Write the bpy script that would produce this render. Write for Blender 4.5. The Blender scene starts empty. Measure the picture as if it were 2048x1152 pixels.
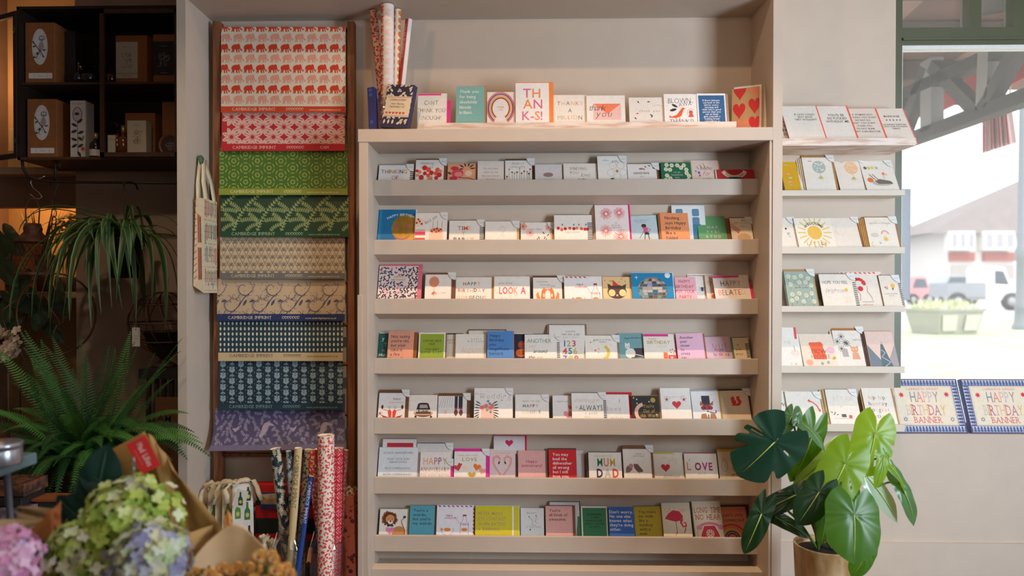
import bpy, math, random
from math import sin, cos, pi, radians, tan, sqrt
from mathutils import Vector, Matrix
from mathutils.geometry import tessellate_polygon
random.seed(7)
SC = bpy.context.scene
COL = SC.collection
# ------------------------------------------------------------------ camera, world, light, exposure
F = 1375.0; H = 1.246
YAW, PITCH = radians(1.2), radians(-0.5)
CX, CY = 991.0, 592.0
cam_d = bpy.data.cameras.new('camera'); cam = bpy.data.objects.new('camera', cam_d); COL.objects.link(cam)
cam_d.sensor_width = 36; cam_d.lens = 36*F/2048
cam_d.shift_x = (1024-CX)/2048; cam_d.shift_y = (CY-576)/2048
cam.location = (0, 0, H); cam.rotation_euler = (pi/2+PITCH, 0, YAW)
cam_d.clip_start = .05; cam_d.clip_end = 500
cam_d.dof.use_dof = True; cam_d.dof.focus_distance = 2.9; cam_d.dof.aperture_fstop = 1.7
SC.camera = cam
CM = cam.rotation_euler.to_matrix()
SC.view_settings.view_transform = 'Standard'; SC.view_settings.look = 'None'
SC.view_settings.gamma = 1; SC.view_settings.use_curve_mapping = False
SC.view_settings.exposure = -0.1
SC.cycles.max_bounces = 8; SC.cycles.transparent_max_bounces = 12
SC.cycles.sample_clamp_indirect = 4
SC.cycles.use_denoising = True

def ray(x, y): return CM @ Vector(((x-CX)/F, -(y-CY)/F, -1))
def P(x, y, Y):                      # photo pixel -> point on the plane at depth Y
    d = ray(x, y); return Vector((0, 0, H)) + d*(Y/d.y)
def Q(x, y, X):                      # photo pixel -> point on the plane at X
    d = ray(x, y); return Vector((0, 0, H)) + d*(X/d.x)
def G(x, y, Z=-.1):                  # photo pixel -> point on the ground outside
    d = ray(x, y); return Vector((0, 0, H)) + d*((Z-H)/d.z)

w = bpy.data.worlds.new('sky'); SC.world = w; w.use_nodes = True
bg = w.node_tree.nodes['Background']; bg.inputs[0].default_value = (.92, .96, 1, 1); bg.inputs[1].default_value = 2.9

def lamp(name, kind, loc, energy, color, target=None, **kw):
    d = bpy.data.lights.new(name, kind); d.energy = energy; d.color = color
    for k, v in kw.items(): setattr(d, k, v)
    o = bpy.data.objects.new(name, d); COL.objects.link(o); o.location = loc
    if target is not None:
        o.rotation_euler = (Vector(target)-Vector(loc)).to_track_quat('-Z', 'Y').to_euler()
    return o
WARM = (1, .69, .43); COOL = (.72, .85, 1)
for i, x in enumerate((-.42, .22, .86)):
    lamp('assumed_ceiling_spot', 'SPOT', (x, 2.16, 2.93), 82, WARM, (x, 2.58, 0), spot_size=radians(66), spot_blend=1, shadow_soft_size=.016)  # assumed ceiling spots, inferred from the shadow lines; no fixtures modelled
    lamp('added_ceiling_wash', 'SPOT', (x, 2.16, 2.93), 7, WARM, (x, 2.95, 1.9), spot_size=radians(130), spot_blend=.8, shadow_soft_size=.016)  # added wide cone at the assumed spots to light the upper cards
lamp('assumed_side_daylight', 'AREA', (2.75, .5, 1.4), 112, COOL, (-.2, 2.9, 1.1), shape='RECTANGLE', size=.8, size_y=1.5)  # assumed daylight from the right: a free area light, no window built there
lamp('front_fill_light', 'AREA', (.8, -1.3, 2.0), 15, (1, .93, .86), (.5, 2.9, 1.2), shape='RECTANGLE', size=2.4, size_y=1.2)  # added soft fill from behind the camera; no window stands there
lamp('assumed_interior_lamp', 'SPOT', (-1.9, .7, 2.5), 46, (1, .55, .24), (1.1, 2.9, 1.3), spot_size=radians(74), spot_blend=.7, shadow_soft_size=.12)  # assumed warm lamp out of view, inferred from the orange side faces
lamp('plant_corner_fill', 'SPOT', (-1.15, 1.3, 2.95), 58, (1, .8, .58), (-1.72, 2.9, .9), spot_size=radians(58), spot_blend=.9, shadow_soft_size=.05)  # extra spot added to lift the dim plant corner
lamp('bouquet_fill_spot', 'SPOT', (-.5, .75, 2.95), 62, (1, .95, .88), (-.82, 1.5, .8), spot_size=radians(44), spot_blend=.8, shadow_soft_size=.06)  # added fill to brighten the bouquets, which daylight from the right would light
lamp('assumed_shelf_lamp', 'POINT', P(40, 395, 3.62), 7, (1, .58, .24), shadow_soft_size=.05)  # assumed lamp for the warm recess glow; no fitting modelled
lamp('assumed_wall_lamp', 'POINT', P(-40, 130, 3.6), 8, (1, .6, .3), shadow_soft_size=.05)  # assumed lamp for the tan wall behind the open door; no fitting modelled
sun = lamp('sun', 'SUN', (6, 8, 6), 2.2, (1, .97, .9), None, angle=.02); sun.rotation_euler = Vector((-.25, .55, -.8)).to_track_quat('-Z', 'Y').to_euler()

# ------------------------------------------------------------------ materials
_m = {}
def lin(h):
    h = h.lstrip('#'); c = [int(h[i:i+2], 16)/255 for i in (0, 2, 4)]
    return tuple((v/12.92 if v < .04045 else ((v+.055)/1.055)**2.4) for v in c)
def mat(h, rough=.65, metal=0, noise=.04, scale=60, trans=0, bump=0, kind=None, c2=None, emit=0, coat=0, stretch=(1, 1, 1)):
    key = (h, rough, metal, noise, scale, trans, bump, kind, c2, emit, coat, stretch)
    if key in _m: return _m[key]
    m = bpy.data.materials.new('paint_'+h.lstrip('#')); m.use_nodes = True; nt = m.node_tree; N = nt.nodes; L = nt.links
    b = N['Principled BSDF']; c = lin(h); b.inputs['Roughness'].default_value = rough; b.inputs['Metallic'].default_value = metal
    b.inputs['Base Color'].default_value = (*c, 1)
    if coat: b.inputs['Coat Weight'].default_value = coat
    if noise or c2 or bump:
        tc = N.new('ShaderNodeTexCoord'); mp = N.new('ShaderNodeMapping'); mp.inputs['Scale'].default_value = stretch
        L.new(tc.outputs['Object'], mp.inputs[0])
        n = N.new('ShaderNodeTexNoise'); n.inputs['Scale'].default_value = scale; n.inputs['Detail'].default_value = 4
        L.new(mp.outputs[0], n.inputs['Vector'])
        r = N.new('ShaderNodeValToRGB'); d = lin(c2) if c2 else tuple(v*(1-noise*2) for v in c)
        r.color_ramp.elements[0].color = (*d, 1); r.color_ramp.elements[1].color = (*c, 1)
        if c2: r.color_ramp.elements[0].position = .38; r.color_ramp.elements[1].position = .56
        else: r.color_ramp.elements[0].position = .3; r.color_ramp.elements[1].position = .7
        L.new(n.outputs[0], r.inputs[0]); L.new(r.outputs[0], b.inputs['Base Color'])
        if bump:
            bp = N.new('ShaderNodeBump'); bp.inputs['Strength'].default_value = bump; bp.inputs['Distance'].default_value = .002
            L.new(n.outputs[0], bp.inputs['Height']); L.new(bp.outputs[0], b.inputs['Normal'])
    out = N['Material Output']
    if trans:
        t = N.new('ShaderNodeBsdfTranslucent'); t.inputs[0].default_value = (min(1, c[0]*2.2), min(1, c[1]*2.0), c[2]*.8, 1)
        mx = N.new('ShaderNodeMixShader'); mx.inputs[0].default_value = trans
        L.new(b.outputs[0], mx.inputs[1]); L.new(t.outputs[0], mx.inputs[2]); L.new(mx.outputs[0], out.inputs[0])
    if emit:
        b.inputs['Emission Color'].default_value = (*c, 1); b.inputs['Emission Strength'].default_value = emit
    _m[key] = m; return m
def glass_mat(name, veil=.1, gloss=.06, tint=(1, 1, 1), rough=.02, veilc=(1, 1, 1)):
    if name in _m: return _m[name]
    m = bpy.data.materials.new(name); m.use_nodes = True; nt = m.node_tree; N = nt.nodes; L = nt.links
    for n in list(N):
        if n.type != 'OUTPUT_MATERIAL': N.remove(n)
    t = N.new('ShaderNodeBsdfTransparent'); t.inputs[0].default_value = (*tint, 1)
    g = N.new('ShaderNodeBsdfGlossy'); g.inputs['Roughness'].default_value = rough
    v = N.new('ShaderNodeBsdfTranslucent'); v.inputs[0].default_value = (*veilc, 1)
    fr = N.new('ShaderNodeLayerWeight'); fr.inputs[0].default_value = .25
    mu = N.new('ShaderNodeMath'); mu.operation = 'MULTIPLY_ADD'; mu.inputs[1].default_value = .5; mu.inputs[2].default_value = gloss
    a = N.new('ShaderNodeMixShader'); b = N.new('ShaderNodeMixShader')
    a.inputs[0].default_value = veil
    L.new(t.outputs[0], a.inputs[1]); L.new(v.outputs[0], a.inputs[2])
    L.new(fr.outputs['Facing'], mu.inputs[0]); L.new(mu.outputs[0], b.inputs[0])
    L.new(a.outputs[0], b.inputs[1]); L.new(g.outputs[0], b.inputs[2])
    L.new(b.outputs[0], [n for n in N if n.type == 'OUTPUT_MATERIAL'][0].inputs[0])
    _m[name] = m; return m
def MM(c):
    return c if isinstance(c, bpy.types.Material) else mat(c)

# ------------------------------------------------------------------ mesh helper
class M:
    def __init__(s): s.v = []; s.f = []; s.m = []; s.mats = []; s.sm = []
    def mi(s, c):
        c = MM(c)
        if c not in s.mats: s.mats.append(c)
        return s.mats.index(c)
    def add(s, vs, fs, c, smooth=False):
        k = len(s.v); i = s.mi(c); s.v += [tuple(p) for p in vs]
        for f in fs: s.f.append(tuple(k+j for j in f)); s.m.append(i); s.sm.append(smooth)
    def box(s, a, b, c, R=None, at=None, bev=0):
        x0, y0, z0 = a; x1, y1, z1 = b
        vs = [Vector(p) for p in ((x0, y0, z0), (x1, y0, z0), (x1, y1, z0), (x0, y1, z0), (x0, y0, z1), (x1, y0, z1), (x1, y1, z1), (x0, y1, z1))]
        if R is not None: vs = [R @ p for p in vs]
        if at is not None: vs = [p+Vector(at) for p in vs]
        s.add(vs, [(0, 3, 2, 1), (4, 5, 6, 7), (0, 1, 5, 4), (1, 2, 6, 5), (2, 3, 7, 6), (3, 0, 4, 7)], c)
    def tube(s, pts, r, c, n=8, cap=True):
        pts = [Vector(p) for p in pts]; rs = r if isinstance(r, (list, tuple)) else [r]*len(pts)
        vs = []; up = Vector((0, 0, 1)); 
        t0 = (pts[1]-pts[0]).normalized()
        if abs(t0.dot(up)) > .95: up = Vector((1, 0, 0))
        a = t0.cross(up).normalized()
        for i, p in enumerate(pts):
            t = (pts[min(i+1, len(pts)-1)]-pts[max(i-1, 0)]).normalized()
            a = (a - t*a.dot(t)); a = a.normalized() if a.length > 1e-6 else t.orthogonal().normalized()
            b = t.cross(a)
            for j in range(n): q = 2*pi*j/n; vs.append(p+(a*cos(q)+b*sin(q))*rs[i])
        fs = [(i*n+j, i*n+(j+1) % n, (i+1)*n+(j+1) % n, (i+1)*n+j) for i in range(len(pts)-1) for j in range(n)]
        if cap: fs += [tuple(range(n))[::-1], tuple((len(pts)-1)*n+j for j in range(n))]
        s.add(vs, fs, c, True)
    def lathe(s, prof, at, c, n=32, R=None, sx=1, sy=1):
        vs = []
        for r, z in prof:
            for j in range(n):
                p = Vector((r*cos(2*pi*j/n)*sx, r*sin(2*pi*j/n)*sy, z))
                if R is not None: p = R @ p
                vs.append(p+Vector(at))
        fs = [(i*n+j, i*n+(j+1) % n, (i+1)*n+(j+1) % n, (i+1)*n+j) for i in range(len(prof)-1) for j in range(n)]
        s.add(vs, fs, c, True)
    def prism(s, pts, d, c):           # outline extruded by vector d
        pts = [Vector(p) for p in pts]; n = len(pts); d = Vector(d)
        tr = tessellate_polygon([pts])
        s.add(pts+[p+d for p in pts], [tuple(t) for t in tr]+[tuple(n+i for i in t[::-1]) for t in tr]+[(i, (i+1) % n, n+(i+1) % n, n+i) for i in range(n)], c)
    def build(s, name, parent=None, loc=None, **props):
        me = bpy.data.meshes.new(name)
        if parent is not None: loc = Vector(parent['_o']) if '_o' in parent else Vector((0, 0, 0))
        elif loc is None:
            xs = [p[0] for p in s.v]; ys = [p[1] for p in s.v]; zs = [p[2] for p in s.v]
            loc = Vector(((min(xs)+max(xs))/2, (min(ys)+max(ys))/2, min(zs)))
        loc = Vector(loc)
        me.from_pydata([(p[0]-loc.x, p[1]-loc.y, p[2]-loc.z) for p in s.v], [], s.f)
        for m_ in s.mats: me.materials.append(m_)
        me.polygons.foreach_set('material_index', s.m); me.polygons.foreach_set('use_smooth', s.sm)
        me.update()
        o = bpy.data.objects.new(name, me); COL.objects.link(o)
        if parent is not None: o.parent = parent
        else: o.location = loc; o['_o'] = tuple(loc)
        for k, v in props.items(): o[k] = v
        return o
def T(o, label, cat, group=None):
    o['label'] = label; o['category'] = cat
    if group: o['group'] = group
    return o
def thing(name, loc, label, cat, group=None):
    o = bpy.data.objects.new(name, None); COL.objects.link(o); o.location = loc; o['_o'] = tuple(loc); o.empty_display_size = .05
    return T(o, label, cat, group)
def subsurf(o, n=1):
    m_ = o.modifiers.new('smooth', 'SUBSURF'); m_.levels = n; m_.render_levels = n
def bevel(o, wd=.002, n=2):
    m_ = o.modifiers.new('edges', 'BEVEL'); m_.width = wd; m_.segments = n; m_.limit_method = 'ANGLE'; return o

# ------------------------------------------------------------------ lettering and drawn art
_g = {}
def glyph(ch, bold):
    if ch in 'MW': bold = min(bold, .008)
    k = (ch, bold)
    if k in _g: return _g[k]
    cu = bpy.data.curves.new('t', 'FONT'); cu.body = ch; cu.size = 1.4; cu.resolution_u = 2; cu.offset = bold
    ob = bpy.data.objects.new('t', cu); me = bpy.data.meshes.new_from_object(ob)
    vs = [(v.co.x, v.co.y) for v in me.vertices]; fs = [tuple(p.vertices) for p in me.polygons]
    if vs:
        x0 = min(p[0] for p in vs); x1 = max(p[0] for p in vs); vs = [(p[0]-x0, p[1]) for p in vs]; wd = x1-x0
    else: wd = .3
    bpy.data.objects.remove(ob); bpy.data.curves.remove(cu); bpy.data.meshes.remove(me)
    _g[k] = (vs, fs, wd); return _g[k]
SER = {'C': 't', 'A': 'bb', 'M': 'bbtt', 'B': 'lbt', 'R': 'lbtr', 'I': 'cc', 'D': 'lbt', 'G': 't', 'E': 'lbt', 'P': 'lbt', 'N': 'tlbl', 'T': 'cb'}
class Art:
    """flat drawing in photo-pixel units, x right, y down from the top-left corner"""
    def __init__(s): s.p = []; s.lay = 0
    def poly(s, pts, c, keep=False):
        if not keep: s.lay += 1
        tr = tessellate_polygon([[Vector((x, y, 0)) for x, y in pts]])
        s.p.append((list(pts), [tuple(t) for t in tr], c, s.lay)); return s
    def raw(s, pts, fs, c): s.p.append((pts, fs, c, s.lay))
    def R(s, x0, y0, x1, y1, c): return s.poly([(x0, y0), (x1, y0), (x1, y1), (x0, y1)], c)
    def C(s, x, y, r, c, ry=None, n=16, keep=False, a0=0):
        ry = ry or r; return s.poly([(x+r*cos(2*pi*i/n+a0), y+ry*sin(2*pi*i/n+a0)) for i in range(n)], c, keep)
    def L(s, pts, wd, c, keep=False):
        if not keep: s.lay += 1
        V = []; n = len(pts)
        for i, (x, y) in enumerate(pts):
            ax, ay = pts[max(i-1, 0)]; bx, by = pts[min(i+1, n-1)]; dx, dy = bx-ax, by-ay; l = sqrt(dx*dx+dy*dy) or 1
            w_ = wd/2 if not isinstance(wd, (list, tuple)) else wd[i]/2
            V += [(x-dy/l*w_, y+dx/l*w_), (x+dy/l*w_, y-dx/l*w_)]
        s.p.append((V, [(2*i, 2*i+1, 2*i+3, 2*i+2) for i in range(n-1)], c, s.lay)); return s
    def arc(s, x, y, r, a0, a1, wd, c, n=14, ry=None, keep=False):
        ry = ry or r
        return s.L([(x+r*cos(radians(a0+(a1-a0)*i/n)), y-ry*sin(radians(a0+(a1-a0)*i/n))) for i in range(n+1)], wd, c, keep)
    def H(s, x, y, r, c, rot=0, keep=False):      # heart
        pts = []
        for i in range(20):
            t = 2*pi*i/20; hx = 16*sin(t)**3/16; hy = -(13*cos(t)-5*cos(2*t)-2*cos(3*t)-cos(4*t))/16
            pts.append((x+r*(hx*cos(rot)-hy*sin(rot)), y+r*(hx*sin(rot)+hy*cos(rot))))
        return s.poly(pts, c, keep)
    def leaf(s, x, y, l, wd, ang, c, keep=False):
        ca, sa = cos(radians(ang)), sin(radians(ang))
        pts = [(0, 0), (.25, .75), (.55, 1), (.85, .6), (1, 0), (.85, -.6), (.55, -1), (.25, -.75)]
        return s.poly([(x+l*u*ca-wd/2*v*sa, y-l*u*sa-wd/2*v*ca) for u, v in pts], c, keep)
    def star(s, x, y, r, c, n=5, q=.45):
        return s.poly([(x+(r if i % 2 == 0 else r*q)*sin(pi*i/n), y-(r if i % 2 == 0 else r*q)*cos(pi*i/n)) for i in range(2*n)], c)
    def fl(s, x, y, r, c, c2, n=5, k=.45):
        s.lay += 1
        for i in range(n): s.C(x+r*.6*cos(2*pi*i/n), y+r*.6*sin(2*pi*i/n), r*k, c, n=8, keep=True)
        return s.C(x, y, r*.3, c2, n=8)
    def sun(s, x, y, r0, r1, c, n=12, wd=1.2):
        s.lay += 1
        for i in range(n):
            a = 2*pi*i/n; s.L([(x+r0*cos(a), y+r0*sin(a)), (x+r1*cos(a), y+r1*sin(a))], wd, c, keep=True)
        return s
    def t(s, txt, x, y, size, c, al='c', sp=.1, sl=0, bold=0.0, jit=0, ser=False, ls=1.25, rot=0, arc=None, vert=False, wf=1):
        """text block; size is cap height in px; c may be a list of colours per glyph"""
        s.lay += 1; cols = c if isinstance(c, (list, tuple)) else [c]; ci = 0
        for li, line in enumerate(txt.split('\n')):
            G_ = [glyph(ch, bold) if ch != ' ' else None for ch in line]
            tot = sum((g[2]*wf if g else .35)+sp for g in G_)-sp
            cur = -tot/2 if al == 'c' else (-tot if al == 'r' else 0)
            yy = li*size*ls
            for ch, g in zip(line, G_):
                if g is None: cur += .35+sp; continue
                col = cols[ci % len(cols)]; ci += 1
                jy = random.uniform(-jit, jit)*size; ja = random.uniform(-jit, jit)
                vs = []
                gl = [(vs0, g[1]) for vs0 in (g[0],)]
                pts = list(g[0]); fs = list(g[1])
                if ser and ch in SER:
                    wd = g[2]
                    def bar(x0, x1, y0, y1):
                        k = len(pts); pts.extend([(x0, y0), (x1, y0), (x1, y1), (x0, y1)]); fs.append((k, k+1, k+2, k+3))
                    q = SER[ch]
                    if q == 'cc': bar(-.15, wd+.15, 0, .08); bar(-.15, wd+.15, .92, 1)
                    if q == 'cb': bar(wd/2-.25, wd/2+.25, 0, .08)
                    if q in ('bb', 'bbtt', 'tlbl', 'lbtr'): bar(-.14, .22, 0, .08)
                    if q in ('bb', 'bbtt', 'lbtr'): bar(wd-.2, wd+.14, 0, .08)
                    if q in ('lbt', 'lbtr', 'bbtt', 'tlbl'): bar(-.14, .12, .92, 1)
                    if q == 'lbt': bar(-.14, .12, 0, .08)
                    if q in ('bbtt', 'tlbl'): bar(wd-.12, wd+.14, .92, 1)
                for px, py in pts:
                    gx = (cur+px*wf+sl*py); gy = py
                    if ja: gx, gy = gx+ja*.3*(gy-.5), gy+ja*.4*(px-.3)
                    if arc:
                        rr = arc; a = gx*size/abs(rr); r_ = abs(rr)+(gy*size if rr > 0 else -gy*size)
                        X = x+r_*sin(a); Yy = (y+yy-r_*cos(a)+abs(rr)) if rr > 0 else (y+yy+r_*cos(a)-abs(rr))
                    else:
                        X = gx*size; Yy = -gy*size+yy+jy
                        if rot: X, Yy = X*cos(rot)-Yy*sin(rot), X*sin(rot)+Yy*cos(rot)
                        X += x; Yy += y
                    vs.append((X, Yy))
                s.raw(vs, fs, col); cur += g[2]*wf+sp
        return s
    def sq(s, x, y, w_, c, h=1.6):      # a line of lettering too small to read
        n = max(6, int(w_/1.1)); return s.L([(x-w_/2+w_*i/n, y-h/2+h/2*sin(i*2.4)*(1 if i % 5 else .1)) for i in range(n+1)], .55, c)
    def emit(s, m, fn, clip=None, cut=0):
        """write the drawing into mesh m; fn(x, y, layer) gives the 3D point"""
        for pts, fs, c, lay in s.p:
            if clip:
                x0, y0, x1, y1 = clip
                if all(p[0] < x0 or p[0] > x1 or p[1] < y0 or p[1] > y1 for p in pts): continue
                pts = [(min(max(px, x0), x1), min(max(py, y0), y1)) for px, py in pts]
            if cut:           # slice large faces so that they follow a curved surface
                T_ = [tuple(pts[i] for i in (f[0], f[k], f[k+1])) for f in fs for k in range(1, len(f)-1)]; out = []
                while T_:
                    a, b, d = T_.pop(); e = [(abs(a[0]-b[0]), a, b, d), (abs(b[0]-d[0]), b, d, a), (abs(d[0]-a[0]), d, a, b)]; q = max(e, key=lambda z: z[0])
                    if q[0] <= cut: out.append((a, b, d)); continue
                    mid = ((q[1][0]+q[2][0])/2, (q[1][1]+q[2][1])/2); T_ += [(q[1], mid, q[3]), (mid, q[2], q[3])]
                pts = [p for t in out for p in t]; fs = [(3*i, 3*i+1, 3*i+2) for i in range(len(out))]
            m.add([fn(px, py, lay) for px, py in pts], fs, c)

# ------------------------------------------------------------------ room shell
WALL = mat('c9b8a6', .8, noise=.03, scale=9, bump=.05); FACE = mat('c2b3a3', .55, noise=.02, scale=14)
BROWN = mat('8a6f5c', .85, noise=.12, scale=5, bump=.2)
YF, YB = 2.75, 3.0
def S(m, name, **k): o = m.build(name, **k); o['kind'] = 'structure'; return o
def sbox(name, a, b, c): m = M(); m.box(a, b, c); return S(m, name)
XL0, XL1 = P(355, 576, YF).x, P(373, 576, YF).x
XR0, XR1 = P(1545, 576, YF).x, P(1564, 576, YF).x
ZT = P(1020, -11, YF).z
WX = P(1789, 576, YB).x                # left edge of the shop window opening
ZS = P(1850, 868, YB).z                # sill
ZTOP = 3.15
FLOOR = mat('7a5238', .5, noise=.2, scale=3, stretch=(1, 12, 1))
sbox('floor', (-3.0, -2.2, -.06), (3.4, 3.14, 0), FLOOR)
sbox('floor_2', (-3.0, 3.14, -.06), (XL0, 4.0, 0), FLOOR)
sbox('ceiling', (-3.0, -2.2, ZTOP), (3.4, 4.0, ZTOP+.08), mat('a4968a', .8))
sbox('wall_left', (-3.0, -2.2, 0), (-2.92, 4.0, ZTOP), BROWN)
sbox('wall_front', (-3.0, -2.28, 0), (3.4, -2.2, ZTOP), mat('84705f', .8))
sbox('wall_right', (3.32, -2.2, 0), (3.4, 3.0, ZTOP), mat('a09284', .8))
sbox('trim_1', (XL0, YF, 0), (XL1, YB+.5, ZTOP), FACE)     # left upright of the built-in
sbox('trim_2', (XR0, YF, 0), (XR1, YB, ZTOP), FACE)        # right upright
sbox('trim_3', (XL1, YF, ZT), (XR0, YB, ZTOP), FACE)       # boxed head of the alcove
sbox('wall_back', (XL1, YB, 0), (XR1, YB+.12, ZTOP), WALL)
sbox('wall_back_right', (XR1, YB, 0), (WX, YB+.14, ZTOP), WALL)
sbox('wall_back_sill', (WX, YB, 0), (3.32, YB+.14, ZS), WALL)
sbox('baseboard_right', (XR1, YB-.012, .006), (3.32, YB-.0005, P(1800, 1084, YB).z), WALL)
# left alcove: plastered breast at 3.45, deeper lit recess to its left
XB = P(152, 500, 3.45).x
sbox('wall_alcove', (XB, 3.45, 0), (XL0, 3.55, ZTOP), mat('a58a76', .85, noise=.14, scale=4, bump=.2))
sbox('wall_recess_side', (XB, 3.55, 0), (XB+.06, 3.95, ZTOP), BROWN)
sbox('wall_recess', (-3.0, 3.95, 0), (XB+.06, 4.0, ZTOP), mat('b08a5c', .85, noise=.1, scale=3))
m = M(); z = P(70, 337, 3.5).z; m.box((-2.92, 3.46, z-.035), (XB, 3.95, z), mat('b09070', .6))
m.box((-2.92, 3.55, P(70, 415, 3.55).z), (XB, 3.6, z-.035), mat('7d5a42', .7))  # brown strip stands for the shadowed band beneath the shelf
S(m, 'trim_4')
m = M(); z = P(70, 584, 3.6).z; m.box((-2.92, 3.5, z-.03), (XB, 3.95, z), mat('b09070', .6)); S(m, 'trim_5')
# ------------------------------------------------------------------ card display unit
YL = 2.87; LT = .014; SL = tan(radians(14)); UX0 = P(718, 576, YF).x; UX1 = P(736, 576, YF).x
unit = thing('card_display_unit', ((UX0+XR0)/2, YF, 0), 'tall painted card display unit with seven trough shelves', 'display unit')
ZU1 = P(1020, 257, YF).z; ZU0 = P(1020, 283, YF).z; e = .0008
def upart(name, a, b, c=FACE, bev=.0015, par=None):
    m = M(); m.box(a, b, c); o = m.build(name, par or unit)
    if bev: bevel(o, bev)
    return o
upart('side_panel', (UX0, YF, .0), (UX1, YB-e, ZU0)); upart('side_panel', (XR0-.012, YF+.004, 0), (XR0-e, YB-e, ZU0))
upart('stile_moulding', (UX0-.006, YF-.004, .0), (UX0+.014, YF, P(716, 590, YF).z))
upart('top_board', (UX0-.003, YF-.002, ZU0), (XR0-e, YB-e, ZU1))
upart('back_panel', (UX1, YB-.012, .0), (XR0-.012, YB-e, ZU0), WALL, 0)
ROWS = {1: (359, 391), 2: (479, 509), 3: (597.5, 628), 4: (717, 748), 5: (837, 869), 6: (956, 989), 7: (1073, 1105)}
RZ = {}
for r, (a, b) in ROWS.items():
    z1, z0 = P(1020, a, YL).z, P(1020, b, YL).z
    upart('shelf_ledge', (UX1, YL, z0), (XR0-.012, YL+LT, z1))
    m = M(); y0, y1 = YL+LT, YB-.012
    m.box((UX1, 0, 0), (XR0-.012, 1, 1), FACE)
    m.v = [(x, y0 if y == 0 else y1, z0-(0 if y == 0 else SL*(y1-y0))+(.01 if z else 0)) for x, y, z in m.v]
    m.build('shelf_base', unit)
    RZ[r] = (YL+LT, z0+.01)
zb = P(1020, 1140, YL).z
upart('base_rail', (UX1, YL, 0), (XR0-.012, YL+.012, zb+.0)); upart('plinth_board', (UX1, YL+.012, zb-.012), (XR0-.012, YB-.012, zb))
upart('base_rail', (UX1, YL-.06, 0), (XR0-.012, YL, P(1020, 1142, 2.8).z))

# ------------------------------------------------------------------ greeting cards
KR = 'a9784a'; WH = 'ece6da'; BL = 'bfc9cc'; INK = '2c2c30'; PKE = 'e8408a'; RED = 'd2232a'; ORG = 'ee5a2c'
MUL = ['e4572e', '2f8f83', 'e9a23b', '6b4c9a', 'd94f70', '3a7d44']
SHAD = {'2': 'black fabric'}
TAB = mat('e4e2dd', .35, noise=0)
CYH, YSK = 580.0, 0
def card(row, x0, x1, yt, bg, label, art=None, env=None, tab=0, roll=0, s=0, n=0, ndx=-4, ncol=None, yaw=0, lean=22, side=None, ndy=0, thick=.0016, group=None, cat='greeting card', name='greeting_card', depth=None):
    if row in RZ: Y0, zb0 = RZ[row]; sl = SL
    else: Y0, zb0, sl = ROWX[row][0], ROWX[row][1], ROWX[row][2]
    Yb = Y0+.006+s*.0075; zb = zb0-sl*(Yb-Y0)+.0006+(thick+.004)*sin(radians(lean))
    la = radians(lean); xc = (x0+x1)/2; Yt = Yb+.05; h = .1
    for _ in range(4):
        Yt = Yb+h*sin(la); h = (P(xc, yt, Yt).z-zb)/cos(la)
    Ym = Yb+h*sin(la)*.75; k = Ym/F; W = (x1-x0)*k*.99
    base = P(xc, (yt+ROWY[row])/2, Ym)
    R = Matrix.Rotation(radians(yaw), 3, 'Z') @ Matrix.Rotation(-la, 3, 'X') @ Matrix.Rotation(radians(roll), 3, 'Y')
    o_pt = Vector((base.x, Yb, zb + (abs(sin(radians(roll)))*W/2)))
    kv = h/(CYH-(zb-H)*F/Yb-yt-(base.x*YSK))
    m = M(); m.box((-W/2, 0, 0), (W/2, thick, h), bg)
    A = None
    if art:
        A = Art(); art(A); bot = h/kv; st = min(3.5e-5, 7e-4/max(A.lay, 1))
        A.emit(m, lambda px, py, L_: (-W/2+px*k, -.00008-L_*st, h-py*kv), clip=(.3, .3, (x1-x0)-.3, bot-.5))
    def fin(m_, nm, par=None, off=(0, 0, 0)):
        me = bpy.data.meshes.new(nm); me.from_pydata(m_.v, [], m_.f)
        for q in m_.mats: me.materials.append(q)
        me.polygons.foreach_set('material_index', m_.m); me.update()
        o = bpy.data.objects.new(nm, me); COL.objects.link(o)
        if par: o.parent = par
        else: o.location = o_pt+Vector(off); o.rotation_euler = R.to_euler()
        return o
    o = fin(m, name); g = group or (GR.get(row)); T(o, label, cat, g)
    if env:
        ec, dx, dy = env; m = M(); W2 = W
        m.box((-W/2+(dx if dx < 0 else 0)*k, thick+.0006, 0), (W/2+(dx if dx > 0 else 0)*k, thick+.003, h+dy*kv), ec); fin(m, 'envelope', o)
    if tab:
        m = M(); A = Art(); q = 17
        ww = x1-x0+(max(env[1], 0) if env else 0); ty = -(env[2] if env else 0)
        A.poly([(ww-q, ty), (ww, ty), (ww, ty+q*.9), (ww-q*.35, ty+q*.85), (ww-q*.8, ty+q*.5)], TAB)
        A.sq(ww-q*.4, ty+q*.45, 9, '9a9894'); A.arc(ww, ty, q*.9, 180, 262, .7, 'b9b6b0')
        A.emit(m, lambda px, py, L_: (-W/2+px*k, -.002-L_*.00005, h-py*kv)); fin(m, 'corner_tab', o)
    for i in range(n):
        m = M(); m.box((-W/2, 0, 0), (W/2, .0022, h), ncol or 'd9cdb8')
        oo = fin(m, name, None, R @ Vector((ndx*(i+1)*k, (.0045 if env else .0028)+i*.003, 0)) + Vector((0, 0, ndy*k*(i+1)+.0003)))
        oo.rotation_euler = R.to_euler()
        T(oo, 'spare card edge in the stack behind the '+short(label), cat, g)
    return o
def short(l):
    w_ = l.split(); return ' '.join(w_[:6]).rstrip(',')
GR = {r: 'greeting cards on trough shelf %s of the display unit' % n for r, n in zip(range(1, 8), ('one', 'two', 'three', 'four', 'five', 'six', 'seven'))}
GR.update({0: 'thank you cards standing on top of the display unit'})
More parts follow.
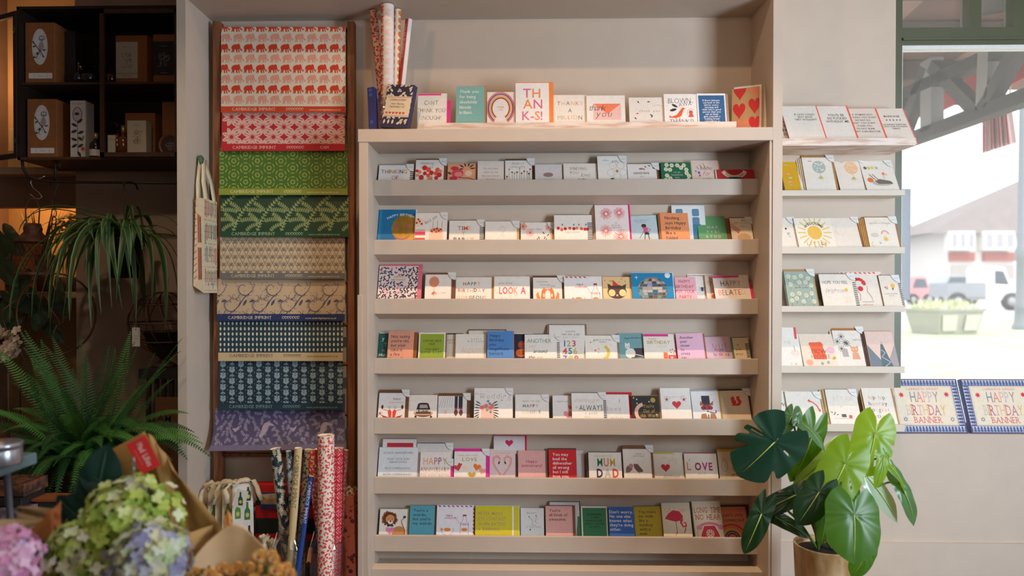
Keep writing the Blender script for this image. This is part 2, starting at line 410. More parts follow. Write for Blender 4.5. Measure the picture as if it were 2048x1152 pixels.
for i, n_ in enumerate(('top', 'second', 'third', 'fourth', 'fifth', 'bottom')): GR['w%d' % i] = 'greeting cards on the %s ledge of the right wall' % n_
ROWY = {r: a for r, (a, b) in ROWS.items()}
ROWY[0] = 245
ROWX = {0: (2.815, ZU1+.001, 0)}
# distressed picture ledge on top of the unit
DIST = mat('e3d5c8', .7, scale=7, c2='8a5a44', stretch=(1, 1, 5), noise=0); DIST = mat('e0d2c6', .75, noise=0, scale=22, c2='c9ab96', stretch=(.35, 1, 3), bump=.4)
m = M(); a = P(848, 246, 2.80); b = P(1473, 246, 2.80); m.box((a.x, 2.80, ZU1+.0005), (b.x, 2.812, a.z), DIST); m.box((a.x, 2.812, ZU1+.0005), (b.x, 2.90, ZU1+.0012), DIST)
o = bevel(m.build('picture_ledge'), .001); T(o, 'long distressed white and brown wooden strip in front of the thank you cards', 'ledge')

hand = dict(jit=.06, bold=-.012, sl=.05)
def rowcard(r, *a, **k): return card(r, *a, **k)
# --- on top of the unit
c = rowcard
c(0, 835, 894, 187, 'efe6da', "white card reading CAN'T THANK YOU ENOUGH in mixed colours", lambda a: (a.R(0, 0, 47, 4, PKE), a.t("CAN'T\nTHANK YOU\nENOUGH!!", 27, 23, 8.6, [INK, 'e9a23b', '2f8f83', 'c9764a', INK, '7a9e8a'], ls=1.75, wf=.8, **hand)), env=('e0287c', 8, -14), tab=0, lean=12, s=1)
c(0, 912, 969, 173, '7fb5ad', 'turquoise card reading Thank you for being absolutely, with kraft envelope', lambda a: a.t('Thank you\nfor being\nabsolutely\nbloody\nbrilliant.', 7, 13, 6.2, 'f4f0e8', 'l', ls=1.7, bold=.006), env=('b98a55', 3, 1), lean=12, s=0)
def rainbow_o(a):
    for i, (cc, r_) in enumerate((('e8663c', 27), ('5b3a86', 24.4), ('e9a6a0', 21.8), ('f0b54a', 19.5), ('8a3b3b', 17.5))):
        a.arc(27, 33, r_, -60, 240, 2.3, cc, n=26, ry=r_*1.18)
    a.t('THANK\nYOU', 27, 32, 3, '9a8c80', ls=1.8)
c(0, 974, 1030, 184, 'f0e4dc', 'square white card with a painted rainbow ring around thank you', rainbow_o, lean=12, s=1)
c(0, 1031, 1098, 166, 'f1ebe6', 'tall white card reading THANKS in pink and orange outlined capitals', lambda a: (a.t('TH', 32, 30, 19, ['e0688e', 'ef8f4a'], sp=.15, bold=.012), a.t('AN', 34, 52, 19, ['ef8f4a', 'e0688e'], sp=.12, bold=.012), a.t('K-S!', 33, 75, 18, ['e0688e', 'e0688e', 'ef8f4a', 'e0688e'], sp=.08, bold=.012)), env=('f0873c', 9, 2), lean=12, s=0)
c(0, 1107, 1173, 190, 'efe5d8', 'cream card reading THANKS A MILLION in scattered coloured letters', lambda a: a.t('THANKS\nA\nMILLION', 32, 21, 8.2, ['3a5f4e', 'e8a090', INK, 'e9a23b', 'e4572e', 'a9c0a0', INK, '7fa889', '3f7f5a', 'd8a93a', 'e4572e', 'e8a090', 'e9a23b', INK], ls=1.75, sp=.3, **hand), lean=12, s=1, n=0)
c(0, 1173, 1250, 191, 'f0e7de', 'white card with a coral and pink envelope drawing and looped thank you', lambda a: (a.R(13, 17, 68, 50, 'f0c0b6'), a.poly([(13, 17), (68, 17), (42, 38)], 'f47f5a'), a.t('thank', 4, 31, 13, INK, 'l', sl=.25, bold=-.02, sp=.02), a.t('you', 18, 44, 14, INK, 'l', sl=.25, bold=-.024, sp=.25)), lean=12, s=0, tab=0)
c(0, 1258, 1328, 195, 'eee4d8', 'cream card with sprigs and small spaced thank you lettering', lambda a: (a.t('thank you', 40, 30, 5, 'b08a5a', sp=.4), [a.leaf(x, y, 6, 2.4, q, k_) for x, y, q, k_ in ((20, 12, 120, INK), (36, 9, 0, INK), (14, 45, 130, INK), (43, 42, 60, INK), (46, 38, 150, INK), (13, 33, 0, 'e4572e'))], a.L([(48, 18), (58, 15), (66, 19)], .7, 'c9b09a'), a.L([(40, 46), (56, 50)], .7, 'c9b09a')), lean=12, s=1)
def blown(a):
    a.t('BLOWN', 8, 19, 11, INK, 'l', jit=.05, bold=-.022, wf=.85); a.t('AWAY!', 29, 26, 8.5, INK, 'l', jit=.05, bold=-.022, wf=.9, rot=-.08)
    a.poly([(36, 28), (31, 34), (24, 43), (14, 47), (10, 44), (9, 49), (22, 50), (33, 46), (38, 33), (42, 30)], 'e4623a'); a.L([(23, 49), (22, 54)], 1, 'e4623a'); a.L([(30, 47), (30, 53)], 1, 'e4623a')
    a.leaf(25, 31, 15, 6, 195, INK); a.leaf(27, 28, 14, 5, 150, INK); a.C(52, 38, 4, 'd9534a'); a.arc(52, 38, 7, 0, 360, .6, 'a9a0a0'); a.poly([(50, 41), (55, 41), (58, 48), (46, 48)], 'd9534a')
    a.t('THANKS!', 33, 61, 9, INK, bold=-.02, jit=.05)
c(0, 1328, 1386, 188, 'f2ece6', 'white card reading BLOWN AWAY with an orange dog by a fan', blown, env=('efe8e0', 7, 0), lean=12, s=0, n=1, ndx=3)
c(0, 1394, 1451, 187, 'f0eeee', 'deep blue card with white border and ten lines of bold white text', lambda a: (a.R(3, 4, 54, 68, '2d6090'), a.t('If Boris Johnson\ncan look in the\nmirror every\nmorning and\nthink he\'s a good\nperson than you\ncan at least\ngive yourself a\nfucking break\nand believe in\nyourself a bit.', 28, 16, 3.5, 'f2f2f2', ls=1.36, bold=.02, sp=.12)), lean=12, s=1, n=2, ndx=3, ncol='a98a70')
def hearts(a):
    for x, y, q, k_ in ((15, 6, .15, 'c8201e'), (44, 6, .1, 'd9805a'), (14, 45, .12, 'c8201e'), (43, 37, .0, 'c8201e'), (21, 78, .1, 'd9805a'), (44, 74, .05, 'c8201e')):
        a.H(x, y, 12, k_, rot=0); 
        p_ = a.p[-1]; a.p[-1] = ([(px, y+(py-y)*1.55) for px, py in p_[0]], p_[1], p_[2], p_[3])
o = c(0, 1462, 1514, 176, 'b98d5c', 'thick kraft notebook printed with red hearts at the right end of the top', hearts, lean=6, s=0, yaw=-24, n=0, cat='notebook', name='notebook', thick=.0035)
for i in range(6):
    o2 = c(0, 1462+5*i+4, 1514+5*i+4, 172 + (i % 3)*2, 'e6ddd2' if i % 2 == 0 else 'b98d5c', ('third', 'fourth', 'fifth', 'sixth', 'seventh', 'last')[i]+' notebook back in the stack behind the red heart one, edge only', None, lean=6, s=.7+.9*i, yaw=-24, cat='notebook', name='notebook', thick=.004)
# --- row 1
c(1, 757, 827, 330, 'ece5dc', 'white card reading THINKING OF with a striped spine', lambda a: (a.t('THINKING', 5, 17, 7.5, ['6f8a86', 'c4574a', INK, 'c9923a', 'd97a5a', '8aa0a0', INK, 'c9923a'], 'l', bold=.02, sp=.18), a.t('OF', 33, 29, 7.5, ['e09a90', RED], bold=.02), [a.R(63, 13+i*3.6, 72, 15+i*3.6, INK) for i in range(8)]), env=('4a4a50', 0, 1.5), tab=1, s=1)
c(1, 831, 888, 320, 'efe8df', 'white card painted with red and coral poppies', lambda a: (a.t('thinking\nof you', 22, 9, 6, INK, sl=.2, bold=-.02, sp=.2), [a.C(x, y, r_, k_) for x, y, r_, k_ in ((18, 16, 5, RED), (26, 20, 5, 'e2603f'), (44, 20, 4.5, 'e2603f'), (8, 24, 4, 'e88a6a'), (19, 27, 4, RED), (32, 26, 4.5, RED), (41, 27, 4.5, 'e2603f'), (12, 35, 5, RED), (26, 31, 4, 'e2603f'), (48, 30, 5, RED), (3, 22, 3, RED), (50, 23, 3.5, 'e88a6a'), (42, 36, 4, RED), (30, 37, 4, 'e88a6a'), (4, 31, 3, 'e88a6a'))], [a.L([(x, 30), (x+1, 42)], .6, '4a6a4a') for x in (8, 16, 24, 33, 44)]), env=('7a4f30', 5, 3), tab=1, s=0)
c(1, 895, 953, 327, 'e9a57a', 'peach card painted with magenta peonies and dark leaves', lambda a: ([a.leaf(38+6*cos(q), 10-3*sin(q), 11, 3, q*57, '33373a') for q in (0, .6, 1.2, 1.9, 2.6, 3.3)], a.C(20, 20, 12, 'd94a5e', 9), a.C(22, 22, 8, 'ea8a80', 5), a.C(14, 10, 8, 'c8384a', 4), a.C(12, 30, 8, 'c8384a', 4), a.C(42, 20, 7, 'f0cdb0', 6), a.L([(22, 28), (45, 30), (56, 34)], 1.2, '33373a'), a.leaf(8, 22, 9, 4, 150, '33373a')), s=1)
c(1, 955, 1008, 322, 'e9ddd4', 'plain blush card with five lines of small black script', lambda a: a.t("I'm not sure\nwhat to say\nbut just know\nI'm here", 26, 17, 4.2, INK, ls=1.75, bold=-.02, sl=.2, sp=.14), s=0, env=('6a4a35', 1, 0))
c(1, 1010, 1064, 321, 'eee8df', 'white sympathy card with thin wildflower stems', lambda a: (a.t('deepest\nsympathy', 25, 8, 5, INK, ls=1.4, bold=-.025, sl=.2, sp=.25), [(a.L([(x, 44), (x+random.uniform(-1, 1), y)], .6, '5a7a66'), a.C(x, y, 1.8, k_)) for x, y, k_ in ((8, 18, 'e08060'), (14, 24, '40606a'), (19, 26, 'c9923a'), (24, 24, '40606a'), (29, 16, 'b0b8b0'), (33, 26, RED), (38, 22, '40606a'), (44, 23, 'e08060'), (47, 27, '40606a'), (50, 18, 'a04040'), (4, 33, 'a04040'))]), env=('6b4428', 5, 4), tab=1, s=1)
c(1, 1070, 1124, 329, 'd9d3d2', 'pale grey card with one small brown pebble shape', lambda a: (a.C(26, 21, 10, '9a7a72', 4.5), a.t('you are loved', 26, 31, 2.6, 'a09890')), env=('6b4428', 3, 0), s=0)
c(1, 1127, 1194, 327, 'ede5da', 'white card reading SENDING YOU love in small letters', lambda a: (a.t('SENDING\nYOU', 12, 13, 5.6, ['c4574a', 'd97a5a', INK, '8aa0a0', 'c9923a'], 'l', ls=1.5, sp=.2), a.t('love', 34, 27, 9, INK, 'l', sl=.3, bold=-.03), a.t('RAIN', 36, 35, 4.5, INK, bold=.02)), s=1, env=('7a6a5a', 1, 0))
def fivepetal(a):
    for i in range(5):
        q = 2*pi*i/5+.3; a.arc(38+13*cos(q), 30+13*sin(q), 7, 0, 360, .7, 'c2b8ac', n=12)
    a.C(38, 31, 3, 'b98a2a'); a.t('with love', 16, 10, 2.6, 'a09890'); a.t('you', 34, 13, 6, INK, sl=.3, bold=-.02); a.leaf(24, 47, 8, 5, 0, '33402a')
c(1, 1195, 1253, 312, 'efe9e0', 'tall white card with a line-drawn five petal flower', fivepetal, tab=1, s=0)
c(1, 1255, 1313, 328, 'ece4dc', 'white card reading SENDING YOU HUG with clasped hands', lambda a: (a.t('SENDING', 27, 21, 4.4, INK, bold=.03, sp=.3), a.t('YOU', 27, 27, 2.6, INK), a.t('HUG', 28, 38, 7, '7a8a90', sp=.3, bold=.01), a.leaf(22, 10, 10, 4, 0, 'c4674a'), [a.leaf(x, y, 5, 2, 150, INK) for x, y in ((38, 7), (35, 12), (46, 5), (54, 10))]), env=('7a5236', 6, 2), tab=1, s=1)
def daisies(a):
    for x, y in ((12, 5), (22, 6), (33, 6), (46, 6), (10, 14), (18, 15), (40, 11), (50, 15), (11, 27), (17, 33), (50, 22), (54, 28), (52, 36), (8, 36)): a.fl(x, y, 4.4, 'e8e6c8', 'c9b43a', n=6, k=.42)
    a.t("I'M SO\nTHANKFUL\nFOR\nYOU!", 31, 22, 2.8, 'dfe8d0', ls=1.9, sp=.3)
c(1, 1322, 1382, 325, '1f6a48', 'green card wreathed with white daisies', daisies, s=0, env=('b9a070', 2, 1), n=1, ndx=-2, ncol='1c2a22')
c(1, 1383, 1437, 321, 'e5cbbb', 'pink card with looping dark script and blue flower specks', lambda a: (a.t('Here\nfor\nyou', 28, 20, 9, '8a5a50', ls=1.2, sl=.35, bold=-.02), [a.L([(10+i*7, 12-i % 3*3), (14+i*7, 18)], .8, INK) for i in range(4)], a.C(14, 25, 2.5, '3a6ab0'), a.C(8, 22, 2, '7a90c0'), a.C(15, 31, 2.2, 'd05080')), s=1, env=('b98d5c', 3, -1))
c(1, 1435, 1508, 339, 'c22a30', 'red card with a cream banner reading YOU GOT THIS over dark blue', lambda a: (a.arc(34, -6, 24, 205, 335, 8, 'ecd9b8', n=18, ry=22), a.t('YOU GOT THIS', 34, 19.5, 4.5, '5a3a3a', arc=-23, sp=.12, bold=.01), a.poly([(12, 24), (22, 16), (46, 16), (58, 24)], '22384a')), s=0, env=('ecdcc8', -3, 0))
# --- row 2
c(2, 757, 831, 419, '1272a0', 'blue birthday card with a big gold smiling face', lambda a: (a.R(0, 0, 6, 62, '1a86b4'), a.C(55, 38, 28, mat('c99a3e', .35, metal=.5, noise=.18, scale=40), n=30), a.C(38, 34, 3.2, 'c4477a'), a.C(59, 34, 3.2, 'c4477a'), a.arc(48, 40, 20, 215, 330, 2, 'c4577a'), a.t('HAPPY BIRTHDAY', 47, 13, 5, 'dfeef2', arc=60, sp=.14, bold=.01)), env=('d8d8d8', 3, 1), s=2, n=1, ndx=-3, ncol='173a50')
def cakes(a):
    a.R(0, 33, 21, 66, 'e8b79a'); a.C(5, 21, 14, 'f2dcc8', 7); a.C(5, 17, 13, 'ecd8c0', 7); [a.C(x, y, 2.2, RED) for x, y in ((3, 20), (9, 17), (13, 22), (6, 13))]
    a.R(0, 38, 21, 44, 'dc2f6a'); a.R(0, 46, 21, 50, 'fff4e8'); a.R(0, 50, 21, 60, 'dd5a3a'); a.C(43, 38, 14, 'f2dcc8', 6.5); a.C(43, 36, 13, 'dba37e', 6); [a.C(x, y, 2.1, RED) for x, y in ((34, 37), (39, 34), (43, 39), (48, 36), (44, 32), (52, 33))]
    a.R(29, 40, 57, 60, 'f0c9b0'); a.t("let's eat", 33, 16, 7, INK, sl=.2, bold=-.03, rot=-.55); [a.L([(x, 16), (x, 30)], .5, '8a8a8a') for x in (36, 45, 54)]
c(2, 830, 895, 426, 'efe8de', "white card with frosted cakes and cherries and let's eat", cakes, env=('d9a090', 0, 1), tab=1, s=1)
c(2, 898, 968, 441, 'ece5da', 'white card reading TIME TO PARTY with striped edge', lambda a: (a.t('TIME', 17, 20, 9, ['9a9488', INK, 'e0603a', 'edc98a'], 'l', bold=.012, sp=.18), a.t('T', 29, 31, 9, 'e89a8a', bold=.012), a.t('PARTY', 30, 43, 9, [INK, INK, INK, 'dfd2c0', 'e89a8a'], bold=.015), [a.R(61, 11+i*3.2, 69, 12.6+i*3.2, INK) for i in range(10)]), env=('4a4648', 1, 1.5), tab=1, s=2)
c(2, 970, 1034, 443, 'efe7dc', 'nearly blank cream card with a faint gold number two', lambda a: (a.arc(34, 16, 6, 180, -60, .9, 'd9c9b4'), a.L([(37, 20), (30, 30), (36, 28), (42, 30)], .9, 'd9c9b4')), env=('c99a50', 5, 1), tab=1, s=1)
c(2, 1041, 1104, 445, 'f0e6da', 'cream card with pink corner blossoms and dark sprigs', lambda a: (a.fl(5, 8, 8, 'eda89a', 'd8604a'), a.fl(56, 10, 7, 'eda89a', 'd8604a'), a.fl(19, 21, 8, 'f3c4b8', 'e0705a'), [a.leaf(46+x, 34-y, 7, 1.8, q, INK) for x, y, q in ((0, 0, 60), (4, -4, 80), (-8, 0, 120), (6, 6, 45), (-12, -4, 100), (2, 10, 130))], a.t('birthday wishes', 27, 15, 3, 'c0b0a0', sp=.2)), env=('cb9440', 6, 0), tab=1, s=2)
c(2, 1108, 1184, 430, 'efe8de', 'white card with a row of cherries and a striped spine', lambda a: ([a.C(x, y, 3.2, k_) for x, y, k_ in ((8, 27, RED), (15, 30, 'e2603f'), (22, 28, RED), (31, 27, 'e2603f'), (39, 28, 'b3202a'), (45, 27, 'e88a6a'), (54, 28, 'e2603f'), (61, 29, RED), (66, 29, RED))], [a.leaf(x, 22, 5, 2, 60, '3a4a3a') for x in (15, 38, 48, 62)], a.t('happy birthday', 36, 36, 3.4, 'd0b8a0'), [a.R(66, 16+i*3.2, 76, 17.6+i*3.2, INK) for i in range(11)]), env=('3a3638', 0, 1.5), tab=0, s=0)
def fire(a):
    for x, y, r_, k_ in ((22, 18, 13, 'e0566a'), (48, 16, 13, 'e8506a'), (20, 52, 13, 'ee7a6a'), (49, 64, 16, 'ee7a6a')):
        a.lay += 1
        for i in range(26):
            q = 2*pi*i/26; a.L([(x+3*cos(q), y+3*sin(q)), (x+r_*cos(q)*random.uniform(.8, 1), y+r_*sin(q)*random.uniform(.8, 1))], .9, random.choice([k_, 'd8405a', 'f0907a']), keep=True)
    a.t('THE\nBIG BOOM\nCELEBRATING', 40, 38, 2.6, 'a09a92', ls=1.8)
c(2, 1190, 1257, 410, 'f1e4de', 'tall white card with four red firework bursts and magenta edge', fire, env=('d4206a', 4, 2.5), s=1, n=3, ndx=-2, ncol='d0b090')
c(2, 1262, 1316, 432, 'bfd0d4', 'pale blue card with a golfer in a pink top', lambda a: (a.t('HAPPY BIRTHDAY\nTO A GOLFER', 22, 11, 2.6, '8a8aa0', ls=1.4), a.C(27, 21, 5, '3a2a2a', 4), a.poly([(24, 24), (34, 24), (34, 34), (27, 35)], 'e85a8a'), a.L([(33, 26), (40, 29), (35, 33)], 1.2, '8a5a44'), a.poly([(27, 34), (35, 34), (37, 39), (27, 39)], '2a3040'), a.L([(28, 39), (26, 50)], 2, '8a5a44'), a.L([(34, 39), (36, 50)], 2, '8a5a44'), a.L([(27, 31), (19, 42), (16, 46)], .8, INK)), env=('1f8f7a', 4, 1), s=2, roll=-2)
c(2, 1320, 1377, 426, 'e8935f', 'orange card reading Nothing says Happy Birthday like a folded', lambda a: (a.R(0, 0, 1.4, 70, 'c9703f'), a.t('Nothing\nsays Happy\nBirthday\nlike a\nfolded\npiece of', 10, 13, 6.2, INK, 'l', ls=1.62, bold=.012)), env=('b4613a', -3, 0), s=1)
def tiles(a):
    for x, y in ((8, 7), (40, 7), (8, 24), (40, 24), (40, 41), (8, 41)): a.poly([(x+2, y), (x+12, y), (x+14, y+2), (x+14, y+13), (x+12, y+15), (x+2, y+15), (x, y+13), (x, y+2)], '5a88a2')
    a.R(40, 38, 56, 70, '3c7a98')
c(2, 1344, 1410, 411, 'dfe2df', 'white card with rounded grey blue tile shapes, behind the orange one', tiles, s=4, lean=15)
c(2, 1396, 1452, 433, '5f9a63', 'green card with spaced pink HAPPY BIRTHDAY letters', lambda a: (a.R(0, 0, 56, 12, '4f8a56'), a.t('HAP\nPYBI\nRTHD', 29, 25, 5.4, 'e8b7b0', ls=1.75, sp=.7, bold=0), a.leaf(0, 3, 14, 5, -35, 'cfd2c8')), env=('8a4f26', 8, -4), s=2, roll=-1)
c(2, 1461, 1503, 436, 'eadcc4', 'cream card with red and orange diagonal ribbons', lambda a: (a.t('BIG', 27, 7, 4, INK), a.t('BIRTHDAY', 22, 12.5, 4.2, 'c9a84a'), a.t('to you', 24, 18, 3, '6a5a4a'), a.L([(-2, 12), (17, 28)], 2.2, 'e0482e'), a.L([(-2, 17), (15, 31)], 2.2, 'd83a2a'), a.L([(-2, 7), (19, 26)], 1.6, 'f0805a'), a.C(24, 40, 13, 'dcb48a', 9)), env=('6f3f1f', 4, 2), tab=1, s=1)
# --- row 3
def leop(a):
    random.seed(3)
    for i in range(11):
        for j in range(12):
            x = 4+i*7.2+random.uniform(-1.6, 1.6); y = 5+j*6+random.uniform(-1.4, 1.4)
            if 20 < x < 60 and 18 < y < 34: continue
            if random.random() < .12: a.C(x, y, 2.4, 'e0808a', n=7); continue
            q = random.uniform(0, 360); a.arc(x, y, 2.3, q, q+200, 2.2, '22284a', n=5)
    a.t('HAPPY\nBIRTHDAY', 40, 24, 4, 'b99a5a', ls=1.6, sp=.2)
c(3, 757, 836, 532, 'efd9d0', 'large card with navy and pink leopard spots reading HAPPY BIRTHDAY', leop, env=('d9707c', 9, 4), s=1, n=2, ndx=4, ncol='e9a6a2')
def balloon(a):
    a.C(18, 15, 10, 'dd8f6c', 11, n=20); a.L([(18, 26), (18, 34)], .5, 'a08070'); [a.leaf(18, 34, 9, 2, q, k_) for q, k_ in ((230, 'e8a06a'), (270, 'd8604a'), (300, 'c9b46a'), (320, 'e88a7a'), (250, 'd8604a'))]; a.t('HOORAY', 38, 38, 1.8, '9a9490')
c(3, 850, 903, 549, 'eee6dc', 'white card with a single terracotta balloon', balloon, env=('6f4527', 8, 4), tab=1, s=0)
c(3, 911, 984, 555, 'efe7da', 'white card reading HAPPY BIRTHDAY GORGEOUS in scattered capitals', lambda a: a.t('HAPPY\nBIRTHDAY\nGORGEOUS', 32, 16, 6.8, ['a83a4a', '6a4a7a', '3a7a6a', '6a4a7a', 'e8a060', 'd8604a', '9aa84a', 'c0504a', 'b8a0a0', 'e0b070', '2a2a3a', 'e8b0a0', '3a5a5a', 'eac07a', 'eac07a', 'e0b090'], ls=2.0, sp=.25, jit=.1, bold=.02), env=('dcd2c4', 0, 1), s=1)
c(3, 988, 1060, 553, 'f0e9e0', 'white card reading LOOK A in bold coral and pink', lambda a: (a.t('you dont', 22, 16, 6, INK, sl=.25, bold=-.03), a.t('LOOK', 10, 35, 14, ['e8604a', 'd8507a', 'ee7a4a', 'f0a090'], 'l', bold=.03, wf=.65, sp=.08), a.t('A', 58, 35, 14, 'd8507a', bold=.03, wf=.7), a.t('day over', 38, 40, 3, 'c0b4a4', sp=.3), a.t('fabulous', 32, 50, 8, 'e6c87a', bold=.01)), s=0, n=2, ndx=-2, ncol='cfa060')
def foxes(a):
    for sx, x in ((1, 20), (-1, 38)):
        g = lambda pts: [(x+sx*px, py) for px, py in pts]
        a.poly(g([(-3, 27), (2, 20), (3, 23), (10, 24), (4, 29), (3, 48), (-6, 48)]), 'e07a30'); a.poly(g([(-6, 48), (-13, 42), (-14, 34), (-10, 28), (-8, 38), (-5, 44)]), 'e88a3a'); a.leaf(x+sx*1, 40, 8, 4, 90, 'f2dcc0')
c(3, 1066, 1124, 555, 'eee5da', 'white card with two orange foxes standing face to face', lambda a: (a.sq(18, 10, 24, '5a5450', 3), a.sq(24, 16, 22, '5a5450', 2), foxes(a), a.t('v v', 40, 19, 4, INK)), env=('6b4020', 6, 4), tab=1, s=1)
def bowl(a, X=0, Y=0):
    a.arc(28+X, 46+Y, 12, -200, 20, .7, '9a8a88', n=16); a.C(28+X, 46+Y, 7, 'ea8a2a', 3.5); a.leaf(20+X, 46+Y, 6, 5, 180, 'ea8a2a')
    a.L([(54+X, 56+Y), (54+X, 34+Y), (59+X, 26+Y), (59+X, 18+Y)], .7, '9a8a88'); a.L([(70+X, 56+Y), (70+X, 34+Y), (65+X, 26+Y), (65+X, 18+Y)], .7, '9a8a88'); a.R(58.5+X, 15+Y, 65.5+X, 18.5+Y, 'b8203a')
    a.C(62+X, 46+Y, 6, 'ea8a2a', 3.5); a.t('VODKA', 62+X, 37+Y, 4.4, 'c8303a', wf=.8, bold=.01); a.t('THIS IS', 31+X, 19+Y, 3.4, INK); a.t('AWESOME!', 34+X, 24+Y, 3.6, 'd84a5a')
    a.L([(46+X, 24+Y), (52+X, 34+Y)], .5, '9a8a88')
def stripes_top(a, W_, c_, y=0):
    a.lay += 1
    for i in range(int(W_/9)): a.poly([(2+i*9, y), (6+i*9, y), (9+i*9, y+3), (5+i*9, y+3)], c_, keep=True)
c(3, 1128, 1204, 553, 'efe9e4', 'white card with goldfish bowl and vodka bottle on the third shelf', lambda a: (stripes_top(a, 45, 'c8304a'), bowl(a, 0, -1)), s=0, env=('d5cbbd', 0, 0))
def catmask(a):
    a.C(28, 30, 19, '5c3b30', 14, n=20); a.poly([(11, 25), (10, 13), (20, 19)], '5c3b30'); a.poly([(45, 25), (47, 14), (37, 19)], '5c3b30'); a.fl(18, 32, 8, 'e8e0cc', 'e8c85a', n=11, k=.28); a.C(18, 32, 5.6, 'edd27a'); a.fl(39, 32, 8, 'e8e0cc', 'e8c85a', n=11, k=.28); a.C(39, 32, 5.6, 'edd27a')
    a.poly([(20, 18), (21, 6), (32, 17)], 'd8402a'); a.L([(22, 9), (14, 8)], 1.2, '7a8a3a'); a.C(28, 37, 2, 'f0b8a0'); [a.C(x, y, 1.1, '8a8a4a') for x, y in ((5, 7), (38, 5), (45, 9), (33, 10))]
c(3, 1205, 1263, 554, 'efc58c', 'mustard card with a brown cat in a party hat and feather mask', catmask, s=1)
def disco(a):
    a.C(41, 34, 29, '8a7c6c', 26, n=30); random.seed(5)
    for j in range(-4, 5):
        y0, y1 = 34+j*5.6, 34+j*5.6+4.9
        def xr(y): v = 1-((y-34)/26)**2; return 29*sqrt(max(v, 0))
        for i in range(-4, 4):
            f0, f1 = sin(i*pi/8.4), sin((i+.9)*pi/8.4)
            if abs(j*5.6) > 24: continue
            cc = random.choice(['b9b2aa', '6e6058', '4f7f9a', 'd8d4cc', '8a7a6e', '7ac0b0', 'c9c0e0', '6e6058'])
            a.poly([(41+f0*xr(y0), y0), (41+f1*xr(y0), y0), (41+f1*xr(y1), y1), (41+f0*xr(y1), y1)], mat(cc, .2, metal=.4), keep=(i > -4))
    a.star(10, 9, 5, 'cfe4ea', 4, .2); a.C(72, 5, 5.5, 'e6ecee'); a.arc(72, 5, 3.5, 0, 180, .8, '9ab0ba')
c(3, 1263, 1346, 546, '1583b4', 'wide blue card with a silver mirror ball', disco, env=('d9e0e2', 2, 1), s=0)
c(3, 1350, 1392, 554, 'f0b3ba', 'pink card reading HAPPY BIRTHDAY PUT YOUR PARTY in red', lambda a: a.t('HAPPY\nBIRTHDAY\nPUT YOUR\nPARTY', 19, 12, 6.4, 'b8304a', ls=1.6, wf=.85, jit=.05), s=2, env=('d8d0c4', 0, 0))
c(3, 1376, 1429, 548, 'eee5dc', 'white card with a small dark blue bee', lambda a: (a.C(27, 29, 2.6, '3a3f5a'), a.C(27, 33, 2, '3a3f5a'), [a.L([(27, 29), (27+7*cos(q), 29+7*sin(q))], .7, '3a3f5a') for q in (.3, .9, 2.2, 2.8, 3.5, 5.9)], a.R(1, 2.5, 52, 4, 'a99a90')), s=4, env=('8a6a5a', 0, 1.5))
c(3, 1411, 1436, 551, 'eccfb8', 'narrow peach card showing script and orange blooms', lambda a: (a.t('Girl', 12, 16, 8, INK, sl=.4, rot=-1.2, bold=-.02), a.C(20, 36, 5, 'f09a3a'), a.C(14, 42, 4, 'd8604a'), a.C(18, 34, 1.5, INK)), s=3)
c(3, 1429, 1500, 552, 'ece0d2', 'cream card reading HAPPY BELATED with pink envelope', lambda a: (a.R(0, 0, 52, 4.5, PKE), a.t('HAPPY\nBELATED', 34, 21, 11, ['22242c', 'a06a5a', 'b0907a', 'b07a6a', 'c9923a', 'e89a8a', 'e0707a', '3a6a5a', '5a3a3a', 'e06a4a', 'd8484a', 'd9c9a0'], ls=1.65, wf=.8, sp=.14, bold=0)), env=('e0286a', 5, -14), s=1, roll=-2)
# --- row 4
c(4, 757, 778, 667, '1f5a50', 'narrow dark green card with white Y and gold T letters', lambda a: (a.t('y', 9, 14, 8, 'cfe8d8'), a.t('T', 14, 26, 7, 'd8b04a'), a.t('H', 11, 37, 5, 'e8a080'), a.t('HU', 8, 46, 6, 'dfe8d8')), env=('cfcac2', 0, 3), s=3)
c(4, 776, 828, 662, 'e39c80', "salmon card reading Not saying you're old, but your cake", lambda a: a.t("Not saying\nyou're old,\nbut your\ncake is\na fire\nhazard!", 6, 14, 6, INK, 'l', ls=1.5, bold=.008), env=('8a5020', 7, -2), s=1)
c(4, 837, 891, 665, 'ecebe0', "lime green card with white border reading YOU'RE NOT OLD", lambda a: (a.R(3, 3, 51, 60, '93ab2e'), a.t("YOU'RE NOT\nOLD", 27, 19, 3.8, INK, ls=1.6, bold=.03, sp=.2), a.t('YOU JUST\nBUFFER A LOT.', 27, 36, 3.8, INK, ls=1.6, bold=.03, sp=.2)), env=('8a6a45', 3, -1), s=2)
c(4, 893, 925, 669, 'dccfb8', 'beige card half hidden, with small spaced HAPPY', lambda a: (a.t('HAPPY\nDAY', 11, 13, 3.2, INK, sp=.5, ls=1.7), a.arc(8, 45, 8, 0, 120, .7, 'e0b070')), env=('3a3432', 1, 3), s=4)
c(4, 911, 973, 668, 'ede6da', 'white card reading HAPPY BIRTHDAY legend in gold script', lambda a: (a.t('HAPPY\nBIRTHDAY', 41, 12, 2.9, INK, sp=.8, ls=1.6), a.t('legend', 33, 37, 13, 'e2bb80', sl=.3, bold=-.03, wf=.95, sp=.15)), s=2.6, env=('8a705a', 0, 0))
c(4, 937, 1010, 661, 'dfd5c6', 'large cream card with brown edge standing behind the legend card', None, env=('6f4a38', 3, 2.5), s=5, lean=17)
c(4, 974, 1027, 662, '4f87c8', 'blue card reading Happy Birthday you magnificent', lambda a: a.t('Happy\nBirthday\nyou\nmagnificent\nbastard.', 5, 12, 6, INK, 'l', ls=1.5, bold=.008), s=1, env=('c07a3a', 1.5, 0))
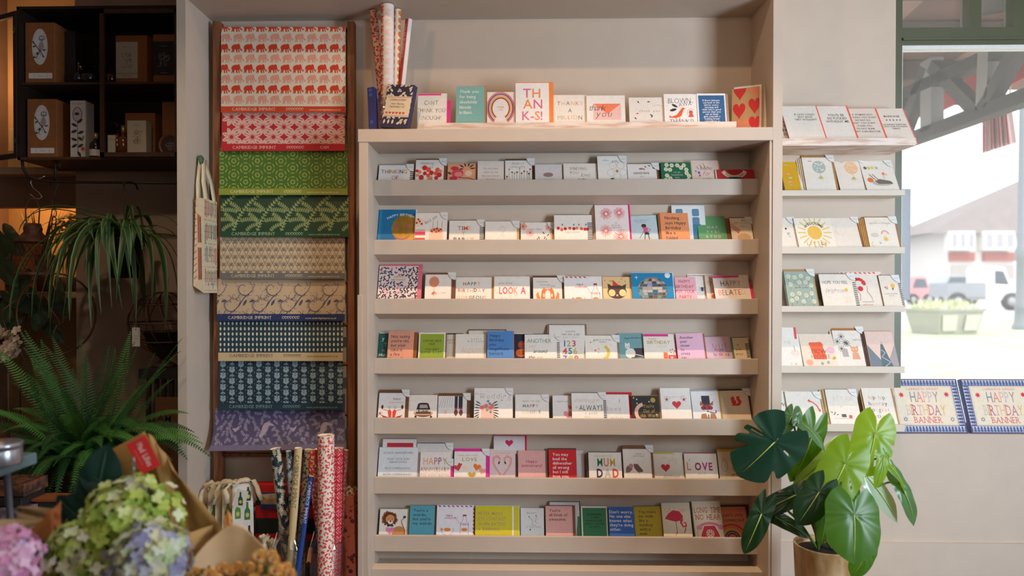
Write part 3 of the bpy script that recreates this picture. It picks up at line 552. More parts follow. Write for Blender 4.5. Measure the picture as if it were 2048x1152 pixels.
c(4, 1028, 1060, 668, '23253e', 'navy card with orange pumpkin shapes', lambda a: (a.C(17, 22, 9, 'b44a20', 8), a.C(14, 38, 11, 'e2682a', 8), a.C(20, 36, 8, 'f07a30', 7), a.t('HA\nBI\nHA', 18, 22, 3.4, 'f6dcc0', ls=1.7)), s=3.4, env=('e4ddd0', 6, 2.5))
c(4, 1049, 1124, 669, 'ece6dc', 'white card reading ANOTHER year around with striped spine', lambda a: (a.t('ANOTHER', 5, 17, 8.4, '5a8a7a', 'l', jit=.04, bold=-.01, wf=.92), a.t('year', 8, 26, 6, 'e9bf8a', 'l', sl=.3), a.t('around', 17, 37, 7, INK, 'l', sl=.3, bold=0), a.t('the', 7, 49, 7, INK, 'l', sl=.3), a.t('sun', 24, 49, 7, 'e3c070', 'l'), [a.R(64, 16+i*3.2, 70, 17.6+i*3.2, INK) for i in range(11)]), env=('3a3638', 0, 1.5), tab=1, s=2)
def nums(a):
    a.t('YOUTH\nHAS NO AGE', 42, 15, 3.6, INK, ls=1.6, sp=.3); a.t('WITHOUT PASSION', 42, 26, 2, 'a09a90', sp=.3)
    a.t('123', 41, 43, 12, ['2a6aa8', 'a9b86a', 'c8455a'], bold=.03, sp=.25); a.t('456', 41, 58, 12, ['e0503a', '2f80a0', 'b9c04a'], bold=.03, sp=.2); a.t('789', 42, 73, 12, ['6a8a9a', 'c9cc6a', 'e0603a'], bold=.03, sp=.25)
c(4, 1098, 1170, 650, 'e9e2d8', 'tall card with coloured numerals one to nine, topmost of its shelf', lambda a: nums(a), env=('8a6a58', 4, 2), s=3.6, n=1, ndx=-3, ncol='b8a898', lean=17)
c(4, 1170, 1234, 671, 'efe7da', 'white card with a yellow crescent moon and specks', lambda a: (a.t('magical birthday\nwishes', 35, 10, 3.4, '6a6460', sp=.2), a.arc(31, 34, 15, -70, 60, 6, 'e6c050', ry=14), a.C(20, 30, 2, 'e8707a'), a.C(27, 27, 2, 'ecc970'), a.C(26, 34, 1.6, 'ecb080'), a.C(11, 14, 1.4, '8a9a6a'), a.C(18, 11, 1, INK), a.star(51, 20, 2, 'e8c890')), env=('8a7a6a', 5, 1), tab=1, s=2)
c(4, 1239, 1288, 667, '74a2a6', 'dusty teal card with a white cat by a dark fireplace', lambda a: (a.R(0, 38, 49, 54, 'b9cdbf'), a.t('Happy BIRTHDAY', 28, 11, 3, '2a3a44', bold=.02), a.R(29, 30, 49, 48, '4a3a44'), a.L([(30, 42), (49, 47)], 1.2, 'e0d8cc'), a.C(21, 40, 10, 'ece6da', 10), a.C(16, 26, 5, 'e4e4dc', 5), a.poly([(11, 24), (12, 18), (16, 22)], 'e4e4dc'), a.poly([(16, 22), (20, 18), (21, 24)], 'e4e4dc'), a.C(14, 27, .8, INK), a.C(18, 27, .8, INK), a.L([(22, 49), (36, 48)], 1.5, '6a4a3a')), s=3, env=('5a6a6a', 0, 0), roll=-1)
c(4, 1287, 1350, 668, 'ece2d4', 'white card reading happy BIRTHDAY with pink top and gift boxes', lambda a: (a.R(0, 0, 50, 5, 'dc2a8a'), a.t('happy', 18, 11, 3, INK, sp=.5), a.t('BIRTHDAY', 30, 20, 6.8, 'b9a04a', bold=.01, sp=.1), a.t('to you', 36, 26, 3, '9ab0a8', sp=.5), a.R(38, 37, 46, 52, 'e8703a'), a.R(47, 42, 62, 52, 'dd4a4a'), a.H(54, 47, 3, 'f6d0c0'), a.R(50, 30, 61, 41, 'efe2d0'), [a.C(x, y, 1.1, '8a3a3a') for x, y in ((52, 32), (56, 31), (60, 34), (53, 37), (58, 38))]), env=('d8203a', 7, -14), s=2)
c(4, 1354, 1408, 667, 'e6b6cc', 'lilac pink card reading Another year closer to crazy cat', lambda a: a.t('Another\nyear\ncloser\nto\ncrazy\ncat', 7, 11, 5.6, '33283a', 'l', ls=1.42, bold=.008), env=('a0604a', 4, -1), s=1, roll=-1.2, n=1, ndx=2, ncol='e2b8cc')
c(4, 1411, 1464, 674, 'd9b4c0', 'pink to coral card reading happy birthday with thin candles', lambda a: (a.R(0, 28, 54, 60, 'e8a890'), a.t('happy', 30, 28, 6.4, ['c8303a', 'e0603a', '8a3a8a', '3a6ab0', 'e8a03a'], bold=.02, sp=.14), a.t('birthday', 31, 38, 6.4, ['3a7ab0', 'c8303a', 'd8a03a', '3a5a9a', 'c8303a', 'e8b03a', '5a9a5a', '3a5a9a'], bold=.02, sp=.1), [a.L([(16+i*6, 22), (16+i*6, 14+i % 2*2)], .7, '7a3a4a') for i in range(5)]), s=2, roll=-1.5)
c(4, 1465, 1500, 676, 'dcc8a0', 'mustard card with green edge and striped spine at the right end', lambda a: (a.R(0, 0, 3, 50, '1f7a5a'), a.t('e\nyou\nenvy', 13, 16, 5.4, INK, ls=1.7), [a.R(27, 12+i*3.2, 35, 13.8+i*3.2, INK) for i in range(9)]), env=('2a4a34', 0, 1.5), s=1, roll=-2)
# --- row 5
def lobsters(a):
    for sx, x in ((1, 22), (-1, 34)):
        g = lambda pts: [(x+sx*px, py) for px, py in pts]
        a.poly(g([(-4, 54), (-12, 46), (-16, 44), (-10, 52), (0, 50), (-3, 38), (1, 33), (5, 38), (5, 50), (2, 56)]), 'e0452a'); a.leaf(x-sx*14, 34, 10, 5, 90, '7a1a2a'); a.L(g([(-2, 36), (-12, 34)]), 1, '7a1a2a'); a.arc(x, 30, 2.4, 0, 360, .7, '9a8a80')
    a.t('happy', 36, 14, 5, INK, sl=.3, bold=-.02); a.t('ENGAGEMENT', 36, 21, 2.8, 'd9b08a', sp=.4); a.star(4, 42, 6, 'c0384a', 5, .2)
c(5, 757, 811, 786, 'ece6de', 'white card with two red lobsters linking claws', lobsters, env=('6f4527', 7, 7), tab=1, s=0)
def beetle(a):
    a.poly([(16, 30), (19, 18), (24, 16), (36, 16), (40, 18), (44, 30)], '3a2c34'); a.poly([(22, 27), (23, 20), (37, 20), (39, 27)], 'b8a8a4'); a.C(30, 38, 18, '5a3f3a', 7); a.R(14, 38, 46, 43, '8a5a40'); a.C(13, 37, 2.4, 'd8a080'); a.C(47, 37, 2.4, 'd8a080'); a.R(13, 43, 17, 50, '2c2428'); a.R(44, 43, 48, 50, '2c2428'); [a.C(18+i*3, 33-(i % 2), 1.8, k_) for i, k_ in enumerate(('d8d0c0', '5a7a5a', 'e0a080', 'd8d0c0', '5a7a5a', 'd8c0a0', '5a7a5a', 'e0a080', 'd8d0c0'))]
    a.R(15, 39.5, 45, 41, 'd8c8b0')
c(5, 817, 875, 790, 'eee6da', 'white card with the back of a dark wedding car', beetle, s=1, env=('2c2a2c', -1, -2))
def couple(a):
    [a.L([(8+i*4, 2), (2+i*5, 24)], .6, '8a8a8c') for i in range(6)]; a.R(33, 0, 39, 26, '2a2e3a'); a.R(41, 0, 49, 26, '2a2e3a'); a.R(33, 24, 39, 27, 'c02a4a'); a.R(41, 24, 49, 27, 'c02a4a'); a.leaf(36, 26, 15, 8, 270, '7d4733'); a.leaf(46, 26, 15, 8, 270, '7d4733'); a.leaf(15, 28, 10, 5, 270, 'eacabc'); a.t('wedding day', 28, 46, 2.8, '9a8a80')
c(5, 876, 934, 792, 'ebe5de', 'white card cropped to a bride and groom from the waist down', couple, env=('6f4527', 7, 6), tab=1, s=2)
def wed(a):
    a.t('on your', 12, 13, 3, INK, sp=.4); a.t('wedding', 42, 22, 12, '8a8a88', sl=.1, bold=-.035, sp=.3); a.t('day', 55, 26, 2.6, INK); a.R(14, 40, 40, 62, 'f0c4b4')
    for i in range(7): a.leaf(14-i*.6, 33+i*4, 13, 2.4, 150+i*12, '2e3a3a'); a.leaf(36+i*.4, 33+i*4, 13, 2.4, 30-i*12, '2e3a3a')
    [a.fl(x, y, 5, 'ea8a80', 'd86a5a') for x, y in ((16, 40), (24, 37), (33, 41), (36, 36))]; [a.C(x, y, 2.6, '7a96a0') for x, y in ((28, 27), (31, 32), (26, 45), (33, 49))]
c(5, 948, 1026, 776, 'eee8e0', 'large white card with a floral envelope reading on your wedding', wed, tab=1, s=0)
c(5, 1030, 1098, 789, 'eae4da', "white card reading HERE'S TO THE HAPPY COUPLE", lambda a: (a.t("HERE'S TO THE", 32, 15, 2.8, 'a89878', sp=.3, bold=.02), a.t('HAPPY', 31, 26, 6, ['20243a', '6a6a9a', 'd8606a', '6a3a5a', 'e0a080'], bold=.03, sp=.25), a.t('COUPLE', 33, 38, 6, ['e8b080', 'e0a03a', '8a5a3a', 'b9a0a0', 'd8c080', '3a4a4a'], sp=.3, jit=.1), a.t('CONGRATULATIONS', 35, 50, 3.6, 'e6c890', bold=.02, sp=.14)), env=('6f4527', 0, 0), tab=1, s=1)
c(5, 1105, 1160, 791, 'ebe5dc', 'white card with small happily ever text and a coral heart', lambda a: (a.t('happily ever', 21, 13, 3, '6a6460', sp=.2), a.H(35, 24, 5, 'f07a3a', .3), a.H(30, 38, 9, 'f08a90')), env=('5a3f30', -2, -1), s=3)
c(5, 1143, 1212, 786, 'ece6dc', 'white card reading champagne is ALWAYS with striped edge', lambda a: (a.t('champagne', 30, 18, 9, 'cfa98a', sl=.3, bold=-.03), a.t('is', 9, 31, 6, 'd8806a', sl=.3), a.t('ALWAYS', 38, 35, 11, INK, wf=.72, bold=-.005, jit=.04), a.t('a good', 38, 42, 4, '8a8480', sp=.5), a.t('idea', 30, 50, 5, 'e8c890'), [a.R(63, 15+i*3.3, 69.5, 16.8+i*3.3, INK) for i in range(11)]), env=('3a3638', 0, 1.5), s=1, tab=1)
c(5, 1212, 1258, 789, 'ece6de', 'white card with tall red script i love you', lambda a: (a.t('i', 27, 16, 10, 'c83a3a', bold=-.01), a.t('love', 16, 33, 10, 'd84a4a', bold=-.03, sp=.35), a.t('you', 20, 51, 10, 'd84a4a', bold=-.03, sp=.35)), env=('c8182a', 7, 5), s=2, tab=0)
c(5, 1264, 1318, 792, '2c2722', 'black card with a crescent moon and gold lettering', lambda a: (a.arc(25, 34, 17, 100, 250, 7, 'eab8a0', n=14), a.t("You're\nOut of\nthis World", 33, 24, 7, 'b9923a', ls=1.35, sl=.15, bold=.015, wf=.75), a.C(43, 9, 5, 'b99a3a'), [a.C(x, y, 1.3, 'e8e0d0') for x, y in ((5, 4), (11, 7), (35, 12), (11, 15), (48, 38))]), env=('c9923a', 3, 1), s=1, roll=-1)
def mist(a):
    a.H(31, 33, 9, 'd8363a'); [a.star(x, 23, 6, 'a83a4a', 5, .25) for x in (12, 46)]; [a.C(x, y, .8, '7a6a50') for x, y in ((14, 17), (18, 19), (9, 18), (43, 17), (47, 16), (50, 20), (40, 19))]; a.t('me+you', 30, 19, 2.6, 'e0b8a0', sp=.4)
c(5, 1321, 1381, 776, 'efe9e0', 'tall white card with one red heart between two red sprigs', mist, s=0, n=1, ndx=-2, ncol='a09080')
def foxhat(a):
    a.R(20, 9, 36, 24, '2a2a38'); a.R(16, 24, 40, 28, '3a3a4a'); a.poly([(16, 29), (17, 19), (24, 27)], 'c05a4a'); a.poly([(41, 29), (43, 19), (34, 27)], 'c05a4a'); a.C(29, 33, 12, 'a83a3a', 6); a.C(24, 33, 2, '5a2a2a'); a.C(34, 33, 2, '5a2a2a'); a.poly([(22, 37), (37, 37), (30, 42)], 'efe4da'); a.C(30, 40, 1.6, INK); a.L([(33, 41), (42, 44), (46, 43), (46, 38)], 2, '8a3a34'); a.poly([(14, 58), (17, 45), (26, 44), (30, 50), (36, 44), (44, 46), (47, 58)], 'a87a52'); a.poly([(26, 45), (35, 45), (31, 58)], 'efe8e0'); a.L([(30.5, 46), (30.5, 56)], 2, INK)
c(5, 1384, 1439, 783, 'ebe8e4', 'white card with a fox in a top hat smoking a pipe', foxhat, env=('c99a3a', 4, 0), s=1, roll=-1, n=1, ndx=-1, ncol='9aa8b8', ndy=3)
def squirrel(a):
    R_ = 'e0382e'; a.L([(30, 29), (35, 27), (38, 22), (35, 18), (34, 14), (38, 12)], [4, 6, 7, 7, 6, 3], R_); a.leaf(27, 30, 14, 10, 100, R_); a.C(24, 16, 4, R_, 3.4); a.poly([(24, 13), (26, 10), (27, 14)], R_); a.L([(21, 29), (33, 29)], 2, R_); a.L([(24, 21), (20, 20)], 1.6, R_)
c(5, 1443, 1499, 782, 'ebd9c0', 'cream card with a small red squirrel', squirrel, env=('5f3a22', 5, 4), tab=1, s=2, roll=-1.5)
# --- row 6
c(6, 757, 836, 895, 'e2e4e4', 'pale card listing birthday wishes in four languages', lambda a: a.t('JOYEUX ANNIVERSAIRE!\n\nALLES GUTE ZUM\nGEBURTSTAG!\n\nFELIZ CUMPLEAÑOS!\n\nBUON COMPLEANNO!', 39, 13, 4, '4a4c50', ls=1.6, jit=.05, sp=.14, bold=-.01), env=('c8c8ca', 5, 1), s=1)
c(6, 764, 833, 878, 'e6e0de', 'white card with a red block, behind the four languages card', lambda a: a.R(9, 8, 62, 60, 'c81e2e'), s=4, lean=16, env=('5a2a34', 0, 1))
c(6, 833, 906, 887, 'ddd6d0', 'white card with dark edge behind the HAPPY ANNIVERSARY card', None, env=('5f4a3e', 0, 1.5), tab=1, s=4, lean=16)
c(6, 840, 902, 904, 'ece4dc', 'white card reading HAPPY ANNIVERSARY TO YOU BOTH in warm colours', lambda a: (a.t('HAPPY', 30, 26, 15, ['e0a090', 'e9a23b', 'c83a8a', '8a3a5a', 'c9a060'], wf=.7, sp=.12), a.t('ANNIVERSARY', 30, 40, 9, ['a83a5a', 'c8603a', 'd8a03a', '8a3a6a', 'e08a60', 'c9a03a'], wf=.62, sp=.14), a.t('TO YOU BOTH', 30, 52, 7, ['e0b080', 'e8a090'], wf=.7, sp=.2)), env=('e0208a', 5, -14), tab=1, s=0)
a_love = lambda a: (a.t('happy anniversary', 28, 9, 2.8, '6a6460', sp=.35), a.t('LOVE', 31, 20, 7.6, 'b3983a', bold=.01, sp=.25), a.t('...', 53, 17, 4, 'b3983a'), [a.H(x, y, r_, k_, q) for x, y, r_, k_, q in ((7, 33, 8, 'd8403a', -.3), (12, 27, 4, 'c83a4a', .3), (25, 35, 8, 'f6dcc8', .2), (46, 32, 8, 'ee7a1e', .25), (57, 40, 8, 'f3a890', .3), (36, 48, 8, 'c0a03a', 0))])
c(6, 908, 972, 903, 'eee7de', 'white card reading LOVE with orange, pink and gold hearts', a_love, env=('e41a96', 7, 6), tab=1, s=1)
def flam2(a):
    for sx, x in ((-1, 25), (1, 25)):
        pts = [(x+sx*24*sin(q)*(1-.0*q), 25-(0)-16*cos(q)*1.0 if q < 2 else 0) for q in (0,)]
        path = [(x+sx*5, 26), (x+sx*5, 19), (x+sx*10, 15), (x+sx*17, 18), (x+sx*18, 28), (x+sx*12, 40), (x+sx*2, 54)]
        a.L(path, [3, 5, 5, 5, 4.5, 4, 3], 'e2a096'); a.leaf(x+sx*5, 25, 7, 3.5, 270+sx*20, '2a2428')
    a.t('happy anniversary', 25, 9, 2.8, 'e0b878', bold=.01)
c(6, 979, 1031, 898, 'e0c8c4', 'dusty pink card with two flamingos forming a heart', flam2, env=('7a5a44', 4, 1), s=2)
c(6, 987, 1050, 872, 'e3dcda', 'white card with a small magenta heart, highest on the sixth shelf', lambda a: a.H(31, 14, 8, 'd81a5e'), env=('d01a4a', 4, 1.5), s=5, lean=14)
c(6, 1036, 1091, 901, 'dfa7a0', 'pink card reading Happy anniversary', lambda a: (a.R(0, 38, 55, 58, 'efc8b4'), a.t('Happy\nanniversary!', 27, 25, 6, 'b3304a', ls=1.4, bold=.008)), env=('6a4a3a', 4, 0), s=1)
c(6, 1097, 1153, 899, 'd0141c', 'red card reading You may load the dishwasher all wrong', lambda a: a.t('You may\nload the\ndishwasher\nall wrong\nbut I still\nlove you.', 8, 13, 6, 'f6e8e4', 'l', ls=1.46, bold=.012), env=('5a3a30', -1, 3), s=2)
c(6, 1152, 1168, 901, 'd5d6d6', 'sliver of a pale grey card beside the red dishwasher card', lambda a: a.sq(8, 9, 9, '9a9a98'), s=3.4)
def mumdad(a):
    a.t('happy anniversary', 30, 8, 2.8, '8a8a60', sp=.3); a.t('MUM', 35, 28, 17, ['1f7a4a', 'e8906a', 'd8b94a'], bold=.05, wf=.66, sp=.14); a.t('DAD', 37, 50, 17, ['3e2a5a', 'c0c4c4', 'e4552a'], bold=.05, wf=.72, sp=.18)
c(6, 1177, 1243, 905, 'eee8de', 'white card reading MUM DAD in chunky multicoloured capitals', mumdad, env=('7a5a45', 0, 2), s=0, n=1, ndx=-4, ncol='4a3026')
c(6, 1246, 1302, 898, 'ece5dc', 'white card with two brown birds side by side', lambda a: (a.t('happy\nanniversary', 31, 11, 3.8, '4a4440', sl=.25, bold=-.02), a.leaf(5, 48, 20, 12, 55, '8a6a5c'), a.C(15, 34, 4.5, 'a89088'), a.C(15, 36, 2.4, 'e0707a'), a.poly([(20, 30), (28, 30), (38, 42), (38, 46), (28, 47), (21, 38)], '7a5444'), [a.C(x, y, .8, '3a2a24') for x, y in ((26, 36), (30, 40), (33, 43), (26, 42))], a.L([(10, 49), (10, 51)], .8, '8a6a5a'), a.L([(31, 47), (31, 50)], .8, '8a6a5a')), env=('7d4f30', 5, 8), tab=1, s=1)
c(6, 1306, 1366, 905, 'e8dfd0', 'cream card with a red heart above husband in script', lambda a: (a.R(0, 0, 42, 3, 'c8c020'), a.t('anniversary', 33, 11, 3, 'd0b890', arc=60, sp=.4), a.H(24, 30, 9, 'c8202e'), a.arc(38, 22, 8, -20, 200, .6, 'b0a898'), a.t('husband', 33, 52, 8, INK, sl=.3, bold=-.03, wf=.95)), env=('d8c82a', 4, -14), s=2)
c(6, 1369, 1434, 907, 'ece2d6', 'white card reading LOVE in crimson patterned capitals', lambda a: (a.t('L', 8, 33, 16, 'e07a7a', bold=.02, wf=.8), a.t('OVE', 37, 33, 15, ['a8205a', 'b83a6a', 'b8305a'], bold=.05, wf=.75, sp=.12), a.t('and all', 32, 41, 3.4, 'b09a80', sp=.3), a.C(10, 13, 1, INK)), env=('a81e4a', 0, 2), s=1)
c(6, 1436, 1500, 901, 'e3d3bc', 'cream card with line-drawn figures and yellow top, behind the plant leaf', lambda a: (a.R(0, 0, 60, 3, 'd8b82a'), a.arc(12, 30, 6, 0, 360, .7, '8a8078', ry=12), a.C(33, 36, 7, 'e8906a'), a.t('wife', 32, 50, 8, INK, sl=.3, bold=-.02), a.t('anniversary', 20, 17, 3, 'b8a888', sp=.3)), env=('d8b82a', 0, 3), s=2)
# --- row 7
def lion(a):
    a.lay += 1; random.seed(9)
    for i in range(60):
        q = 2*pi*i/60; l = random.uniform(12, 17); a.leaf(20+6*cos(q), 20+5*sin(q), l-4, 4, -degrees_(q), random.choice(['8a4a26', 'a8602e', 'b87236', '9a522a']), keep=True)
    a.C(21, 21, 9, 'd8925a', 9); a.C(22, 28, 5, 'efe0cc', 4); a.C(22, 26, 1.8, INK); a.L([(16, 20), (19, 21)], .8, INK); a.L([(24, 21), (27, 20)], .8, INK); a.leaf(22, 35, 7, 5, 0, INK); a.leaf(22, 35, 7, 5, 180, INK)
    a.C(40, 50, 14, 'd08a4a', 14); a.H(22, 45, 9, 'e88aa8'); a.L([(50, 56), (51, 44), (45, 30), (44, 24), (50, 18)], 1.5, '8a4a26'); a.C(50, 17, 3, '5a3020')
degrees_ = math.degrees
c(7, 759, 815, 1018, 'ede4d8', 'white card with a painted lion holding a pink heart', lion, env=('8a7a52', 3, 2.5), s=1)
c(7, 819, 870, 1011, '58a3b3', "turquoise card reading You're a weirdo, but you're my weirdo", lambda a: a.t("You're a\nweirdo,\nbut you're\nmy weirdo.", 7, 13, 6, '1c2a38', 'l', ls=1.5, bold=.008), env=('8a5a45', 3, 1), s=2)
def bowl2(a):
    stripes_top(a, 72, 'b8205a', 1); a.lay += 1
    for i in range(7): a.poly([(73, 6+i*8), (76, 8+i*8), (76, 12+i*8), (73, 10+i*8)], 'b8205a', keep=True)
    bowl(a, -6, 5)
c(7, 873, 949, 1010, 'ebe7ea', 'white card with goldfish bowl and vodka bottle on the lowest shelf', bowl2, s=1)
c(7, 950, 1039, 1012, 'cfc01e', 'wide yellow notebook reading NEVER MAKE EYE CONTACT', lambda a: (a.R(0, 0, 89, 2, 'e6e4d0'), a.R(74, 1, 77, 62, 'e8e6dc'), a.t('NEVER MAKE\nEYE CONTACT\nWHEN EATING\nA BANANA.', 6, 19, 7.2, 'b39868', 'l', ls=1.5, wf=.72, bold=.025, sp=.12)), env=('d8d6c8', 1, 1), s=0, name='notebook', cat='notebook')
c(7, 1041, 1088, 1016, 'dfe0dc', 'pale card with two thin line-drawn birds', lambda a: (a.t('BIG NEWS', 22, 12, 3, '8a8a88'), a.L([(17, 18), (24, 26), (22, 34), (30, 36)], .7, '6a6a6a'), a.L([(32, 18), (29, 28), (34, 32)], .7, '6a6a6a'), a.C(17, 18, 1.2, INK), a.C(31, 16, 1.2, INK), a.t('LIL SMALL HEADS', 26, 40, 2.8, '9a9890'), a.leaf(18, 46, 4, 3, 60, '5a5a30')), s=2, env=('b8b0a4', 0, 0))
c(7, 1099, 1159, 1004, 'd8d4d2', 'white card with black edge behind the kinds of awesome card', None, env=('2a2c30', 2, 1.5), s=4, lean=17)
c(7, 1091, 1145, 1012, 'e3aaa0', "pink card reading You're all kinds of awesome", lambda a: a.t("You're\nall kinds of\nawesome.", 7, 12, 6, '3a2c30', 'l', ls=1.5, bold=.008), env=('7a4a34', 6, 2), s=1, n=1, ndx=3, ncol='e0a79c')
c(7, 1162, 1215, 1012, 'e4e6dc', 'bottle green card with white border reading REMEMBER WHEN', lambda a: (a.R(3, 4, 50, 62, '2f7a4e'), a.t('REMEMBER\nWHEN\nHANGOVERS\nONLY LASTED\nA DAY?', 27, 19, 3.8, '16261c', ls=1.65, bold=.03, sp=.2)), env=('8a5a45', 0, 1), s=2, n=1, ndx=-7, ncol='2f7a4e')
c(7, 1217, 1268, 1014, '3266b4', "blue card reading Don't worry. No one else knows", lambda a: a.t("Don't worry.\nNo one else\nknows what\nthey're doing\neither.", 2, 13, 6, 'eef0f4', 'l', ls=1.45, bold=.012), s=1, env=('5a3a30', 0, 0))
c(7, 1269, 1324, 1013, 'b9a01c', 'mustard card reading You make me smile like a monkey', lambda a: a.t('You make\nme smile\nlike a\nmonkey\nwith a\nnew', 9, 14, 6, '2e2a18', 'l', ls=1.44, bold=.008), env=('4a2e1c', 2, 1), s=2, roll=-1)
def flam(a):
    a.poly([(5, 32), (12, 22), (22, 15), (34, 17), (41, 26), (40, 38), (34, 36), (26, 38), (18, 36)], 'd02a4a'); a.L([(38, 30), (36, 40), (40, 48), (46, 46), (45, 40), (41, 40)], [5, 4, 3.4, 3.4, 3, 2.6], 'd8344e'); a.L([(26, 37), (27, 62)], 1.3, 'd8344e'); a.L([(45, 46), (43, 56), (41, 60)], 2, 'd8344e'); a.L([(27, 58), (23, 66)], 1, 'd8344e')
    a.t('ÇA', 12, 18, 7, 'e09a90', bold=-.02); a.t('VA?', 41, 19, 7, 'e09a90', bold=-.02)
c(7, 1325, 1382, 1006, 'e9ddc4', 'cream card with a crimson flamingo on one leg', flam, s=1, roll=-1, env=('6a5a44', -1, 0))
def phone(a):
    a.t('LONG TIME', 29, 23, 11, 'b83a3e', wf=.6, ser=True, sp=.12); a.t('NO HEAR', 29, 37, 11, 'b83a3e', wf=.68, ser=True, sp=.12)
    a.poly([(20, 49), (40, 49), (46, 62), (50, 75), (10, 75), (14, 62)], 'd0202e'); a.arc(30, 56, 22, 20, 160, 5, 'e07a92', n=12, ry=12); a.C(10, 52, 6, 'e58aa0', 5); a.C(52, 52, 6, 'e58aa0', 5); a.C(30, 64, 8, 'ecc8b0', 8); [a.C(30+5.5*cos(q), 64+5.5*sin(q), 1.3, 'c8303a') for q in (0, .8, 1.6, 2.4, 3.2, 4, 4.8, 5.6)]; a.C(30, 64, 2.4, 'd84a4a'); a.L([(6, 54), (5, 66), (10, 76)], .8, 'e07a92')
c(7, 1387, 1444, 1003, 'e8d8b8', 'cream card reading LONG TIME NO HEAR with a red telephone', phone, env=('6a4a34', -2, 0), s=2, roll=-1.3)
def rb(a):
    a.t("Let's stay\nconnected", 24, 19, 7, '3a2a34', ls=1.45, sl=.15, bold=0)
    for i, k_ in enumerate(('c8304a', 'e0863a', 'e6b84a', '3a5a5a', '3a4a7a')): a.arc(18, 62, 27-i*4.4, 10, 170, 2.6, k_, n=16)
c(7, 1443, 1494, 1014, 'e08a74', "coral card reading Let's stay connected with a rainbow", rb, env=('4a3026', 7, 4), s=3, roll=-1)
# ------------------------------------------------------------------ ledges and cards on the right wall
WLED = {0: (276, 291, 2.80), 1: (380, 391, 2.905), 2: (494, 507, 2.905), 3: (612, 624, 2.905), 4: (733, 746, 2.905), 5: (849, 863, 2.905)}
LED = mat('d2c6b4', .6, noise=.02, scale=14)
NAMES = ('top', 'second', 'third', 'fourth', 'fifth', 'bottom')
for i, (a_, b_, yl) in WLED.items():
    z1, z0 = P(1700, a_, yl).z, P(1700, b_, yl).z; xe = P(1832 if i == 0 else 1810, 300 if i == 0 else a_, yl).x
    c_ = DIST if i == 0 else LED
    root = thing('wall_shelf', (XR1+.001, yl, z0), ('distressed brown and white wooden ledge, topmost on the right wall' if i == 0 else
        'white painted picture ledge, %s of the six on the right wall' % NAMES[i]), 'wall shelf', 'picture ledges on the right wall')
    m = M(); m.box((XR1+.001, yl, z0), (xe, yl+.01, z1), c_); bevel(m.build('front_lip', root), .001)
    m = M(); m.box((XR1+.001, yl+.01, z0), (xe, YB-.001, z0+.009), c_); m.build('shelf_board', root)
    ROWX['w%d' % i] = (yl+.01, z0+.009, 0); ROWY['w%d' % i] = a_
OR = 'f0624a'
def wt(txt, x, y, sz=5): return lambda a: a.t(txt, x, y, sz, INK, ls=1.5, bold=.015, sp=.14)
c('w0', 1556, 1578, 224, 'e2d9cc', 'narrow card with bold black lettering cut off by the pillar, on the top ledge', lambda a: a.t('YOU\nARE\nSO\nEXPL\nIT BL', 12, 14, 5, INK, ls=1.8, bold=.04), lean=32, s=2.7)
c('w0', 1566, 1636, 212, 'e6dfd4', 'white card reading IF CATS COULD TEXT BACK with a coral edge', lambda a: (a.R(0, 0, 70, 2, OR), a.t('IF CATS COULD\nTEXT BACK\nTHEY WOULDN\'T', 42, 20, 3.6, INK, ls=1.5, bold=.015, sp=.14)), env=(OR, 3, 1), lean=32, s=.3)
c('w0', 1634, 1697, 212, 'e8e0d6', "white card reading YOU'D BE SO and WITHOUT ME between coral edges", lambda a: a.t("YOU'D BE\nSO FUCKED\nWITHOUT ME.", 37, 22, 4.8, INK, ls=1.4, bold=.02, sp=.14), env=(OR, 4, 1.5), lean=32, s=.9)
c('w0', 1697, 1755, 217, 'e3d6c8', 'white card reading DO NOT DO WHAT YOU WANT, third full card on the top ledge', lambda a: a.t('IF A WOMAN SAYS\nDO WHAT YOU WANT\nDO NOT DO\nWHAT YOU WANT.\nSTAND STILL\nDO NOT BLINK\nDON\'T EVEN BREATHE.', 26, 15, 3.4, INK, ls=1.75, bold=.02, sp=.14), env=(OR, 4, 1.5), lean=32, s=1.5)
c('w0', 1756, 1811, 217, 'e6dacc', 'white card reading MARRIAGE over five small stars, last on the top ledge', lambda a: (a.t('MARRIAGE', 27, 19, 4, INK, bold=.02, sp=.2), [a.star(15+i*6.5, 25, 2, INK) for i in range(5)], a.t('AN ENDLESS SLEEPOVER\nWITH YOUR FAVOURITE\nWEIRDO', 27, 36, 2.7, INK, ls=1.6, bold=.015, sp=.14)), env=('e87a78', 3, 0), lean=32, s=2.1)
c('w1', 1560, 1592, 310, 'd9a51c', 'golden yellow card with pastel specks next to the pillar on the second ledge', lambda a: [a.R(x, y, x+6, y+3, k_) for x, y, k_ in ((8, 20, 'b9c07a'), (10, 38, 'e8a090'), (12, 46, 'b9d0a0'), (9, 54, 'e8a8a0'), (10, 60, 'a9c07a'))], env=('e8dccb', 5, 4), lean=26, s=1)
def ball(k1, k2):
    def f(a):
        a.C(31, 20, 13, k1, 13, n=20); random.seed(4); [a.C(31+random.uniform(-9, 9), 20+random.uniform(-9, 9), 1.4, k2, n=7) for _ in range(14)]; a.L([(31, 33), (32, 38)], .5, 'b0a080'); [a.leaf(32, 38, 9, 1.6, q, random.choice(['d9c060', 'e09a70', 'a9b080'])) for q in (230, 255, 280, 305)]; a.t('one', 15, 9, 3, '6a6a60', sp=.3)
    return f
c('w1', 1606, 1664, 315, 'e9dfd0', 'cream card with a grey green spotted balloon, front of a stack', ball('aeb8ae', 'e0e0d4'), env=('a97c44', 5, 5), tab=1, lean=21, s=1, n=3, ndx=-3, ncol='d8c6a8')
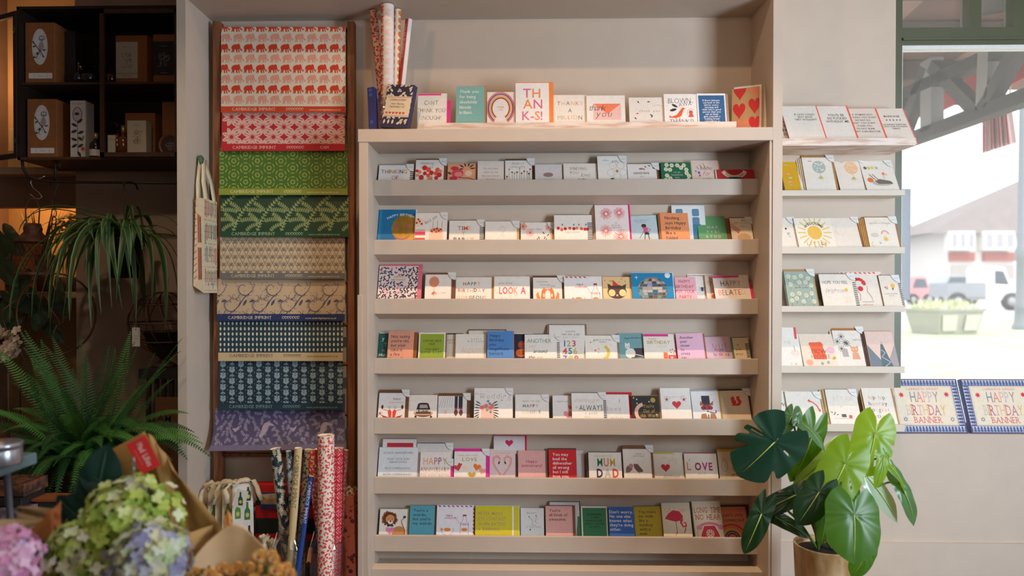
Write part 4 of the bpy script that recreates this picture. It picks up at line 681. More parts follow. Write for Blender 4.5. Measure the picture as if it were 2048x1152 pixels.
c('w1', 1670, 1722, 317, 'eadfd0', 'cream card with a peach spotted balloon', lambda a: ball('eebf94', 'f3d4b4')(a), env=('a97c44', 6, 5), tab=1, lean=26, s=1)
def bathdog(a):
    a.C(34, 48, 20, 'bdb4a4', 6); a.C(12, 42, 6, 'e07a4a', 5); a.poly([(20, 44), (30, 40), (50, 44), (54, 50), (26, 50)], '7a6a62'); a.L([(12, 30), (22, 42)], 1.6, '7a6a62'); a.L([(18, 30), (28, 42)], 1.6, '7a6a62'); a.C(40, 29, 3, 'e88070'); a.C(45, 31, 2, 'e8c060'); a.L([(40, 30), (40, 40)], .5, '7a6a62'); [a.C(x, 17, 3.2, k_, n=8) for x, k_ in ((8, '5a6a6a'), (15, 'd9c070'), (22, 'e0c86a'), (30, 'a9c0b0'))]
c('w1', 1722, 1785, 320, 'eae0d2', 'cream card with a dog lying in a bowl beneath small coloured letters', bathdog, tab=1, lean=28, s=0)
c('w2', 1556, 1590, 434, 'eadfd0', 'cream card edge with pale blue sprig beside the pillar on the third ledge', lambda a: (a.C(14, 24, 2, INK), a.L([(14, 30), (20, 42)], 1, '9ab0b4'), a.leaf(14, 36, 8, 3, 30, '9ab0b4')), tab=1, lean=26, s=1)
def sunny(a):
    a.sun(36, 30, 17, 33, 'e2c66e', 18, 2.4); a.C(36, 30, 14, 'e9bb54', n=24); a.t('WELCOME', 36, 13, 5, INK, arc=19, bold=.03, sp=.2); a.t('LITTLE', 36, 55, 6.5, ['7ac0b0', 'ee9a7a', 'e8b05a', 'd9c07a', INK, 'e8703a'], sp=.45, bold=.02); a.t('ONE', 38, 63, 5, INK, sp=.3, bold=.02)
c('w2', 1590, 1663, 436, 'f0e6d6', 'cream card with a big yellow sun reading WELCOME LITTLE', sunny, lean=26, s=0)
c('w2', 1658, 1714, 436, 'eadfd0', 'cream card with a faint pencil curl and brown envelope', lambda a: a.arc(20, 26, 9, 120, 330, .7, 'cfc0ac'), env=('8a5c30', 4, 4), tab=1, lean=26, s=1)
def skyc(a):
    a.arc(26, 27, 20, 30, 150, .9, 'e0cfa0'); a.C(14, 36, 8, 'cfcabf', 4.5); a.arc(34, 34, 7, 0, 180, 1.5, 'e08a74'); a.arc(34, 34, 5, 0, 180, 1, 'e8b090'); a.C(34, 44, 3.5, 'e8b840'); a.sun(34, 44, 4, 6, 'e8b840', 10, .8); a.t('WELCOME TO THE WORLD', 28, 13, 2.4, 'a8a094'); a.arc(10, 54, 5, 100, 260, 1.6, 'e6cd8a'); a.star(22, 52, 3, 'a9b8c0')
c('w2', 1732, 1790, 435, 'ede2d2', 'cream card with small rainbow, cloud and sun, front of a kraft stack', skyc, env=('a9713f', 4, 2), tab=1, lean=21, s=1, n=4, ndx=-2.6, ncol='cf9f5a')
def daisyfield(a):
    a.lay += 1; random.seed(11)
    for x, y in ((8, 10), (20, 12), (33, 9), (46, 14), (10, 26), (28, 22), (40, 22), (50, 28), (10, 46), (24, 44), (37, 48), (48, 44), (8, 58), (30, 60), (50, 60), (18, 54)): a.L([(x, y+2), (x-1, y+11)], .7, '6f8274'); a.fl(x, y, 4.6, 'dcdcc4', 'cfc07a', n=7, k=.4)
    a.t('with love', 30, 34, 4, '4a5a50', sl=.2, bold=-.02, sp=.3)
c('w3', 1570, 1627, 543, '9fae9f', 'sage green card covered in white daisies', daisyfield, env=('b08a58', 3, 5), tab=1, lean=22, s=1, n=1, ndx=-2, ncol='7f9280')
def brighter(a): a.t('HOPE YOU FEEL', 30, 20, 6.4, INK, jit=.05, bold=-.01, wf=.75); a.t('brighter', 26, 37, 9, '5a5650', sl=.3, bold=-.035); a.C(49, 32, 3.4, 'e6b62e'); a.C(45, 35, 4, 'c9cccb', 2); [a.L([(43+i*4, 45), (44+i*4, 58)], .7, 'e6cf9a') for i in range(4)]; [a.R(63, 17+i*4, 70, 18.8+i*4, INK) for i in range(12)]
c('w3', 1640, 1710, 548, 'ece0d0', 'cream card reading HOPE YOU FEEL brighter with a little sun', brighter, env=('4a3a30', 0, 1.5), tab=1, lean=22, s=0)
def dogfl(a):
    stripes_top(a, 80, 'd8404a', 1); [a.poly([(79, 5+i*9), (82, 6+i*9), (82, 10+i*9), (79, 9+i*9)], 'd8404a') for i in range(7)]
    [a.C(34+11*cos(q), 24-9*sin(q), 3.4, random.choice([RED, 'e0483a', 'b83040'])) for q in (0, .4, .9, 1.3, 1.8, 2.3, 2.8)]; a.C(36, 34, 5, RED); a.C(44, 22, 4, 'd83a2a'); a.L([(30, 30), (30, 40), (34, 46), (31, 58)], .8, '7a7470'); a.L([(50, 30), (48, 40), (54, 50), (56, 60), (34, 60)], .8, '7a7470'); a.t('with love', 44, 67, 3.6, 'e8a090')
c('w3', 1682, 1765, 544, 'eadccc', 'cream airmail edged card with a flower crowned dog', dogfl, lean=22, s=2, roll=-.6)
c('w3', 1760, 1800, 551, 'e9dccb', 'cream card with small yellow tulips, last on the fourth ledge', lambda a: (a.leaf(14, 28, 9, 3, 140, '4a6a4a'), a.leaf(22, 30, 10, 3, 70, '3f5f4a'), a.C(24, 21, 4, 'e8b84a'), a.C(12, 24, 2.6, 'e8a0a0'), a.t('HAPPY EASTER\nDAYS', 18, 38, 2.6, 'a89a8a', ls=1.5), [a.R(35, 16+i*4, 40, 18+i*4, INK) for i in range(12)]), env=('5a4a3a', 0, 1), tab=1, lean=22, s=1)
c('w4', 1556, 1592, 641, 'e9e4da', 'white card with a coral border standing behind the ME card', lambda a: (a.R(0, 0, 36, 2, 'ea6a5a'), a.R(31, 0, 36, 40, 'e04a4a')), lean=18, s=3)
c('w4', 1556, 1600, 668, 'ece6dc', 'white card with pink top edge showing the letters ME', lambda a: (a.R(0, 0, 30, 4, 'f07ac0'), a.t('ME', 18, 20, 6.5, ['d8d0b0', 'c9c080'], sp=.4), a.C(30, 38, 8, 'f0d8cc', 6), a.L([(30, 24), (31, 34)], .8, 'a05040'), a.t('Y A', 24, 62, 6, ['c8c8c8', 'd0c060'])), env=('d8285a', 5, -16), lean=24, s=1)
def newhome(a):
    a.R(0, 2, 66, 70, 'f0dac4'); a.poly([(16, 20), (18, 17), (41, 16), (45, 22), (43, 24), (47, 50), (22, 50), (18, 24)], 'f0663e'); a.t('new', 34, 38, 13, INK, sl=.2, bold=-.03, wf=1.1); a.t('HOME', 36, 49, 9, '5a4a44', bold=-.03, sp=.35); a.C(57, 32, 8, 'e8b8c8', 7); a.leaf(57, 50, 9, 6, 30, 'c9ae4a'); a.C(12, 56, 7, 'eeb08a', 6); a.C(36, 58, 3, 'a9aaa4'); a.C(48, 56, 3, 'a9aaa4')
c('w4', 1600, 1672, 668, 'efe4d4', 'cream card reading new HOME over an orange house', newhome, tab=0, lean=26, s=0)
def kitten(a):
    for x, y in ((16, 12), (7, 22), (22, 24), (13, 36), (25, 26)): 
        a.lay += 1; [a.L([(x, y), (x+7*cos(q*.7), y+7*sin(q*.7))], .8, '4a4a4a', keep=True) for q in range(9)]
    a.poly([(12, 38), (24, 36), (25, 52), (14, 52)], 'b0a8a4'); a.C(38, 38, 7, 'e0a080', 6); a.poly([(31, 37), (30, 29), (37, 34)], 'e0a080'); a.poly([(45, 37), (46, 29), (39, 34)], 'e0a080'); a.poly([(33, 44), (44, 44), (47, 57), (31, 57)], 'e0a080'); a.C(35, 37, 1.6, 'e8d070'); a.C(41, 37, 1.6, 'e8d070'); a.t('sorry', 46, 20, 4, '8a847c', sp=.3)
c('w4', 1667, 1722, 661, 'ebe0d2', 'cream card with a ginger kitten beside a spiky plant', kitten, env=('a9703a', 7, 8), tab=1, lean=22, s=1, n=1, ndx=-4, ncol='d8c6a8')
def mtn(a):
    a.poly([(0, 26), (24, 58), (24, 80), (0, 80)], '747f86'); a.poly([(58, 24), (36, 60), (40, 80), (58, 80)], 'a89c9c'); a.poly([(27, 25), (31, 25), (38, 50), (46, 80), (22, 80), (23, 46)], '566e78'); [a.L([p_, q_], 1, 'e6c8b8') for p_, q_ in (((26, 36), (33, 42)), ((33, 42), (25, 50)), ((25, 50), (40, 60)), ((40, 60), (24, 72)))]; a.L([(29, 20), (29, 25)], .8, 'e07a5a')
c('w4', 1732, 1787, 663, 'e3c6b6', 'dusty pink card with grey mountains and a dark tower shape', mtn, env=('c98a5c', 0, 1), lean=22, s=0, n=2, ndx=-3, ncol='5a4038')
c('w5', 1552, 1578, 778, 'ebe2d6', 'white card edge with dark capital letters WA beside the pillar', lambda a: a.t('WA', 14, 34, 7, INK), env=('2c2c2c', 0, 1), lean=24, s=2)
def tel(a):
    a.L([(44, 19), (52, 21), (59, 28), (63, 38)], [3, 2.4, 2.4, 3], 'e4603e'); a.leaf(42, 18, 6, 5, 0, 'e4603e'); a.leaf(63, 34, 6, 5, 270, 'e4603e'); a.t('CONGRATS!', 46, 37, 3, 'e0c8a0', sp=.3)
c('w5', 1572, 1640, 783, 'ece3d6', 'cream card with a coral telephone handset', tel, tab=1, lean=24, s=1, env=('c9b090', 2, 0))
def typew(a): a.t('JUST JOB', 32, 22, 9, 'd8c8b4', bold=-.02, wf=.8); a.R(24, 48, 33, 54, '5a5550'); a.R(38, 50, 44, 56, 'd8504a'); [a.leaf(8+x, 50-y, 5, 2, q, '6a7a5a') for x, y, q in ((0, 0, 40), (4, 2, 90), (0, 4, 140), (6, 0, 20))]; a.R(8, 56, 46, 57, 'e0b8a8'); a.star(26, 34, 4, 'd8cabc', 4, .2)
c('w5', 1653, 1714, 779, 'ece2d4', 'cream card with a tiny desk scene, grey edged envelope behind', typew, env=('6a5a58', 0, 1), tab=1, lean=24, s=0, n=2, ndx=-5, ncol='c09a68')
c('w5', 1726, 1784, 776, 'ece2d2', 'cream card spelling hip hip hooray congratulations in coloured letters', lambda a: a.t('hip hip\nhooray\ncongrat\nulations!', 27, 22, 8, ['e8a090', 'e09a6a', INK, 'e8a090', 'e0a080', '4a7a6a', INK, 'e8a090', 'e8b090', 'd8c090', 'e06a4a', INK, 'e8705a', INK, 'd0c8b8', '4a8a6a', 'e07a6a'], ls=1.5, sp=.2, bold=0), env=('b08450', 4, 3), tab=0, lean=24, s=1, n=1, ndx=-3, ncol='b98d58')

# ------------------------------------------------------------------ window on the right
GR1 = mat('595b44', .45, noise=.04, scale=12); GR2 = mat('e6e6e0', .5)
yw = YB+.10; XW1 = 3.3
def px(x, y, Y=yw): return P(x, y, Y)
win = M(); S_ = win.box
zt0, zt1 = px(1900, 92).z, px(1900, 58).z; zb0 = ZS
S_((WX-.03, yw-.02, zb0), (px(1798, 400).x, yw+.05, ZTOP), GR1)
S_((px(1798, 400).x, yw-.018, zt0), (XW1, yw+.05, zt1), GR1)
S_((px(1798, 400).x, yw-.03, px(1900, 84).z), (XW1, yw-.018, px(1900, 80).z), GR1)
S_((px(1798, 400).x, yw-.01, px(1900, 99).z), (XW1, yw+.03, zt0), GR2)
S_((px(1798, 400).x, yw-.004, zb0), (px(1803, 400).x, yw+.03, px(1900, 99).z), GR2)
S_((px(1798, 860).x, yw-.004, zb0), (XW1, yw+.03, zb0+.03), GR2)
for xa, xb in ((1934, 1958), (2022, 2060)): S_((px(xa, 30).x, yw-.015, zt1), (px(xb, 30).x, yw+.045, ZTOP), GR1)
S_((px(1798, 30).x, yw+.02, zt1), (px(1805, 30).x, yw+.045, ZTOP), GR1)
S(win, 'window_1')
pane = M(); GL = glass_mat('hazed_window_glass', veil=.07, gloss=.03)  # translucent veil in the panes imitates bright haze over the view, not dust
pane.box((px(1803, 400).x, yw+.012, zb0+.03), (XW1, yw+.016, px(1900, 99).z), GL); S(pane, 'window_2')
pane = M(); pane.box((px(1800, 30).x, yw+.03, zt1), (XW1, yw+.034, ZTOP), glass_mat('upper_window_glass', veil=.06, gloss=.04)); S(pane, 'window_3')

# banner boxes on the sill
def zig(a, x0, y0, x1, y1, horiz):
    n = int((x1-x0)/6.1) if horiz else int((y1-y0)/6.1); a.lay += 1
    for i in range(n):
        if horiz:
            cx = x0+(i+.5)*(x1-x0)/n; a.poly([(cx-3, y0+1), (cx+3, y0+1), (cx, y0+7)], 'b9c6dc', keep=True); a.poly([(cx-3, y1-1), (cx+3, y1-1), (cx, y1-7)], '7f9ac0', keep=True); a.C(cx, (y0+y1)/2, 2.2, '9ab4d4', n=6, keep=True)
        else:
            cy = y0+(i+.5)*(y1-y0)/n; a.poly([(x0+1, cy-3), (x0+1, cy+3), (x0+6, cy)], 'b9c6dc', keep=True); a.poly([(x1-1, cy-3), (x1-1, cy+3), (x1-6, cy)], '7f9ac0', keep=True); a.C((x0+x1)/2, cy, 2, '9ab4d4', n=6, keep=True)
def banner(a):
    zig(a, 2, 1, 142, 14, True); zig(a, 2, 92, 142, 106, True); zig(a, 1, 14, 14, 92, False); zig(a, 130, 14, 143, 92, False)
    a.R(14, 14, 130, 92, 'e9d8bc'); a.arc(72, 53, 1, 0, 1, .1, 'e9d8bc'); [a.L(l, .6, 'c9a090') for l in ([(16, 16), (128, 16)], [(16, 90), (128, 90)], [(16, 16), (16, 90)], [(128, 16), (128, 90)])]
    a.t('CAMBRIDGE IMPRINT', 72, 22, 3.6, 'd8483a', ser=True, sp=.42, bold=0)
    a.t('HAPPY', 73, 46, 21, ['7f8a92', 'e88a80', 'e3b0a4', 'cfb8c0', 'b08a90'], ser=True, wf=.62, sp=.08, bold=.0)
    a.t('BIRTHDAY', 72, 72, 21, ['c9c4b4', 'e0942e', 'b8607a', 'e0a89a', 'e6ba80', 'd8707a', 'b8788a', 'e6b05a'], ser=True, wf=.56, sp=.06, bold=.0)
    a.t('BANNER', 72, 87, 12, 'd84a55', ser=True, wf=.85, sp=.14, bold=-.01)
    a.star(28, 32, 6, 'd8283a', 7, .5); a.star(118, 31, 6, 'd8283a', 7, .5); a.star(28, 80, 5, '4a5a8a', 6, .5); a.star(120, 80, 5, '4a5a8a', 6, .5); a.C(28, 80, 2, 'e9d8bc'); a.C(120, 80, 2, 'e9d8bc')
for i, (x0, x1) in enumerate(((1790, 1934), (1946, 2090))):
    Yb = YB+.012; base = P((x0+x1)/2, 867, Yb); k = Yb/F; la = radians(20)
    h = 106*k*1.03; W = (x1-x0)*k
    m = M(); m.box((-W/2, 0, 0), (W/2, .022, h), '5a3f5e')
    m.box((-W/2-.0006, .002, 0), (-W/2, .02, h), '5a80b8')
    A = Art(); banner(A); kv = h/107
    A.emit(m, lambda u, v, L_: (-W/2+u*k, -.0001-L_*.00002, h-v*kv))
    me_ = m.build('banner_box', None, (0, 0, 0)); me_.location = (base.x, Yb, ZS+.001+.0); me_.rotation_euler = (-la, 0, 0)
    T(me_, ('box lettered HAPPY BIRTHDAY BANNER with blue zigzag border, nearest the wall ledges', 'box lettered HAPPY BIRTHDAY BANNER cut off by the right edge of the photo')[i], 'box', 'birthday banner boxes on the window sill')

# ------------------------------------------------------------------ outside
def sm(name, c_, *boxes): 
    m = M()
    for b in boxes: m.box(b[0], b[1], c_)
    return m.build(name)
sbox('ground_outside', (-30, 3.16, -.16), (150, 16, -.1), mat('cfc9bf', .9, noise=.05, scale=.6))
o = sbox('ground_outside_2', (-30, 16, -.16), (200, 34, -.09), mat('c6cba6', .95, noise=.2, scale=.8)); 
sbox('ground_outside_3', (-30, 34, -.16), (260, 200, -.1), mat('b9b8b8', .9, noise=.05, scale=.4))
o = sbox('ground_outside_4', (-30, 8.4, -.1), (60, 13, -.085), mat('cdd1ac', .95, noise=.2, scale=1.5))
# canopy truss running away from the shop front, at X = 3
XT = 3.0; TW = mat('262120', .7, noise=.15, scale=6); TL = mat('8a8786', .7, noise=.1, scale=6)
tr = thing('canopy_truss', Q(1850, 262, XT), 'dark timber roof truss of the canopy seen through the upper shop window', 'roof truss')
def beam(name, p, q, t_, c_, par, wd=.1, X=XT):
    a, b = Q(*p, X), Q(*q, X); d = (b-a).normalized(); n = Vector((0, -d.z, d.y))*t_/2; m = M()
    m.prism([a-n, b-n, b+n, a+n], (wd, 0, 0), c_); return m.build(name, par)
beam('bottom_chord', (1722, 312), (2260, 110), .085, TW, tr); beam('top_chord', (1722, 226), (2060, 70), .085, TW, tr)
beam('post', (1851, 262), (1851, 120), .13, TL, tr, .09); beam('post', (1961, 218), (1966, 92), .1, TL, tr, .09)
for p, q in (((1800, 262), (1846, 135)), ((1858, 132), (1945, 222)), ((1958, 220), (2034, 80)), ((1776, 262), (1800, 190))): beam('brace', p, q, .085, mat('443f3d', .7, noise=.1, scale=6), tr, .08)
q_ = Q(1742, 300, XT); m = M(); m.box((XT, q_.y-.06, -.1), (XT+.12, q_.y+.06, 3.2), TW); m.build('support_post', tr)
# roof boards above, sloping away
rf = M(); 
for i in range(7):
    x = 1.2+i*.75; rf.prism([(x, 3.2, 3.3), (x+.75, 3.2, 3.3), (x+.75, 6.0, 2.96), (x, 6.0, 2.96)], (0, 0, .03), mat('b08a7a' if i % 2 else '7d5c50', .8, noise=.08, scale=4))
rf.build('canopy_roof', **{'label': 'pinkish brown boarded canopy roof outside above the shop window', 'category': 'canopy roof'})
rf = M(); [rf.box((1.1, 3.6+i*.6, 3.09-.073*i), (6.6, 3.68+i*.6, 3.235-.073*i), mat('5e4d48', .8)) for i in range(4)]
o = rf.build('canopy_rafters'); T(o, 'dark rafters crossing beneath the boarded canopy roof', 'rafters')
lp = M(); p = P(1992, -12, 3.75); lp.lathe([(0, .02), (.05, .02), (.12, -.005), (.15, -.05), (.145, -.06), (.1, -.06), (0, -.062)], p, mat('3a3634', .4), 28)
T(lp.build('canopy_light'), 'round dark lamp under the canopy, behind the small upper pane', 'lamp')
# red awning beyond the truss
RD = mat('c8303a', .7, noise=.06, scale=8)
aw = thing('red_awning', Q(1900, 200, 3.6), 'red canvas awning with a scalloped edge beyond the truss', 'awning')
def scal(pts_top, pts_bot, X, nm, c_):
    m = M(); T_, B_ = [Q(*p, X) for p in pts_top], [Q(*p, X) for p in pts_bot]
    m.prism(T_+B_[::-1], (.02, 0, 0), c_); return m.build(nm, aw)
scal([(1770, 215), (1840, 178), (1950, 120), (2060, 90)], [(1770, 262), (1800, 268), (1812, 248), (1830, 236), (1850, 232), (1874, 238), (1884, 220), (1905, 210), (1930, 212), (1948, 205), (2060, 150)], 3.5, 'canvas', RD)
for p, q in (((1790, 196), (1818, 184)), ((1905, 146), (1946, 130))):
    m = M(); a, b = Q(*p, 3.48), Q(*q, 3.48); m.prism([a, b, b+Vector((0, 0, .03)), a+Vector((0, 0, .03))], (.02, 0, 0), 'efe8e0'); m.build('white_trim', aw)
cur = M(); 
pts = []
for i in range(9):
    for j in range(7):
        u, v = i/8, j/6; X_ = 1965+60*u+ (8*u*v); Y_ = 225+82*v+(-22*u*v); p = P(X_, Y_, 5.3+.05*sin(u*22)); pts.append(p)
cur.add(pts, [(i*7+j, i*7+j+1, (i+1)*7+j+1, (i+1)*7+j) for i in range(8) for j in range(6)], mat('e6d4d2', .8)); k0 = len(cur.v)
for i in range(0, 8, 2):
    cur.add([pts[i*7+j]+Vector((.0, -.012, 0)) for j in range(7)]+[pts[(i+1)*7+j]+Vector((-.02, -.012, 0)) for j in range(7)], [(j, j+1, j+8, j+7) for j in range(6)], 'd0606a')
cur.tube([P(1972, 232, 5.3), Vector((P(1972, 232, 5.3).x, 5.3, 3.045))], .005, 'cfc8c4', 5); cur.tube([P(2020, 232, 5.3), Vector((P(2020, 232, 5.3).x, 5.3, 3.045))], .005, 'cfc8c4', 5)
T(cur.build('hanging_flag'), 'red and white striped cloth hanging outside below the truss', 'flag')
bd = M(); a = P(1800, 378, 3.151); b = P(1820, 600, 3.151); bd.box((a.x, 3.151, b.z), (b.x, 3.175, a.z), mat('a3a8b0', .5)); bd.box((a.x+.008, 3.1505, b.z+.015), (b.x-.006, 3.152, a.z-.015), mat('adb1b8', .5))
T(bd.build('grey_strip_board'), 'tall slate grey board standing in for an unidentified grey strip by the ledge ends', 'board')  # added board; what the grey strip really is stays open
# terrace of houses
hs = thing('terraced_house', (56, 80, -.1), 'pale two storey terraced houses with grey roofs across the road', 'house'); BR = mat('d8d4d0', .8); RFm = mat('8a8080', .8, noise=.06, scale=1)
YH = 80; h0, h1 = P(1895, 600, YH), P(2300, 462, YH)
m = M(); m.box((h0.x, YH, -.1), (h1.x, YH+9, h1.z), BR); m.build('wall', hs)
m = M(); a = P(1862, 466, YH-1); pk = P(2040, 360, YH+5); rr = P(2300, 452, YH-1)
m.add([(a.x, YH-.6, a.z), (rr.x, YH-.6, a.z), (rr.x, YH+5, pk.z), (pk.x, YH+5, pk.z), (a.x, YH+10, a.z), (rr.x, YH+10, a.z)], [(0, 1, 2, 3), (0, 3, 4), (4, 3, 2, 5), (1, 5, 2)], RFm); m.build('roof', hs)
for xa, xb in ((1900, 1950), (1968, 2030), (2060, 2110)):
    m = M(); p, q = P(xa, 505, YH-.3), P(xb, 522, YH-.3); m.box((p.x, YH-.3, q.z), (q.x, YH, p.z), mat('a8665e', .8)); m.build('red_fascia', hs)
    m = M(); p, q = P(xa, 462, YH-1), P(xb, 500, YH-1); m.box((p.x, YH-1, q.z), (q.x, YH, p.z), 'e4e2de'); o = m.build('bay', hs)
    for j in range(3):
        m = M(); m.box((p.x+.3+j*(q.x-p.x)/3, YH-1.05, q.z+.3), (p.x+(j+.85)*(q.x-p.x)/3, YH-1, p.z-.3), mat('a9a6ac', .3)); m.build('window', hs)
    m = M(); p, q = P(xa+2, 530, YH-.1), P(xb-2, 556, YH-.1); m.box((p.x, YH-.1, q.z), (q.x, YH, p.z), mat('b0a8a4', .3)); m.build('shopfront', hs)
hs = thing('terraced_house', (52, 95, -.1), 'paler gabled house at the left end of the row across the road', 'house'); YH = 95
m = M(); p, q = P(1815, 600, YH), P(1905, 462, YH); m.box((p.x, YH, -.1), (q.x, YH+8, q.z), mat('cdc6bf', .8)); m.build('wall', hs)
m = M(); a, b_, t_ = P(1795, 478, YH), P(1880, 464, YH), P(1812, 428, YH+4)
m.add([(a.x-8, YH-.6, a.z), (b_.x, YH-.6, a.z), (t_.x-3, YH+4, t_.z), (a.x-8, YH+4, t_.z), (b_.x, YH+9, a.z), (a.x-8, YH+9, a.z)], [(0, 1, 2, 3), (1, 4, 2), (3, 2, 4, 5)], RFm); m.build('roof', hs)
for xa in (1822, 1846, 1868):
    m = M(); p, q = P(xa, 490, YH-.1), P(xa+12, 512, YH-.1); m.box((p.x, YH-.1, q.z), (q.x, YH, p.z), mat('a9a6ac', .3)); m.build('window', hs)
# pickup truck, cars
def car(x0, x1, yb, yt, Y, col, label, kind):
    a, b = P(x0, yb, Y), P(x1, yb, Y); W = b.x-a.x; zg = -.1; ht = P(x0, yt, Y).z-zg
    r_ = thing(kind, (a.x+W/2, Y, zg), label, 'truck' if kind == 'pickup_truck' else 'car')
    X = lambda u: a.x+W*u; Z = lambda v: zg+ht*v
    m = M()
    if kind == 'pickup_truck':
        m.prism([(X(.0), Y, Z(.3)), (X(.55), Y, Z(.3)), (X(.55), Y, Z(.62)), (X(0), Y, Z(.62))], (0, 2, 0), mat('95999f', .5)); m.build('flatbed', r_); m = M()
        m.prism([(X(.55), Y, Z(.25)), (X(1), Y, Z(.22)), (X(1.0), Y, Z(.52)), (X(.9), Y, Z(.6)), (X(.8), Y, Z(.98)), (X(.57), Y, Z(1)), (X(.55), Y, Z(.9))], (0, 2, 0), mat(col, .4)); m.build('cab', r_); m = M()
        m.prism([(X(.67), Y-.02, Z(.6)), (X(.87), Y-.02, Z(.58)), (X(.79), Y-.02, Z(.88)), (X(.67), Y-.02, Z(.9))], (0, .02, 0), mat('4a545c', .2)); m.build('side_window', r_)
        ws = (.14, .9)
    else:
        m.prism([(X(0), Y, Z(.2)), (X(1), Y, Z(.2)), (X(1), Y, Z(.55)), (X(.82), Y, Z(.62)), (X(.68), Y, Z(1)), (X(.3), Y, Z(1)), (X(.14), Y, Z(.62)), (X(0), Y, Z(.55))], (0, 1.8, 0), mat(col, .4)); m.build('body', r_)
        m = M(); m.prism([(X(.2), Y-.02, Z(.62)), (X(.76), Y-.02, Z(.62)), (X(.66), Y-.02, Z(.93)), (X(.32), Y-.02, Z(.93))], (0, .02, 0), mat('5a646c', .2)); m.build('side_window', r_)
        ws = (.2, .8)
    for u in ws:
        m = M(); R_ = Matrix.Rotation(pi/2, 3, 'X'); m.lathe([(0, -.12), (ht*.2, -.12), (ht*.2, .12), (0, .12)], (X(u), Y, zg+ht*.2), mat('3c3c40', .7), 20, R=R_)
        m.lathe([(0, .125), (ht*.1, .125), (ht*.1, .13), (0, .13)], (X(u), Y, zg+ht*.2), mat('a0a0a4', .4), 16, R=R_); m.build('wheel', r_)
car(1895, 2036, 610, 532, 46, 'e6e6e6', 'white pickup truck with a grey flatbed on the road outside', 'pickup_truck')
car(1872, 1962, 582, 550, 66, 'a9b2ba', 'grey blue hatchback parked behind the white pickup', 'car'); car(1815, 1868, 584, 554, 62, 'c89498', 'dull red car at the left edge of the road view', 'car')
# stone planter
pl = thing('stone_planter', (G(1888, 668)), 'large grey stone planter with panelled sides and pale green planting', 'planter')
Yp = G(1888, 668).y; m = M(); kx = Yp/F; c0 = G(1888, 668); st = mat('a4a599', .9, noise=.1, scale=6)
def ring(hw, hd, z): return [(c0.x-hw, c0.y-hd, z), (c0.x+hw, c0.y-hd, z), (c0.x+hw*1.0, c0.y+hd, z), (c0.x-hw, c0.y+hd, z)]
v_ = ring(47*kx, 30*kx, -.1)+ring(57*kx, 38*kx, -.1+46*kx)+ring(60*kx, 40*kx, -.1+46*kx)+ring(60*kx, 40*kx, -.1+51*kx)
Rz = Matrix.Rotation(radians(18), 3, 'Z'); v_ = [tuple(Rz @ (Vector(p)-c0)+c0) for p in v_]
m.add(v_, [(i*4+j, i*4+(j+1) % 4, (i+1)*4+(j+1) % 4, (i+1)*4+j) for i in range(3) for j in range(4)]+[(12, 13, 14, 15)], st); m.build('trough', pl)
for f0, f1 in ((0, .46), (.54, 1)):
    m = M(); lo = [Vector(v_[0]).lerp(Vector(v_[1]), f0+.06), Vector(v_[0]).lerp(Vector(v_[1]), f1-.06)]; hi = [Vector(v_[4]).lerp(Vector(v_[5]), f0+.06), Vector(v_[4]).lerp(Vector(v_[5]), f1-.06)]
    q_ = [lo[0].lerp(hi[0], .18), lo[1].lerp(hi[1], .18), lo[1].lerp(hi[1], .85), lo[0].lerp(hi[0], .85)]; m.prism([p-Vector((0, .05, 0)) for p in q_], (0, .03, 0), mat('c4c5b8', .8)); m.build('panel', pl)
m = M(); random.seed(2)
for i in range(260):
    x, y = random.uniform(-1, 1), random.uniform(-.8, .8); p = Rz @ Vector((x*56*kx, y*36*kx, 0)); q = c0+p; z_ = -.1+51*kx; hh = random.uniform(.1, .32); a_ = random.uniform(0, 6)
    m.add([(q.x-.03, q.y, z_), (q.x+.03, q.y, z_), (q.x+.12*cos(a_), q.y+.1*sin(a_), z_+hh)], [(0, 1, 2)], random.choice(['cdd2a6', 'bcc592', 'dcdfb8']))
m.build('planting', pl, kind='stuff')
# lamp post
Yp = G(2040, 660).y; k = Yp/F; bx = P(2042, 600, Yp).x; m = M()
m.lathe([(.26, -.1), (.26, .05), (.2, .12), (.17, .6), (.2, .66), (.15, .75), (.14, 2.2), (.18, 2.3), (.18, 2.6), (.12, 2.7), (.1, 6.5), (.08, 8.5)], (bx, Yp, 0), mat('7a818a', .5), 20)
T(m.build('lamp_post'), 'dark grey street lamp post at the right edge of the window view', 'lamp post')
# ------------------------------------------------------------------ ladder with hanging sheets of wrapping paper
WOOD = mat('8a5430', .6, noise=0, scale=9, c2='6b3d20', stretch=(8, 8, .6), bump=.1)
lad = thing('paper_ladder', (P(566, 576, 2.95).x, 2.95, 0), 'tall brown wooden ladder rack holding the sheets of wrapping paper', 'ladder')
for xa, xb in ((425, 440), (694, 708)):
    m = M(); a = P(xa, 42, 2.945); b = P(xb, 42, 2.945); m.box((a.x, 2.945, 0), (b.x, 2.985, a.z), WOOD); bevel(m.build('stile', lad), .002)
RY = [56, 228, 304, 392, 476, 560, 645, 724, 824, 905, 1005]
for y in RY:
    m = M(); a = P(436, y+4, 2.965); b = P(700, y+4, 2.965); m.tube([a, b], .009, WOOD, 10); m.build('rung', lad)
ELE = [(1, 8), (3, 4), (7, 2), (11, 1), (14, 2), (16, 0), (19, 1), (20, 4), (21, 9), (23, 13), (24, 11), (25.5, 10), (24, 15), (22, 15), (20, 12), (18, 9), (19, 18), (17, 18), (16, 12), (14, 12), (15, 18), (12, 18), (11, 12), (8, 12), (7, 18), (5, 18), (5, 15), (3, 18), (1, 18), (3, 13)]
